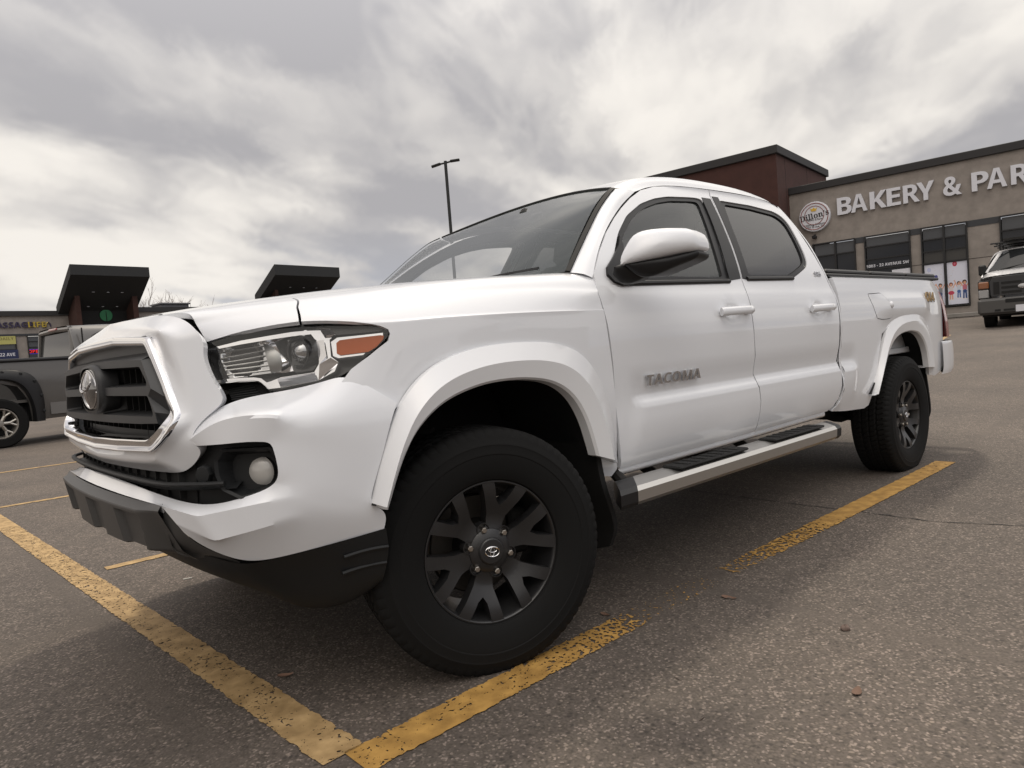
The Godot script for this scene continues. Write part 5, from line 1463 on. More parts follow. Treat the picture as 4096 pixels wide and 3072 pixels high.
func asphalt() -> StandardMaterial3D:
	var N := 1024
	var c := FastNoiseLite.new()
	c.noise_type = FastNoiseLite.TYPE_CELLULAR; c.seed = 3; c.frequency = 0.15; c.fractal_type = FastNoiseLite.FRACTAL_NONE
	c.cellular_return_type = FastNoiseLite.RETURN_DISTANCE2_SUB
	var edge := c.get_seamless_image(N, N, false, false, 0.1, false)
	c.cellular_return_type = FastNoiseLite.RETURN_CELL_VALUE
	var cell := c.get_seamless_image(N, N, false, false, 0.1, false)
	var f := FastNoiseLite.new()
	f.noise_type = FastNoiseLite.TYPE_CELLULAR; f.seed = 8; f.frequency = 0.27; f.fractal_type = FastNoiseLite.FRACTAL_NONE
	f.cellular_return_type = FastNoiseLite.RETURN_CELL_VALUE
	var fine := f.get_seamless_image(N, N, false, false, 0.1, false)
	var s := FastNoiseLite.new()
	s.noise_type = FastNoiseLite.TYPE_SIMPLEX_SMOOTH; s.seed = 4; s.frequency = 0.012; s.fractal_octaves = 4
	var soft := s.get_seamless_image(N, N, false, false, 0.1, false)
	for im in [edge, cell, fine, soft]: im.convert(Image.FORMAT_L8)
	var e := edge.get_data(); var v := cell.get_data(); var g := fine.get_data(); var w := soft.get_data()
	var col := PackedByteArray(); col.resize(N * N * 3)
	var hgt := PackedByteArray(); hgt.resize(N * N)
	for i in N * N:
		var stone := clampf((e[i] - 14) / 60.0, 0, 1)
		var q: float = v[i] / 255.0
		var p: float = g[i] / 255.0
		var lum := 0.056 + 0.046 * p
		var st := 0.066 + 0.08 * q
		if q > 0.88: st = 0.15 + 0.8 * (q - 0.88)
		elif q < 0.12: st = 0.035
		if p > 0.90: lum += 0.12
		lum = lerpf(lum, st, stone * 0.85) * (0.9 + 0.25 * (w[i] / 255.0))
		var o := Color(lum * 1.17, lum * 0.98, lum * (0.82 + 0.06 * p)).linear_to_srgb()
		col[i * 3] = int(o.r * 255); col[i * 3 + 1] = int(o.g * 255); col[i * 3 + 2] = int(o.b * 255)
		hgt[i] = clampi(int(90 + stone * 90 * (0.5 + q) + p * 50), 0, 255)
	var m := StandardMaterial3D.new()
	m.albedo_texture = ImageTexture.create_from_image(Image.create_from_data(N, N, false, Image.FORMAT_RGB8, col))
	m.heightmap_enabled = true
	m.heightmap_scale = 0.22
	m.heightmap_texture = ImageTexture.create_from_image(Image.create_from_data(N, N, false, Image.FORMAT_L8, hgt))
	m.roughness = 0.82
	var big := FastNoiseLite.new()
	big.noise_type = FastNoiseLite.TYPE_SIMPLEX_SMOOTH; big.seed = 21; big.frequency = 0.02; big.fractal_octaves = 5
	var bi := big.get_seamless_image(512, 512, false, false, 0.1, true)
	bi.convert(Image.FORMAT_L8)
	var bd := bi.get_data()
	var oc := PackedByteArray(); oc.resize(512 * 512 * 3)
	for i in 512 * 512:
		var t := bd[i] / 255.0
		oc[i * 3] = int(205 + 50 * t); oc[i * 3 + 1] = int(203 + 48 * t); oc[i * 3 + 2] = int(200 + 44 * t)
	m.detail_enabled = true
	m.detail_albedo = ImageTexture.create_from_image(Image.create_from_data(512, 512, false, Image.FORMAT_RGB8, oc))
	m.detail_blend_mode = BaseMaterial3D.BLEND_MODE_MUL
	m.detail_uv_layer = BaseMaterial3D.DETAIL_UV_2
	return m

func build_ground() -> void:
	var xs := [-220.0, -60.0, -20.0, -8.0, -4.0, 0.0, 2.0]
	for i in 28: xs.append(2.6 + i * 0.6)
	xs.append_array([20.0, 24.0, 27.0, 29.0, 31.0, 34.0, 60.0, 220.0])
	var zs := [-220.0, -80.0, -40.0, -20.0, -10.0, -5.0, -2.0, 0.0, 2.0, 5.0, 10.0, 20.0, 60.0, 220.0]
	var v := PackedVector3Array(); var n := PackedVector3Array(); var u1 := PackedVector2Array(); var u2 := PackedVector2Array(); var ix := PackedInt32Array()
	for x in xs:
		for z in zs:
			v.append(Vector3(x, land(x), z))
			n.append(Vector3(-(land(x + 0.1) - land(x - 0.1)) / 0.2, 1, 0).normalized())
			u1.append(Vector2(x, z) / 1.75); u2.append(Vector2(x * 0.9 + z * 0.3, z - x * 0.2) / 19.0)
	for i in xs.size() - 1:
		for j in zs.size() - 1:
			var a: int = i * zs.size() + j; var b: int = a + zs.size()
			ix.append_array([a, b, b + 1, a, b + 1, a + 1])
	var ar := []
	ar.resize(Mesh.ARRAY_MAX)
	ar[Mesh.ARRAY_VERTEX] = v; ar[Mesh.ARRAY_NORMAL] = n; ar[Mesh.ARRAY_TEX_UV] = u1; ar[Mesh.ARRAY_TEX_UV2] = u2; ar[Mesh.ARRAY_INDEX] = ix
	var am := ArrayMesh.new()
	am.add_surface_from_arrays(Mesh.PRIMITIVE_TRIANGLES, ar)
	structure(inst("ground", am, asphalt()))

func paint_line(called: String, a: Vector2, b: Vector2, width: float, step: float, wear: Callable, mat: Material, sd: int, crack := 0.0) -> void:
	# a worn stripe of paint: the pieces that are left, as a thin sheet (x, z)
	var edge := FastNoiseLite.new(); edge.seed = sd; edge.frequency = 18.0; edge.fractal_octaves = 3
	var flake := FastNoiseLite.new(); flake.seed = sd + 1; flake.frequency = 45.0; flake.fractal_octaves = 4
	var crk := FastNoiseLite.new(); crk.seed = sd + 2; crk.noise_type = FastNoiseLite.TYPE_CELLULAR; crk.frequency = 34.0; crk.fractal_type = FastNoiseLite.FRACTAL_NONE
	crk.cellular_return_type = FastNoiseLite.RETURN_DISTANCE2_SUB
	crk.domain_warp_enabled = true; crk.domain_warp_amplitude = 0.035; crk.domain_warp_frequency = 28.0
	var dir := (b - a).normalized(); var nrm := Vector2(-dir.y, dir.x)
	var L := a.distance_to(b)
	var nu := ceili(L / step); var nv := ceili((width + 0.02) / step)
	var f := PackedFloat32Array(); f.resize((nu + 1) * (nv + 1))
	for i in nu + 1:
		var u := i * L / nu
		var wr: float = wear.call(u)
		for j in nv + 1:
			var q := (float(j) / nv - 0.5) * (width + 0.02)
			var p := a + dir * u + nrm * q
			var e := width * 0.5 - absf(q) + edge.get_noise_2d(p.x, p.y) * 0.007
			e = minf(e, minf(u, L - u) + 0.001)
			var k := (flake.get_noise_2d(p.x, p.y) * 0.5 + 0.5 - wr) * 0.05
			var r := minf(e, k)
			if crack > 0.0:
				var gate := edge.get_noise_2d(p.x * 0.3 + 9.0, p.y * 0.3)
				r = minf(r, (crk.get_noise_2d(p.x, p.y) + 1.0 - crack * (0.6 + gate)) * 0.02)
			f[i * (nv + 1) + j] = r
	var m := Mb.new()
	for i in nu:
		for j in nv:
			var id := [i * (nv + 1) + j, (i + 1) * (nv + 1) + j, (i + 1) * (nv + 1) + j + 1, i * (nv + 1) + j + 1]
			var any := false
			for k in 4:
				if f[id[k]] > 0: any = true
			if not any: continue
			var cs := [Vector2(i, j), Vector2(i + 1, j), Vector2(i + 1, j + 1), Vector2(i, j + 1)]
			var out := []
			for k in 4:
				var f0 := f[id[k]]; var f1 := f[id[(k + 1) % 4]]
				if f0 > 0: out.append(cs[k])
				if (f0 > 0) != (f1 > 0): out.append(cs[k].lerp(cs[(k + 1) % 4], f0 / (f0 - f1)))
			var c := m.v.size()
			for o in out:
				var p: Vector2 = a + dir * (o.x * L / nu) + nrm * ((o.y / nv - 0.5) * (width + 0.02))
				m.v.append(Vector3(p.x, land(p.x) + 0.004, p.y)); m.n.append(Vector3.UP)
			for k in range(1, out.size() - 1): m.tri(c, c + k + 1, c + k)
	structure(obj(called, m, mat))

func build_lines() -> void:
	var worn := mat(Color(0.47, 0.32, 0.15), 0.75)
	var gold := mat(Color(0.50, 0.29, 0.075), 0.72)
	var nz := NoiseTexture2D.new()
	for m in [worn, gold]:
		m.uv1_triplanar = true; m.uv1_world_triplanar = true
		m.uv1_scale = Vector3(1.1, 1.1, 1.1)
		var nt := NoiseTexture2D.new()
		var fn := FastNoiseLite.new(); fn.frequency = 0.02; fn.fractal_octaves = 5; fn.seed = 6
		nt.noise = fn; nt.width = 512; nt.height = 512; nt.seamless = true
		var gr := Gradient.new()
		gr.set_color(0, Color(0.72, 0.70, 0.66)); gr.set_color(1, Color(1, 1, 1))
		nt.color_ramp = gr
		m.albedo_texture = nt
	var z0 := 1.10
	# the front line runs on past the next bays
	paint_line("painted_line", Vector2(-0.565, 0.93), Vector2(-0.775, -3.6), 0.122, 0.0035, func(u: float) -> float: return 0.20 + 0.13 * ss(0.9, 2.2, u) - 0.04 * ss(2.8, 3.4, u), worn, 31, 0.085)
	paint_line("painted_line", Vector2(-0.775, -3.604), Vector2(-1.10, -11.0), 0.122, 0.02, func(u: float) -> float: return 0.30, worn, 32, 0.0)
	# the bay's own side line, worn away where tyres cross it
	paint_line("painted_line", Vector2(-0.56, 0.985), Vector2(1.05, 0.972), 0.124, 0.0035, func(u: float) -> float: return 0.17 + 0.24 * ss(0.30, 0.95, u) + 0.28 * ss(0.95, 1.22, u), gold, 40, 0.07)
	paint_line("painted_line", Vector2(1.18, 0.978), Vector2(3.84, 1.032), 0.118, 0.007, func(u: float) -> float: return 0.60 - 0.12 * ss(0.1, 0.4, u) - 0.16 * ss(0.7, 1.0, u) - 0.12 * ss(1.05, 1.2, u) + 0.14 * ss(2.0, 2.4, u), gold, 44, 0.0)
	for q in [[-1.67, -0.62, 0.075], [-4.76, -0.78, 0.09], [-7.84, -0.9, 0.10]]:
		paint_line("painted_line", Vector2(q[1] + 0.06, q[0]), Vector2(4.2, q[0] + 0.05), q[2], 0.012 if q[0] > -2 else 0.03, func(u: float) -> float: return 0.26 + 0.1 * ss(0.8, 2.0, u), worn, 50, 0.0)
	for q in [[13.5, -6.0, 4.5], [13.9, -9.2, 4.5], [14.4, -2.2, 3.0]]:
		paint_line("painted_line", Vector2(q[0], q[1]), Vector2(q[0] + q[2], q[1] - 0.5), 0.11, 0.04, func(u: float) -> float: return 0.34, worn, 60, 0.0)

func build_litter() -> void:
	var rng := RandomNumberGenerator.new(); rng.seed = 77
	var brown := mat(Color(0.13, 0.075, 0.05), 0.8)
	var tan := mat(Color(0.22, 0.13, 0.09), 0.8)
	var leaves := [[0.924, 1.139, 0.030, "flat oval brown leaf lying just beyond the worn gap in the side line"], [0.527, 0.871, 0.022, "small curled brown leaf lying beside the front tyre inside the bay"], [0.516, 1.759, 0.026, "curled brown leaf lying farthest out on the open asphalt"], [-0.471, 0.373, 0.026, "pale brown leaf in the shade under the front bumper by the front line"]]
	for l in leaves:
		var g := rng.randf() * TAU
		var m := grid(func(u: float, w: float) -> Vector3:
			var a := (u - 0.5) * 2.0; var wd := sqrt(maxf(0, 1 - a * a)) * 0.45 * (1 - 0.25 * a)
			var b := (w - 0.5) * 2.0 * wd
			var p: Vector2 = Vector2(a, b).rotated(g) * l[2]
			return Vector3(p.x, 0.006 + 0.010 * (a * a * 0.6 + b * b * 1.6) * l[2] / 0.026, p.y), 12, 6, true)
		var o := obj("fallen_leaf", m, tan if l[0] < 0 else brown)
		o.position = Vector3(l[0], 0, l[1])
		tag(o, l[3], "leaf", "dry leaves on the asphalt")
	var st := grid(func(u: float, w: float) -> Vector3:
		var a := u * TAU; var b := w * PI
		return Vector3(cos(a) * sin(b) * 0.017, 0.011 + cos(b) * 0.011, sin(a) * sin(b) * 0.014) * (1.0 + 0.08 * sin(a * 3 + b * 2)), 16, 10, true)
	var stone := obj("pebble", st, mat(Color(0.12, 0.085, 0.07), 0.85))
	stone.position = Vector3(0.892, 0, 1.576)
	tag(stone, "round brown pebble lying on the open asphalt right of the bay", "pebble")
	var tw := [[1.60, 1.213, 1.688, 1.304, "dark straight twig lying on the asphalt beside the worn side line"], [0.728, 1.705, 0.775, 1.747, "short dark twig lying beyond the round pebble"], [0.291, 1.323, 0.281, 1.402, "thin bent twig on the asphalt level with the front tyre"], [0.565, 1.903, 0.538, 1.951, "thin twig lying nearest the right edge of the picture"], [0.126, 1.517, 0.188, 1.510, "pale thin stalk lying nearest the camera on the asphalt"]]
	for l in tw:
		var a := Vector3(l[0], 0.005, l[1]); var b := Vector3(l[2], 0.005, l[3])
		var side := (b - a).cross(Vector3.UP) * rng.randf_range(-0.15, 0.15)
		var ps := []
		for i in 7:
			var u := i / 6.0
			ps.append(a.lerp(b, u) + side * sin(u * PI) + Vector3(0, 0.004 * sin(u * 5), 0) - a)
		var o := obj("twig", tube(ps, 0.0022, 6), mat(Color(0.035, 0.024, 0.018), 0.9))
		o.position = Vector3(a.x, 0, a.z)
		tag(o, l[4], "twig", "twigs on the asphalt")
	var bt := tube([Vector3(-0.018, 0.005, -0.006), Vector3(0.018, 0.005, 0.006)], 0.0045, 8)
	var butt := obj("cigarette_butt", bt, mat(Color(0.6, 0.58, 0.54), 0.8))
	butt.position = Vector3(-0.331, 0, -1.06)
	tag(butt, "small white cigarette butt on the asphalt in front of the bumper", "cigarette butt")
	var blot := Mb.new()
	var c := blot.p(Vector3(0, 0.003, 0))
	for i in 40:
		var a := TAU * i / 40
		var r := 0.030 * (1.0 + 0.3 * sin(a * 3 + 1) + 0.18 * sin(a * 7))
		blot.p(Vector3(cos(a) * r, 0.003, sin(a) * r * 0.9))
	for i in 40: blot.tri(c, c + 1 + (i + 1) % 40, c + 1 + i)
	var st2 := obj("oil_stain", blot, mat(Color(0.022, 0.022, 0.024), 0.5))
	st2.position = Vector3(0.724, 0, 2.011)
	structure(st2)
	# a sealed crack across the bay
	var ck := []
	for q in [[2.42, -0.6], [2.40, 0.1], [2.366, 0.708], [2.363, 1.029], [2.337, 1.403], [2.442, 1.74], [2.46, 2.3], [2.40, 3.2]]: ck.append(Vector3(q[0], land(q[0]), q[1]))
	var cm := Mb.new()
	var cr := resample(ck, 90, 0)
	for i in 89:
		var a: Vector3 = cr[i]; var b: Vector3 = cr[i + 1]
		var w1 := 0.0035 + 0.002 * sin(i * 1.7); var w2 := 0.0035 + 0.002 * sin(i * 1.7 + 1.7)
		var j1 := 0.006 * sin(i * 2.3); var j2 := 0.006 * sin(i * 2.3 + 2.3)
		cm.quad(a + Vector3(j1 - w1, 0.0025, 0), a + Vector3(j1 + w1, 0.0025, 0), b + Vector3(j2 + w2, 0.0025, 0), b + Vector3(j2 - w2, 0.0025, 0))
	structure(obj("pavement_crack", cm, mat(Color(0.02, 0.019, 0.018), 0.9)))

func wall_material(c: Color, sd: int) -> StandardMaterial3D:
	var m := mat(c, 0.9)
	m.uv1_triplanar = true
	m.uv1_scale = Vector3(0.5, 0.5, 0.5)
	var nt := NoiseTexture2D.new()
	var fn := FastNoiseLite.new(); fn.frequency = 0.006; fn.fractal_octaves = 6; fn.fractal_gain = 0.6; fn.seed = sd
	nt.noise = fn; nt.width = 512; nt.height = 512; nt.seamless = true
	var gr := Gradient.new()
	gr.set_color(0, Color(0.86, 0.86, 0.86)); gr.set_color(1, Color(1, 1, 1))
	nt.color_ramp = gr
	m.albedo_texture = nt
	return m

func rect_part(called: String, x0: float, x1: float, y0: float, y1: float, z0: float, z1: float, m: Material, p: Node, bev := 0.0) -> MeshInstance3D:
	return obj(called, bx(Vector3((x0 + x1) / 2, (y0 + y1) / 2, (z0 + z1) / 2), Vector3(absf(x1 - x0), absf(y1 - y0), absf(z1 - z0)), bev), m, p)

func shop_window(p: Node, x0: float, x1: float, y0: float, y1: float, mull: Array, rails: Array, panes: Array) -> Node3D:
	# panes: material for each row, from the top
	var w := group_node("window", p)
	var fr := Mb.new()
	var t := 0.05
	fr.add(bx(Vector3((x0 + x1) / 2, y1 - t / 2, 0.02), Vector3(x1 - x0, t, 0.12)))
	fr.add(bx(Vector3((x0 + x1) / 2, y0 + t / 2, 0.02), Vector3(x1 - x0, t, 0.12)))
	for x in [x0 + t / 2, x1 - t / 2]: fr.add(bx(Vector3(x, (y0 + y1) / 2, 0.018), Vector3(t, y1 - y0 - t * 2, 0.116)))
	for x in mull: fr.add(bx(Vector3(x, (y0 + y1) / 2, 0.014), Vector3(t * 1.4, y1 - y0 - t * 2, 0.11)))
	for y in rails: fr.add(bx(Vector3((x0 + x1) / 2, y, 0.010), Vector3(x1 - x0 - t * 2, t, 0.10)))
	obj("frame", fr, M.shop_frame, w)
	var ys := [y1 - t]
	for y in rails: ys.append(y)
	ys.append(y0 + t)
	var xs := [x0 + t]
	for x in mull: xs.append(x)
	xs.append(x1 - t)
	for i in ys.size() - 1:
		for j in xs.size() - 1:
			rect_part("pane", xs[j] + 0.02, xs[j + 1] - 0.02, ys[i + 1] + 0.02, ys[i] - 0.02, -0.03, -0.01, panes[i], w)
	return w

func text_part(p: Node, called: String, s: String, x: float, y: float, z: float, h: float, depth: float, m: Material, stretch := 1.0, bold := true, font := "Droid Sans") -> MeshInstance3D:
	var tm := TextMesh.new()
	var f := SystemFont.new()
	f.font_names = PackedStringArray([font])
	f.font_weight = 700 if bold else 400
	tm.font = f
	tm.text = s
	tm.font_size = 64
	tm.pixel_size = h / 46.0
	tm.depth = depth
	var o := inst(called, tm, m, p)
	o.transform = Transform3D(Basis.from_scale(Vector3(stretch, 1, 1)), Vector3(x, y, z))
	return o

func ellipse_fill(im: Image, c: Vector2, a: float, b: float, col: Color, turn := 0.0) -> void:
	var R := ceili(maxf(a, b))
	for y in range(maxi(0, int(c.y) - R), mini(im.get_height(), int(c.y) + R + 1)):
		for x in range(maxi(0, int(c.x) - R), mini(im.get_width(), int(c.x) + R + 1)):
			var q := (Vector2(x, y) - c).rotated(-turn)
			if (q.x / a) * (q.x / a) + (q.y / b) * (q.y / b) <= 1.0: im.set_pixel(x, y, col)

func limb(im: Image, a: Vector2, b: Vector2, w: float, col: Color) -> void:
	var k := ceili(a.distance_to(b) / 2)
	for i in k + 1: ellipse_fill(im, a.lerp(b, float(i) / maxi(k, 1)), w, w, col)

func child(im: Image, c: Vector2, s: float, hair: Color, top: Color, low: Color, skirt: bool, arms: float) -> void:
	var skin := Color(0.80, 0.60, 0.50)
	limb(im, c + Vector2(-9, 60) * s, c + Vector2(-13, 125) * s, 7 * s, skin if skirt else low)
	limb(im, c + Vector2(9, 60) * s, c + Vector2(11, 125) * s, 7 * s, skin if skirt else low)
	ellipse_fill(im, c + Vector2(-15, 130) * s, 10 * s, 5 * s, Color(0.85, 0.82, 0.8)); ellipse_fill(im, c + Vector2(14, 130) * s, 10 * s, 5 * s, Color(0.85, 0.82, 0.8))
	limb(im, c + Vector2(-16, 10) * s, c + Vector2(-42, -30 * arms) * s, 5 * s, skin)
	limb(im, c + Vector2(16, 10) * s, c + Vector2(44, -24 * arms) * s, 5 * s, skin)
	ellipse_fill(im, c + Vector2(0, 24) * s, 20 * s, 34 * s, top)
	if skirt: ellipse_fill(im, c + Vector2(0, 58) * s, 30 * s, 20 * s, low)
	else: ellipse_fill(im, c + Vector2(0, 58) * s, 19 * s, 16 * s, low)
	ellipse_fill(im, c + Vector2(0, -28) * s, 19 * s, 21 * s, hair)
	ellipse_fill(im, c + Vector2(1, -22) * s, 13 * s, 15 * s, skin)

func poster_texture(which: int) -> ImageTexture:
	var im := Image.create_empty(256, 560, false, Image.FORMAT_RGB8)
	im.fill(Color(0.80, 0.81, 0.86))
	var rng := RandomNumberGenerator.new(); rng.seed = 9 + which
	for i in 26: ellipse_fill(im, Vector2(rng.randf() * 256, rng.randf() * 260 + 40), rng.randf_range(2, 5), rng.randf_range(1.5, 3), [Color(0.75, 0.65, 0.35), Color(0.65, 0.67, 0.78), Color(0.78, 0.62, 0.64)][i % 3], rng.randf() * 3)
	if which == 0:
		ellipse_fill(im, Vector2(150, 172), 22, 26, Color(0.26, 0.27, 0.50))
		ellipse_fill(im, Vector2(60, 70), 26, 30, Color(0.70, 0.72, 0.83))
		child(im, Vector2(90, 330), 1.15, Color(0.20, 0.14, 0.10), Color(0.30, 0.30, 0.34), Color(0.2, 0.2, 0.26), false, 2.0)
		child(im, Vector2(200, 330), 1.35, Color(0.24, 0.16, 0.11), Color(0.55, 0.56, 0.58), Color(0.20, 0.28, 0.46), false, 1.5)
		for i in 9: im.fill_rect(Rect2i(176, 338 + i * 9, 48, 3), Color(0.35, 0.36, 0.40))
	else:
		ellipse_fill(im, Vector2(100, 24), 30, 34, Color(0.66, 0.14, 0.24))
		ellipse_fill(im, Vector2(100, 24), 12, 14, Color(0.78, 0.45, 0.52))
		child(im, Vector2(42, 330), 1.3, Color(0.42, 0.17, 0.10), Color(0.80, 0.76, 0.76), Color(0.70, 0.22, 0.32), true, 1.6)
		child(im, Vector2(140, 320), 1.25, Color(0.24, 0.15, 0.11), Color(0.74, 0.76, 0.80), Color(0.22, 0.36, 0.58), false, 2.0)
		child(im, Vector2(214, 315), 1.4, Color(0.16, 0.10, 0.08), Color(0.72, 0.42, 0.48), Color(0.16, 0.27, 0.47), false, 1.2)
	return ImageTexture.create_from_image(im)

func build_bakery() -> void:
	var b := group_node("shop_building")
	var az := deg_to_rad(-7.5)
	var wd := Vector3(sin(az), 0, -cos(az))
	var base := 1.10
	b.transform = Transform3D(Basis(-wd, Vector3.UP, Vector3(-cos(az), 0, -sin(az))), Vector3(28.939, base, -5.2376))
	tag(b, "taupe shop building with dark parapet and a tall dark brown corner tower", "shop building")
	var f := func(s: float) -> float: return -s
	# wall in pieces round the openings (local x to the right)
	rect_part("wall", -6.3, 9.0, 3.40, 5.63, -0.30, 0.0, M.taupe, b)
	rect_part("wall", -6.3, 9.0, -0.3, 0.26, -0.30, 0.0, M.taupe, b)
	for q in [[-6.3, -5.45], [-3.78, -3.45], [-1.80, -1.45], [0.07, 1.05], [3.3, 9.0]]:
		rect_part("pier", q[0], q[1], 0.26, 3.40, -0.30, -0.004, M.taupe, b)
	for q in [[-3.78, -3.45], [-1.80, -1.45], [0.07, 1.05]]:
		rect_part("spandrel", q[0], q[1], 3.17, 3.40, -0.006, 0.012, M.shop_panel, b)
	for q in [[0.07, 1.05], [-1.80, -1.45], [-3.78, -3.45]]:
		rect_part("wall_joint", q[0], q[1], 1.985, 2.003, -0.006, 0.0015, M.joint, b)
	rect_part("parapet", -6.3, 9.0, 5.63, 5.93, -0.34, 0.10, M.shop_cap, b, 0.02)
	rect_part("roof", -6.3, 9.0, 5.45, 5.55, -14.0, -0.30, M.shop_cap, b)
	rect_part("side_wall", 8.7, 9.0, -0.3, 5.63, -14.0, -0.302, M.taupe, b)
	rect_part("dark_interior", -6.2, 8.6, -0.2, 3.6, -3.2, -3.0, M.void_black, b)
	var tr: Material = M.transom
	shop_window(b, -1.45, 0.07, 0.29, 3.40, [-0.69], [2.90, 2.45, 2.0], [tr, M.shop_glass, M.shop_glass_warm, M.shop_glass])
	shop_window(b, -3.45, -1.80, 0.05, 3.40, [], [2.95, 2.45, 2.05], [tr, M.shop_glass, M.shop_glass, M.shop_glass])
	shop_window(b, -5.45, -3.78, 0.29, 3.40, [-4.55], [2.86, 1.95], [tr, M.shop_glass, M.shop_glass])
	shop_window(b, 1.05, 3.3, 0.29, 3.40, [2.2], [2.85, 2.0], [tr, M.shop_glass, M.shop_glass])
	# tower
	var tw := group_node("tower", b)
	rect_part("tower_wall", -15.0, -6.3, -0.3, 7.2, -5.6, 1.35, M.brown_wall, tw)
	rect_part("tower_cap", -15.1, -6.2, 7.2, 7.55, -5.7, 1.45, M.shop_cap, tw, 0.02)
	rect_part("panel_joint", -6.299, -6.294, 0.0, 7.2, 0.30, 0.325, M.joint, tw)
	rect_part("panel_joint", -6.299, -6.294, 0.0, 7.2, -2.6, -2.575, M.joint, tw)
	rect_part("opening_shade", -11.6, -8.0, 4.4, 6.1, 1.352, 1.36, M.void_black, tw)  # flat black sheet standing in for the shade inside an opening
	# lettering
	var sg := group_node("shop_lettering")
	sg.transform = b.transform
	tag(sg, "large white raised letters reading BAKERY & PAR on the taupe wall", "shop sign")
	var wpos := [[-4.40, 0.54], [-3.85, 0.60], [-3.20, 0.60], [-2.56, 0.48], [-2.02, 0.56], [-1.50, 0.58], [-0.65, 0.59], [0.24, 0.52], [0.74, 0.60], [1.40, 0.55]]
	var str := "BAKERY&PAR"
	for i in 10:
		var l := text_part(sg, "letter", str[i], wpos[i][0] + wpos[i][1] / 2, 4.75, 0.06, 0.685, 0.09, M.sign_white, 1.0)
		l.scale.x = wpos[i][1] / l.mesh.get_aabb().size.x
	# round sign
	var rs := group_node("round_sign")
	rs.transform = b.transform * Transform3D(Basis(), Vector3(-5.27, 4.53, 0.0))
	tag(rs, "round white shop sign with red rings and a gold crown left of the letters", "shop sign")
	obj("disc", lathe([Vector2(0, 0.16), Vector2(0.60, 0.16), Vector2(0.62, 0.14), Vector2(0.62, 0.0)], 64), M.sign_white, rs)
	for r in [[0.545, 0.012], [0.385, 0.010]]:
		var ring := []
		for i in 64: ring.append(Vector3(cos(TAU * i / 64) * r[0], sin(TAU * i / 64) * r[0] + (0.05 if r[0] < 0.5 else 0.0), 0.162))
		obj("ring", tube(ring, r[1] * 1.4, 6, true), M.sign_red, rs)
	text_part(rs, "lettering", "Dillon's", 0.0, 0.03, 0.168, 0.22, 0.012, M.sign_black, 1.0, true, "Droid Serif").rotation.z = 0.12
	var crown := slab(poly([-0.10, 0.22, 0.08, 0.22, 0.13, 0.36, 0.05, 0.31, -0.01, 0.38, -0.07, 0.31, -0.15, 0.36]), 0.012, 0.0, Vector3(0, 0, 0.162))
	obj("crown", crown, M.sign_gold, rs)
	text_part(rs, "lettering", "Bakery & Party", 0.02, -0.13, 0.168, 0.065, 0.008, M.sign_black, 1.0, false)
	text_part(rs, "lettering", "Catering, Products", 0.0, -0.33, 0.168, 0.075, 0.008, M.sign_black, 1.0, false)
	text_part(rs, "lettering", "5003 22 Ave. SW", 0.0, -0.43, 0.168, 0.075, 0.008, M.sign_black, 1.0, false)
	var cam := group_node("wall_camera")  # small camera device on the wall, gives no light
	cam.transform = b.transform * Transform3D(Basis(), Vector3(-5.33, 3.68, 0.0))
	tag(cam, "small black camera box on the taupe wall under the round sign", "wall camera")
	obj("camera_box", bx(Vector3(0, 0, 0.10), Vector3(0.16, 0.12, 0.2), 0.02), M.black_trim, cam)
	obj("bracket", bx(Vector3(0, 0.08, 0.03), Vector3(0.08, 0.08, 0.06), 0.01), M.black_trim, cam)
	var ad := group_node("door_lettering")
	ad.transform = b.transform
	tag(ad, "small white address letters reading 5003 - 22 AVENUE SW over the shop door", "lettering")
	text_part(ad, "letters", "5003 - 22 AVENUE SW", -2.65, 2.18, 0.02, 0.11, 0.006, M.sign_white, 1.0)
	var nt := group_node("door_notice")
	nt.transform = b.transform
	tag(nt, "small white paper notice with a red mark on the shop door glass", "notice")
	rect_part("sheet", -2.5, -1.86, 1.55, 1.93, 0.005, 0.012, M.sign_white, nt)
	rect_part("mark", -2.46, -2.36, 1.72, 1.80, 0.012, 0.016, M.sign_red, nt)
	for k in 2:
		var pm := StandardMaterial3D.new()
		pm.albedo_texture = poster_texture(k)
		pm.roughness = 0.5
		var q := Mb.new()
		var x0 := -1.38 if k == 0 else -0.64; var x1 := -0.74 if k == 0 else 0.01
		q.quad(Vector3(x0, 0.36, 0.01), Vector3(x1, 0.36, 0.01), Vector3(x1, 1.95, 0.01), Vector3(x0, 1.95, 0.01))
		q.uv = PackedVector2Array([Vector2(0, 1), Vector2(1, 1), Vector2(1, 0), Vector2(0, 0)])
		q.n = PackedVector3Array([Vector3.BACK, Vector3.BACK, Vector3.BACK, Vector3.BACK])
		var po := obj("window_poster", q, pm)
		po.transform = b.transform
		tag(po, ["white window poster of children with a dark blue balloon, left pane", "white window poster of dancing children with a red balloon, right pane"][k], "poster", "party posters in the shop window")
	# pavement with kerb before the shop
	var pv := bx(Vector3(-2.0, -0.075, 1.6), Vector3(24.0, 0.15, 3.2), 0.02)
	var po2 := obj("pavement", pv, wall_material(Color(0.26, 0.245, 0.225), 12))
	po2.transform = b.transform
	structure(po2)

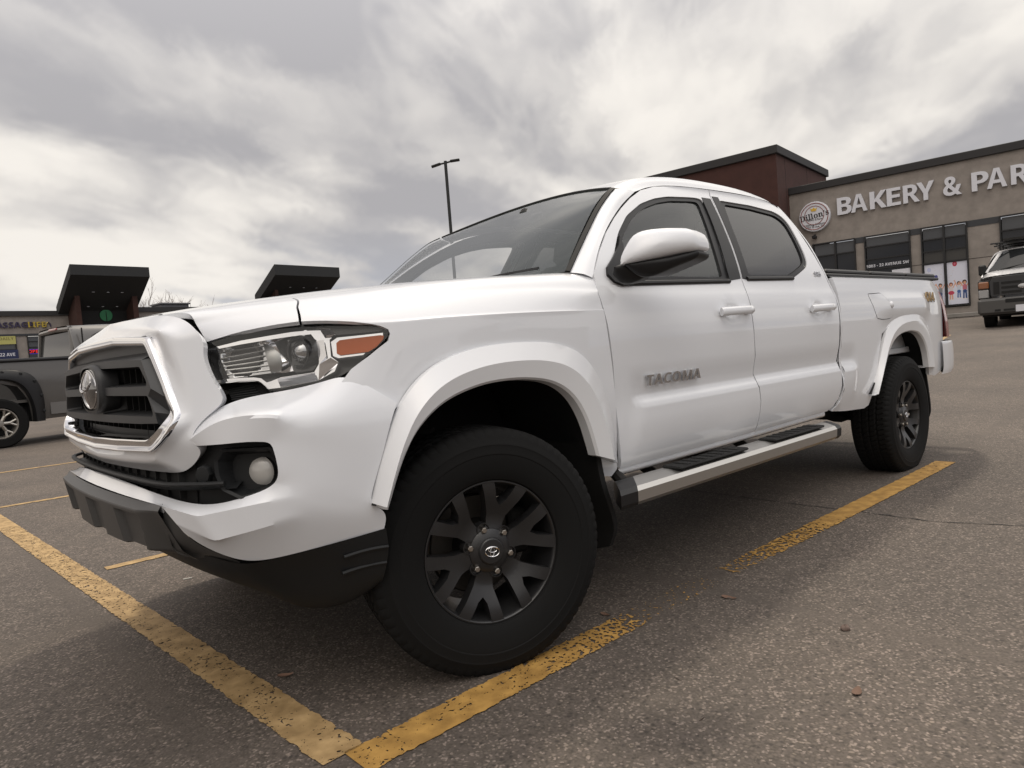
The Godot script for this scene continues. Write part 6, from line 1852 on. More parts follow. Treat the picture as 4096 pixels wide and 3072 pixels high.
func build_massage() -> void:
	var b := group_node("strip_mall")
	var a := deg_to_rad(7.5)
	b.transform = Transform3D(Basis(Vector3(cos(a), 0, -sin(a)), Vector3.UP, Vector3(sin(a), 0, cos(a))), Vector3(7.7486, 0, -48.789))
	tag(b, "low taupe shop row with two dark canopied entrance towers behind the grey pickup", "shop building")
	rect_part("wall", -14, 0.0, 4.27, 5.40, -0.3, 0, M.taupe, b)
	rect_part("wall", -14, 0.0, 0, 2.3, -0.3, 0, M.taupe, b)
	for q in [[-7.4, -6.8], [-3.05, -2.49], [-0.9, 0.0]]: rect_part("pier", q[0], q[1], 2.3, 4.27, -0.3, -0.003, M.taupe, b)
	rect_part("head_band", -14, 0.0, 4.20, 4.32, 0.002, 0.05, M.shop_panel, b)
	shop_window(b, -6.8, -3.05, 2.3, 4.22, [-5.0], [3.75, 3.40], [M.shop_glass, M.transom, M.shop_glass])
	shop_window(b, -2.49, -0.9, 2.3, 4.22, [], [3.84, 3.49], [M.transom, M.transom, M.shop_glass])
	rect_part("parapet", -14, 0.02, 5.40, 5.70, -0.3, 0.12, M.shop_cap, b)
	rect_part("roof", -14, 34, 5.2, 5.3, -16, -0.3, M.shop_cap, b)
	rect_part("wall", 3.9, 13.6, 0, 5.6, -0.3, 0, M.taupe, b)
	rect_part("parapet", 3.9, 13.6, 5.6, 5.92, -0.3, 0.12, M.shop_cap, b)
	rect_part("wall", 19.2, 34, 0, 5.6, -0.3, 0, M.taupe, b)
	rect_part("parapet", 19.2, 34, 5.6, 5.92, -0.3, 0.12, M.shop_cap, b)
	var unit := group_node("rooftop_unit")
	unit.transform = b.transform * Transform3D(Basis(), Vector3(7.6, 5.3, -3.0))
	tag(unit, "low grey rooftop ventilation unit behind the parapet of the shop row", "ventilation unit")
	rect_part("casing", -1.0, 1.0, 0, 1.05, -0.8, 0.8, mat(Color(0.10, 0.10, 0.11), 0.6), unit, 0.02)
	rect_part("cap", -1.1, 1.1, 1.05, 1.17, -0.9, 0.9, mat(Color(0.14, 0.14, 0.15), 0.6), unit, 0.02)
	for tq in [[0.0, 1.0, 8.20, 4.55], [13.75, 1.27, 8.80, 5.8]]:
		var t := group_node("entrance_tower", b)
		var x0: float = tq[0]; var k: float = tq[1]; var top: float = tq[2]; var w: float = tq[3]
		var h := 0.62 * k
		# sloping slab: high in front, dropping to the parapet behind
		var sl := Mb.new()
		var xa := x0 - 0.72 * k; var xb := x0 - 0.72 * k + w
		var zf := 3.0; var zb := -0.1
		var yb := 5.95 if x0 < 1 else 6.9
		var P := [Vector3(xa, top, zf), Vector3(xb, top, zf), Vector3(xb, yb, zb), Vector3(xa, yb, zb)]
		var Q := [Vector3(xa, top - h, zf), Vector3(xb, top - h, zf), Vector3(xb, yb - h, zb), Vector3(xa, yb - h, zb)]
		sl.quad(P[0], P[1], P[2], P[3]); sl.quad(Q[3], Q[2], Q[1], Q[0]); sl.quad(Q[0], Q[1], P[1], P[0])
		sl.quad(Q[1], Q[2], P[2], P[1]); sl.quad(Q[3], Q[0], P[0], P[3]); sl.quad(Q[2], Q[3], P[3], P[2])
		obj("canopy", sl, M.canopy, t)
		rect_part("pillar", x0 - 0.14, x0 + 0.14, 0, top - h * 1.9, 0.0, 1.5, M.brown_brick, t)
		rect_part("pillar", x0 - 0.72 * k + w - 0.62 * k, x0 - 0.72 * k + w - 0.3 * k, 0, top - h * 1.9, 0.0, 1.5, M.brown_brick, t)
		rect_part("back_wall", x0 + 0.14, xb - 0.62 * k, 0, top - h * 1.5, 0.05, 0.35, M.void_black, t)
		rect_part("side_wall", x0 - 0.14, x0 + 0.13, 0, top - h - 1.0, -1.5, 0.0, M.brown_brick, t)
		for i in 3:
			for j in 2:
				var u := (i + 0.5) / 3.0
				var zz := 0.7 + j * 1.1
				var yy := lerpf(yb - h, top - h, (zz - zb) / (zf - zb))
				obj("soffit_lamp", bx(Vector3(lerpf(x0 + 0.4, xb - 0.9, u), yy - 0.02, zz), Vector3(0.14, 0.04, 0.14), 0.01), M.soffit, t)
	var gs := group_node("leaf_sign")
	gs.transform = b.transform * Transform3D(Basis(), Vector3(1.93, 5.35, 0.36))
	tag(gs, "round green leaf sign on the dark wall of the left entrance tower", "sign")
	obj("disc", lathe([Vector2(0, 0.06), Vector2(0.37, 0.06), Vector2(0.38, 0.05), Vector2(0.38, 0)], 48), M.sign_green, gs)
	obj("stem", bx(Vector3(0, -0.14, 0.064), Vector3(0.045, 0.56, 0.012)), M.void_black, gs)
	obj("vein", bx(Vector3(0.0, 0.05, 0.0655), Vector3(0.025, 0.46, 0.012)), M.void_black, gs)
	var ms := group_node("shop_lettering")
	ms.transform = b.transform
	tag(ms, "raised purple and yellow letters reading MASSAGE LIFE over the shop windows", "shop sign")
	text_part(ms, "letters", "MASSAGE", -3.26, 4.86, 0.06, 0.33, 0.08, M.sign_purple, 1.16)
	text_part(ms, "letters", "LIFE", -1.91, 4.86, 0.06, 0.33, 0.08, M.sign_yellow, 1.06)
	for q in [-1.0, 1.0]:
		obj("figure_mark", tube([Vector3(-1.30, 5.0, 0.06), Vector3(-1.30 + q * 0.10, 4.92, 0.06), Vector3(-1.30 + q * 0.14, 4.70, 0.06)], 0.035, 6), M.sign_yellow if q < 0 else M.sign_purple, ms)
	var yb2 := group_node("banner")
	yb2.transform = b.transform
	tag(yb2, "yellow banner reading DAILY in the window of the shop row", "banner")
	rect_part("sheet", -4.3, -3.08, 3.72, 4.2, 0.075, 0.085, M.sign_pale_yellow, yb2)
	text_part(yb2, "letters", "DAILY", -3.55, 4.05, 0.088, 0.17, 0.006, M.sign_olive, 1.1)
	var bb := group_node("banner")
	bb.transform = b.transform
	tag(bb, "dark blue banner reading 22 AVE below the yellow one", "banner")
	rect_part("sheet", -4.6, -3.02, 2.75, 3.38, 0.075, 0.085, M.sign_blue, bb)
	text_part(bb, "letters", "5003 22 AVE", -3.88, 3.10, 0.088, 0.19, 0.006, M.sign_white, 0.95)
	var op := group_node("neon_sign")
	op.transform = b.transform
	tag(op, "red and blue lit window sign reading OPEN", "neon sign")
	rect_part("panel", -2.45, -1.80, 3.08, 3.36, -0.004, 0.006, M.void_black, op)
	text_part(op, "lit_letters_sign", "OPEN", -2.12, 3.23, 0.012, 0.19, 0.01, M.neon_red, 1.05)
	for y in [3.09, 3.35]: rect_part("lit_border_sign", -2.44, -1.81, y - 0.008, y + 0.008, 0.008, 0.016, M.neon_blue, op)

func build_lamp() -> void:
	var l := group_node("street_lamp")
	var gx := 17.43; var gz := -21.5
	l.position = Vector3(gx, land(gx), gz)
	tag(l, "tall black twin-headed lot lamp behind the windscreen of the white truck", "street lamp")
	var top := 9.40 - land(gx)
	var m := Mb.new()
	obj("base", Mb.new().add(lathe([Vector2(0.30, 0.0), Vector2(0.30, 0.75), Vector2(0.27, 0.80), Vector2(0, 0.80)], 24, Vector3.UP)), mat(Color(0.25, 0.24, 0.22), 0.9), l)
	obj("pole", tube([Vector3(0, 0.8, 0), Vector3(0, top * 0.5, 0), Vector3(0, top, 0)], 0.068, 12), M.lamp_pole, l)
	for s in [[-0.46, -0.16, -0.40], [0.46, 0.05, 0.40]]:
		var e := Vector3(s[0], s[1] + 0.0, s[2])
		obj("arm", tube([Vector3(0, top - 0.08, 0), Vector3(e.x * 0.4, top - 0.05 + e.y * 0.4, e.z * 0.4)], 0.04, 8), M.lamp_pole, l)
		var d := Vector3(e.x, e.y, e.z).normalized()
		var sd := d.cross(Vector3.UP).normalized()
		obj("lamp_head", bx(Vector3(0, 0, 0), Vector3(0.42, 0.07, 0.26), 0.02), M.lamp_pole, l).transform = Transform3D(Basis(d, sd.cross(d), sd), Vector3(e.x * 0.68, top - 0.04 + e.y * 0.72, e.z * 0.68))

func build_trees() -> void:
	var hazed_bark := mat(Color(0.24, 0.20, 0.18), 0.9)  # bark tint lightened to stand in for distant haze
	var spots := [[17.5, -66.0, 8.6, 3, "bare tree with upright branches beyond the shop roof, the tallest"], [14.0, -66.0, 7.4, 8, "low bare tree beyond the shop roof left of the tallest one"], [20.5, -67.0, 7.2, 5, "small bare tree beyond the shop roof right of the tallest one"]]
	for q in spots:
		var rng := RandomNumberGenerator.new(); rng.seed = q[3]
		var t := group_node("bare_tree")
		t.position = Vector3(q[0], 0, q[1])
		tag(t, q[4], "tree", "bare trees beyond the shop row")
		var trunk := Mb.new(); var crown := Mb.new()
		var top: float = q[2]
		trunk.add(tube([Vector3(0, -1, 0), Vector3(0.05, 2.2, 0), Vector3(-0.05, 4.2, 0.05)], 0.17, 8))
		var stack := []
		for i in 7: stack.append([Vector3(0, 2.6 + i * 0.2, 0), Vector3(rng.randf_range(-0.35, 0.35), 1, rng.randf_range(-0.35, 0.35)).normalized(), top * rng.randf_range(0.30, 0.42), 0.05, 0])
		while not stack.is_empty():
			var s: Array = stack.pop_back()
			var ps := [s[0]]
			var d: Vector3 = s[1]
			for i in 4:
				d = (d + Vector3(rng.randf_range(-0.16, 0.16), 0.05, rng.randf_range(-0.16, 0.16))).normalized()
				ps.append(ps[-1] + d * s[2] / 4.0)
			crown.add(tube(ps, s[3], 4))
			if s[4] < 3:
				for i in (5 if s[4] < 2 else 3):
					var at: Vector3 = ps[1 + rng.randi() % 4]
					var nd := (d + Vector3(rng.randf_range(-0.8, 0.8), rng.randf_range(-0.1, 0.5), rng.randf_range(-0.8, 0.8))).normalized()
					stack.append([at, nd, s[2] * rng.randf_range(0.42, 0.62), s[3] * 0.5, s[4] + 1])
		obj("trunk", trunk, hazed_bark, t)
		obj("crown", crown, hazed_bark, t)

func truck_wheel(p: Node, c: Vector3, r: float, rim_r: float, w: float, axis: Vector3, rim_mat: Material, spokes: int) -> void:
	var g := group_node("wheel", p)
	g.position = c
	obj("tyre", lathe([Vector2(rim_r, w * 0.42), Vector2(rim_r + 0.02, w * 0.5), Vector2(r * 0.92, w * 0.5), Vector2(r * 0.985, w * 0.42), Vector2(r, w * 0.25), Vector2(r, -w * 0.25), Vector2(r * 0.985, -w * 0.42), Vector2(r * 0.9, -w * 0.5), Vector2(rim_r, -w * 0.45)], 48, axis), M.tyre, g)
	obj("rim", lathe([Vector2(rim_r, w * 0.40), Vector2(rim_r, w * 0.46), Vector2(rim_r * 0.94, w * 0.46), Vector2(rim_r * 0.88, w * 0.38), Vector2(rim_r * 0.84, w * 0.1), Vector2(rim_r * 0.84, -w * 0.3)], 40, axis), rim_mat, g)
	obj("rim_back", lathe([Vector2(0, -w * 0.02), Vector2(rim_r * 0.86, -w * 0.05), Vector2(rim_r * 0.86, -w * 0.3)], 32, axis), M.void_black, g)
	var s := axis.cross(Vector3.UP).normalized()
	obj("hub", lathe([Vector2(0, w * 0.40), Vector2(rim_r * 0.2, w * 0.38), Vector2(rim_r * 0.25, w * 0.2), Vector2(rim_r * 0.25, -w * 0.05)], 20, axis), rim_mat, g)
	for k in spokes:
		var a := TAU * k / spokes
		var d := s * cos(a) + Vector3.UP * sin(a)
		var e := s * cos(a + 0.22) + Vector3.UP * sin(a + 0.22)
		var f := s * cos(a - 0.22) + Vector3.UP * sin(a - 0.22)
		var m := tube([d * rim_r * 0.2 + axis * w * 0.30, d * rim_r * 0.55 + axis * w * 0.30], rim_r * 0.11, 6)
		m.add(tube([d * rim_r * 0.52 + axis * w * 0.30, e * rim_r * 0.92 + axis * w * 0.36], rim_r * 0.075, 6))
		m.add(tube([d * rim_r * 0.52 + axis * w * 0.30, f * rim_r * 0.92 + axis * w * 0.36], rim_r * 0.075, 6))
		obj("spoke", m, rim_mat, g)

func build_grey_pickup() -> void:
	var t := group_node("pickup_truck")
	# local x forward, y up, z towards the camera
	t.transform = Transform3D(Basis(Vector3(0.985, 0, -0.1736).normalized(), Vector3.UP, Vector3(0.1736, 0, 0.985).normalized()), Vector3(0.056, 0.0, -12.2))
	tag(t, "dark grey pickup truck with black bolted wheel arch flares, seen from behind at left", "pickup truck")
	var paint: Material = M.grey_paint
	var arch := PackedVector2Array()
	var o := [[-1.1, 0.45], [-0.52, 0.42], [-0.48, 0.8], [-0.33, 1.04], [0.0, 1.14], [0.33, 1.04], [0.47, 0.8], [0.51, 0.42], [1.10, 0.43], [1.26, 0.44], [1.26, 1.49], [-1.1, 1.49]]
	for q in o: arch.append(Vector2(q[0], q[1]))
	var surf := func(x: float, y: float) -> Vector3: return Vector3(x, y, -0.02 - 0.05 * pow((y - 1.0) / 0.55, 2))
	for s in [0.0, -1.92]:
		var m := trim(func(x: float, y: float) -> Vector3:
			var p: Vector3 = surf.call(x, y)
			return p if s == 0.0 else Vector3(x, y, -1.96 - p.z), arch, [], 0.12, 0.02, s != 0.0)
		var side_p := obj("bed_side", m, paint, t)
		if s == 0.0:
			rect_part("side_marker", 0.80, 1.14, 0.50, 0.71, -0.06, -0.028, mat(Color(0.14, 0.135, 0.13), 0.35), side_p)
		var rail := tube([Vector3(-1.1, 1.50, s - 0.06 if s == 0.0 else s + 0.02), Vector3(1.26, 1.50, s - 0.06 if s == 0.0 else s + 0.02)], 0.035, 8)
		obj("bed_rail", rail, M.black_trim, t)
	rect_part("bed_floor", -1.1, 1.26, 0.75, 0.80, -1.85, -0.10, paint, t)
	rect_part("bed_front", 1.22, 1.28, 0.75, 1.48, -1.86, -0.10, paint, t)
	rect_part("tailgate", -1.16, -1.08, 0.72, 1.46, -1.84, -0.12, paint, t, 0.02)
	rect_part("rear_bumper", -1.34, -1.12, 0.48, 0.70, -1.92, -0.04, M.black_trim, t, 0.03)
	rect_part("underside", -1.0, 3.9, 0.45, 0.72, -1.75, -0.25, M.void_black, t)
	# flare with bolts
	var fo := pts([-.70, .42, 0, -.68, .85, 0, -.55, 1.18, 0, -.33, 1.31, 0, 0.0, 1.355, 0, .30, 1.335, 0, .52, 1.25, 0, .64, 1.08, 0, .70, .80, 0, .69, .40, 0])
	var fi := pts([-.53, .42, 0, -.50, .80, 0, -.38, 1.0, 0, -.22, 1.11, 0, 0.0, 1.17, 0, .22, 1.135, 0, .37, 1.02, 0, .465, .82, 0, .51, .60, 0, .52, .40, 0])
	var r0 := []; var r1 := []; var r2 := []; var r3 := []
	for i in fo.size():
		r0.append(fo[i] + Vector3(0, 0, -0.03)); r1.append(fo[i].lerp(fi[i], 0.1) + Vector3(0, 0, 0.035)); r2.append(fi[i].lerp(fo[i], 0.1) + Vector3(0, 0, 0.09)); r3.append(fi[i] + Vector3(0, 0, -0.10))
	var fl := obj("wheel_arch_flare", loft([r0, r1, r2, r3], 48, 9, true), M.black_trim, t)
	for q in [[-0.42, 1.17], [0.10, 1.30], [0.37, 1.26], [0.57, 1.12], [0.655, 0.86], [0.67, 0.58]]:
		obj("bolt", Mb.new().add(lathe([Vector2(0, 0.07), Vector2(0.022, 0.065), Vector2(0.03, 0.05), Vector2(0.03, 0)], 10), Transform3D(Basis(), Vector3(q[0], q[1], 0.0))), M.black_plastic, fl)
	obj("wheel_well", loft([resample(r3, 20, 0), resample(r3, 20, 0).map(func(p): return p + Vector3(0, 0, -0.5))], 30, 2, true), M.well, t)
	# cab
	var cs := []
	for q in [[0.45, 0.0], [1.0, 0.0], [1.50, -0.02], [1.80, -0.10], [2.0, -0.17], [2.08, -0.24], [2.115, -0.36], [2.125, -0.98]]:
		var row := []
		for x in [1.30, 1.36, 2.0, 2.9, 3.4]:
			var lean := 0.0
			row.append(Vector3(x - (0.0 if q[0] > 1.5 else 0.0) + (maxf(0, q[0] - 1.5) * 1.1 * -1.0 if x > 3.2 else 0.0), q[0] + (0.02 if x > 1.8 and q[0] > 2.1 else 0.0), q[1] - (0.03 if x < 1.34 else 0.0)))
		cs.append(row)
	var cabm := loft(cs, 24, 24, true)
	cabm.add(Mb.new().add(cabm, Transform3D(Basis.from_scale(Vector3(1, 1, -1)), Vector3(0, 0, -1.96))))
	var cab := obj("cab", cabm, paint, t, 50)
	rect_part("cab_back", 1.28, 1.32, 0.75, 1.55, -1.86, -0.10, paint, cab)
	var back := Mb.new()
	back.quad(Vector3(1.30, 1.52, -1.78), Vector3(1.30, 1.52, -0.17), Vector3(1.34, 2.00, -0.30), Vector3(1.34, 2.00, -1.66))
	obj("back_window", back, M.back_glass, cab)
	for s in [-0.13, -1.83]:
		var pl := tube([Vector3(1.305, 1.48, s), Vector3(1.335, 2.02, s + (-0.10 if s > -1 else 0.10))], 0.05, 8)
		obj("rear_pillar", pl, paint, cab)
	obj("roof_edge", tube([Vector3(1.335, 2.05, -0.24), Vector3(1.335, 2.075, -0.98), Vector3(1.335, 2.05, -1.72)], 0.05, 8), paint, cab)
	obj("brake_light", bx(Vector3(1.30, 2.085, -0.98), Vector3(0.05, 0.05, 0.40), 0.015), M.red_lens, cab)
	obj("side_window", slab(rounded(poly([1.62, 1.54, 2.85, 1.54, 2.65, 1.86, 2.40, 1.98, 1.80, 2.0, 1.62, 1.90]), 0.05), 0.02, 0.0, Vector3(0, 0, -0.125), Vector3(1, 0, 0), Vector3(0, 0.97, -0.24).normalized() if false else Vector3.UP), M.privacy_glass, cab)
	rect_part("door_seam", 1.435, 1.443, 0.55, 2.05, -0.05, 0.004, M.void_black, cab)
	rect_part("front_body", 3.35, 4.6, 0.5, 1.40, -1.93, -0.03, paint, t, 0.10)
	truck_wheel(t, Vector3(0, 0.425, -0.06), 0.427, 0.26, 0.28, Vector3(0, 0, 1), M.alloy, 6)
	truck_wheel(t, Vector3(0, 0.425, -1.90), 0.427, 0.26, 0.28, Vector3(0, 0, -1), M.alloy, 6)
	truck_wheel(t, Vector3(3.65, 0.425, -0.06), 0.427, 0.26, 0.28, Vector3(0, 0, 1), M.alloy, 6)
	truck_wheel(t, Vector3(3.65, 0.425, -1.90), 0.427, 0.26, 0.28, Vector3(0, 0, -1), M.alloy, 6)

func build_van() -> void:
	var t := group_node("van")
	# local x to the picture's right, y up, z towards the camera
	t.transform = Transform3D(Basis(Vector3(0.13, 0, 0.992).normalized(), Vector3.UP, Vector3(-0.992, 0, 0.13).normalized()), Vector3(18.992, land(18.99), -2.308))
	tag(t, "white work van with black grille and roof rack facing the camera", "van")
	t.position.y = 0.633
	var c := 0.76
	var white: Material = M.van_white
	var at := func(u: float, h: float, z: float, s: float) -> Vector3: return Vector3(c + (u - c) * s, h, z)
	# body: sections from the nose to the tail, outline from sill over roof
	var body := []
	for q in [[-0.02, 1.26, 0.80, 1.26, 0.0], [-0.10, 1.27, 0.88, 1.30, 0.0], [-0.75, 1.40, 0.92, 1.42, 0.0], [-0.80, 1.42, 0.92, 1.46, 0.0]]: pass
	var hood := loft([pts([-.10, 1.13, -.02, -.11, 1.16, -.40, -.15, 1.30, -.80]), pts([-.06, 1.235, -.03, -.06, 1.29, -.40, -.08, 1.37, -.80]), pts([0.10, 1.275, -.02, .08, 1.36, -.40, .06, 1.425, -.80]), pts([.45, 1.29, 0.0, .45, 1.385, -.40, .45, 1.45, -.82]), pts([.76, 1.295, .005, .76, 1.39, -.40, .76, 1.455, -.83])], 14, 14, false)
	hood.add(Mb.new().add(hood, Transform3D(Basis.from_scale(Vector3(-1, 1, 1)), Vector3(2 * c, 0, 0))))
	obj("hood", hood, white, t, 60)
	var sidef := loft([pts([-.16, .72, -.02, -.165, .72, -.5, -.17, .72, -1.2, -.17, .72, -5.0]), pts([-.14, 1.14, -.02, -.155, 1.2, -.5, -.17, 1.3, -1.2, -.17, 1.3, -5.0]), pts([-.10, 1.25, -.10, -.11, 1.32, -.6, -.12, 1.42, -1.2, -.12, 1.45, -5.0])], 20, 8, true)
	obj("body_side", sidef, white, t, 60)
	obj("body_side", Mb.new().add(sidef, Transform3D(Basis.from_scale(Vector3(-1, 1, 1)), Vector3(2 * c, 0, 0))), white, t, 60)
	var cab := loft([pts([-.12, 1.42, -1.0, -.12, 1.43, -1.6, -.12, 1.44, -5.0]), pts([.05, 1.80, -1.22, .02, 1.82, -1.7, .02, 1.82, -5.0]), pts([.20, 1.92, -1.30, .14, 1.96, -1.7, .14, 1.97, -5.0]), pts([.45, 1.965, -1.30, .45, 2.01, -1.7, .45, 2.03, -5.0]), pts([.76, 1.975, -1.30, .76, 2.03, -1.7, .76, 2.05, -5.0])], 16, 16, true)
	cab.add(Mb.new().add(cab, Transform3D(Basis.from_scale(Vector3(-1, 1, 1)), Vector3(2 * c, 0, 0))))
	obj("roof", cab, white, t, 60)
	var ws := grid(func(u: float, w: float) -> Vector3:
		var a := (u - 0.5) * 2.0
		return Vector3(c + a * lerpf(0.78, 0.56, w), lerpf(1.43, 1.93, w) + 0.03 * (1 - a * a) * w, lerpf(-0.88, -1.30, w) + 0.10 * (1 - a * a)), 16, 8)
	obj("windscreen", ws, M.van_glass, t, 60)
	for s in [1.0, -1.0]:
		obj("front_pillar", tube([at.call(-0.06, 1.40, -0.92, s), at.call(0.10, 1.70, -1.10, s), at.call(0.23, 1.94, -1.30, s)], 0.045, 8), white, t)
		obj("headlight", bx(Vector3(c + (-0.045 - c) * s, 0.85, 0.0), Vector3(0.215, 0.21, 0.08), 0.02), M.van_lamp, t)
		obj("turn_signal", bx(Vector3(c + (-0.04 - c) * s, 1.065, 0.0), Vector3(0.215, 0.17, 0.08), 0.02), M.amber_dark, t)
		obj("lamp_surround", bx(Vector3(c + (-0.03 - c) * s, 0.95, -0.05), Vector3(0.26, 0.46, 0.10), 0.02), M.black_trim, t)
		var mr := group_node("door_mirror", t)
		obj("mirror_shell", bx(Vector3(c + (-0.15 - c) * s, 1.49, -0.95), Vector3(0.17, 0.28, 0.10), 0.035), M.black_trim, mr)
		for y in [1.42, 1.55]: obj("mirror_arm", tube([Vector3(c + (-0.12 - c) * s, y, -0.95), Vector3(c + (-0.02 - c) * s, y - 0.01, -1.0)], 0.02, 6), M.black_trim, mr)
		truck_wheel(t, Vector3(c + (0.02 - c) * s, 0.34, -0.62), 0.345, 0.2, 0.24, Vector3(-s, 0, 0), M.dark_iron, 0)
		truck_wheel(t, Vector3(c + (0.02 - c) * s, 0.34, -4.1), 0.345, 0.2, 0.24, Vector3(-s, 0, 0), M.dark_iron, 0)
	var g := group_node("grille", t)
	obj("grille_panel", slab(rounded(poly([0.10, 0.78, 1.42, 0.78, 1.44, 1.12, 1.36, 1.255, 0.16, 1.255, 0.08, 1.12]), 0.03), 0.03, 0.008, Vector3(0, 0, 0.0)), M.grille_black, g)
	for y in [0.86, 0.975, 1.09]:
		for k in 2: obj("grille_slot", bx(Vector3(0.52 if k == 0 else 1.0, y, 0.032), Vector3(0.40 if k == 0 else 0.40, 0.055, 0.012)), M.void_black, g)
	for x in [0.22, 1.30]: obj("grille_slot", bx(Vector3(x, 0.975, 0.032), Vector3(0.12, 0.30, 0.012)), M.void_black, g)
	obj("emblem", Mb.new().add(lathe([Vector2(0, 0.02), Vector2(0.11, 0.014), Vector2(0.12, 0)], 28), Transform3D(Basis.from_scale(Vector3(1, 0.5, 1)), Vector3(c, 0.975, 0.035))), M.badge, g)
	obj("bumper", bx(Vector3(c, 0.53, 0.02), Vector3(1.86, 0.40, 0.26), 0.06), M.van_bumper, t)
	rect_part("bumper_slot", 0.40, 1.12, 0.60, 0.69, 0.146, 0.154, M.void_black, t)
	rect_part("bumper_slot", 0.36, 0.58, 0.405, 0.455, 0.146, 0.154, M.void_black, t)
	rect_part("bumper_slot", 0.18, 0.30, 0.405, 0.455, 0.146, 0.154, M.void_black, t)
	var pl := rect_part("licence_plate", 0.60, 0.92, 0.37, 0.53, 0.15, 0.162, M.sign_white, t)
	rect_part("underside", -0.1, 1.6, 0.28, 0.72, -4.9, -0.1, M.void_black, t)
	for s in [0.0, 1.0]:
		obj("wiper", tube([Vector3(0.25 + s * 0.6, 1.46, -0.80), Vector3(0.60 + s * 0.6, 1.52, -0.86), Vector3(0.85 + s * 0.5, 1.56, -0.90)], 0.012, 5), M.void_black, t)
	var rk := group_node("roof_rack", t)
	for x in [0.12, 1.40]: obj("rack_rail", tube([Vector3(x, 2.16, -1.2), Vector3(x, 2.16, -4.6)], 0.025, 6), M.black_trim, rk)
	for i in 5:
		var z := -1.2 - i * 0.8
		obj("rack_bar", tube([Vector3(0.02, 2.16 - 0.01 * (i % 2), z), Vector3(1.50, 2.16 - 0.01 * (i % 2), z)], 0.022, 6), M.black_trim, rk)
		for x in [0.22, 1.30]: obj("rack_post", tube([Vector3(x, 2.15, z), Vector3(x, 1.96, z)], 0.018, 6), M.black_trim, rk)
	rect_part("ladder", 0.30, 0.75, 2.19, 2.24, -4.4, -1.0, M.dark_iron, rk)

func build_far_side() -> void:
	# what the doors mirror: the row across the lot, behind the camera
	var b := group_node("shop_building")
	b.position = Vector3(6, -0.5, 46)
	tag(b, "long low brown shop row across the lot behind the camera, mirrored in the truck doors", "shop building")
	rect_part("wall", -46, 46, 0, 5.2, 0, 10, wall_material(Color(0.17, 0.15, 0.14), 15), b)
	rect_part("parapet", -46.1, 46.1, 5.2, 5.6, -0.1, 10.1, M.shop_cap, b)
	for q in [[-30.0, 7.0, 7.6], [-6.0, 8.0, 8.2], [20.0, 6.5, 7.4]]:
		rect_part("tower_wall", q[0], q[0] + q[1], 0, q[2], -1.0, 4, M.brown_wall, b)
		rect_part("tower_cap", q[0] - 0.3, q[0] + q[1] + 0.3, q[2], q[2] + 0.4, -1.3, 4.3, M.shop_cap, b)
	for i in 12:
		var x := -44.0 + i * 7.4
		rect_part("window", x, x + 4.6, 0.4, 3.2, -0.04, 0.02, M.shop_glass, b)

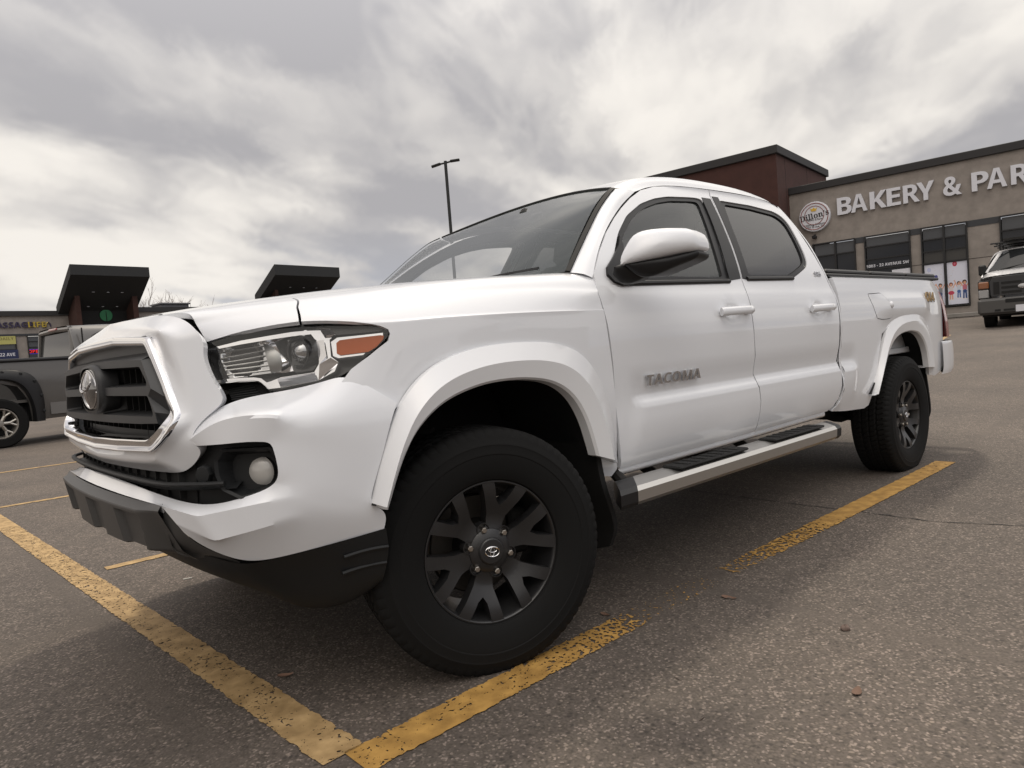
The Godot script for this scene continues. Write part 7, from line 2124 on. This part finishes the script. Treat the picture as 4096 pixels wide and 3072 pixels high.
func make_more() -> void:
	M.taupe = wall_material(Color(0.29, 0.26, 0.235), 2)
	M.brown_wall = wall_material(Color(0.062, 0.024, 0.019), 4)
	M.brown_brick = wall_material(Color(0.055, 0.024, 0.018), 7)
	M.joint = mat(Color(0.02, 0.015, 0.014), 0.9)
	M.shop_cap = mat(Color(0.022, 0.021, 0.022), 0.7)
	M.canopy = mat(Color(0.016, 0.017, 0.018), 0.7)
	M.shop_panel = mat(Color(0.03, 0.033, 0.038), 0.5)
	M.shop_frame = mat(Color(0.008, 0.008, 0.009), 0.5)
	M.shop_glass = mat(Color(0.010, 0.012, 0.016), 0.06)
	M.shop_glass_warm = mat(Color(0.04, 0.038, 0.034), 0.1)
	M.transom = mat(Color(0.06, 0.064, 0.07), 0.12)
	M.sign_white = mat(Color(0.62, 0.63, 0.68), 0.5)
	M.sign_red = mat(Color(0.22, 0.05, 0.04), 0.6)
	M.sign_black = mat(Color(0.02, 0.02, 0.02), 0.6)
	M.sign_gold = mat(Color(0.60, 0.38, 0.04), 0.5)
	M.sign_green = mat(Color(0.015, 0.16, 0.06), 0.5)
	M.sign_purple = mat(Color(0.03, 0.022, 0.06), 0.5)
	M.sign_yellow = mat(Color(0.42, 0.31, 0.04), 0.5)
	M.sign_pale_yellow = mat(Color(0.42, 0.40, 0.13), 0.6)
	M.sign_olive = mat(Color(0.20, 0.18, 0.06), 0.6)
	M.sign_blue = mat(Color(0.012, 0.02, 0.07), 0.5)
	M.soffit = mat(Color(0.35, 0.36, 0.38), 0.4)
	M.lamp_pole = mat(Color(0.008, 0.010, 0.010), 0.6)
	M.grey_paint = coat(mat(Color(0.10, 0.095, 0.09), 0.4, 0.3), 0.7, 0.08)
	M.alloy = mat(Color(0.34, 0.32, 0.29), 0.35, 0.8)
	M.back_glass = mat(Color(0.05, 0.05, 0.05), 0.05)
	M.van_white = coat(mat(Color(0.66, 0.66, 0.67), 0.35), 0.8, 0.05)
	M.van_glass = mat(Color(0.02, 0.022, 0.024), 0.05)
	M.van_lamp = coat(mat(Color(0.30, 0.30, 0.30), 0.25, 0.3), 1.0, 0.03)
	M.amber_dark = coat(mat(Color(0.22, 0.075, 0.02), 0.3), 0.8, 0.05)
	M.van_bumper = mat(Color(0.06, 0.058, 0.056), 0.55)
	for q in [["neon_red", Color(1.0, 0.12, 0.12)], ["neon_blue", Color(0.2, 0.25, 1.0)]]:
		var m := mat(Color(0.1, 0.02, 0.02), 0.5)
		m.emission_enabled = true
		m.emission = q[1]
		m.emission_energy_multiplier = 0.7
		M[q[0]] = m

func _ready() -> void:
	var cam := Camera3D.new()
	cam.name = "camera"
	cam.fov = 57.98
	cam.near = 0.05
	cam.far = 2000.0
	cam.transform = Transform3D(Basis.from_euler(Vector3(-0.047377, -0.732964, -0.077527), EULER_ORDER_YXZ), Vector3(-1.33995, 0.99091, 2.53468))
	add_child(cam)
	var e := Environment.new()
	var sk := Sky.new()
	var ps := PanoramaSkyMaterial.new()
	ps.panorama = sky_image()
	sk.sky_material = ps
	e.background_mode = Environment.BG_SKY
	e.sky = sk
	e.tonemap_mode = Environment.TONE_MAPPER_LINEAR
	e.tonemap_exposure = 1.0
	e.sdfgi_enabled = true; e.ssao_enabled = true; e.ssil_enabled = true
	var we := WorldEnvironment.new()
	we.name = "environment"
	we.environment = e
	add_child(we)
	var sun := DirectionalLight3D.new()
	sun.name = "sun"
	sun.light_color = Color(1.0, 0.95, 0.87)
	sun.light_energy = 0.5
	sun.light_angular_distance = 4.5
	sun.shadow_enabled = true
	add_child(sun)
	sun.look_at_from_position(Vector3(0.58, 1.0, -0.36), Vector3.ZERO, Vector3.UP)
	make_materials()
	make_more()
	build_ground()
	build_lines()
	build_bakery()
	build_massage()
	build_lamp()
	build_trees()
	build_truck()
	build_grey_pickup()
	build_van()
	build_litter()
	build_far_side()
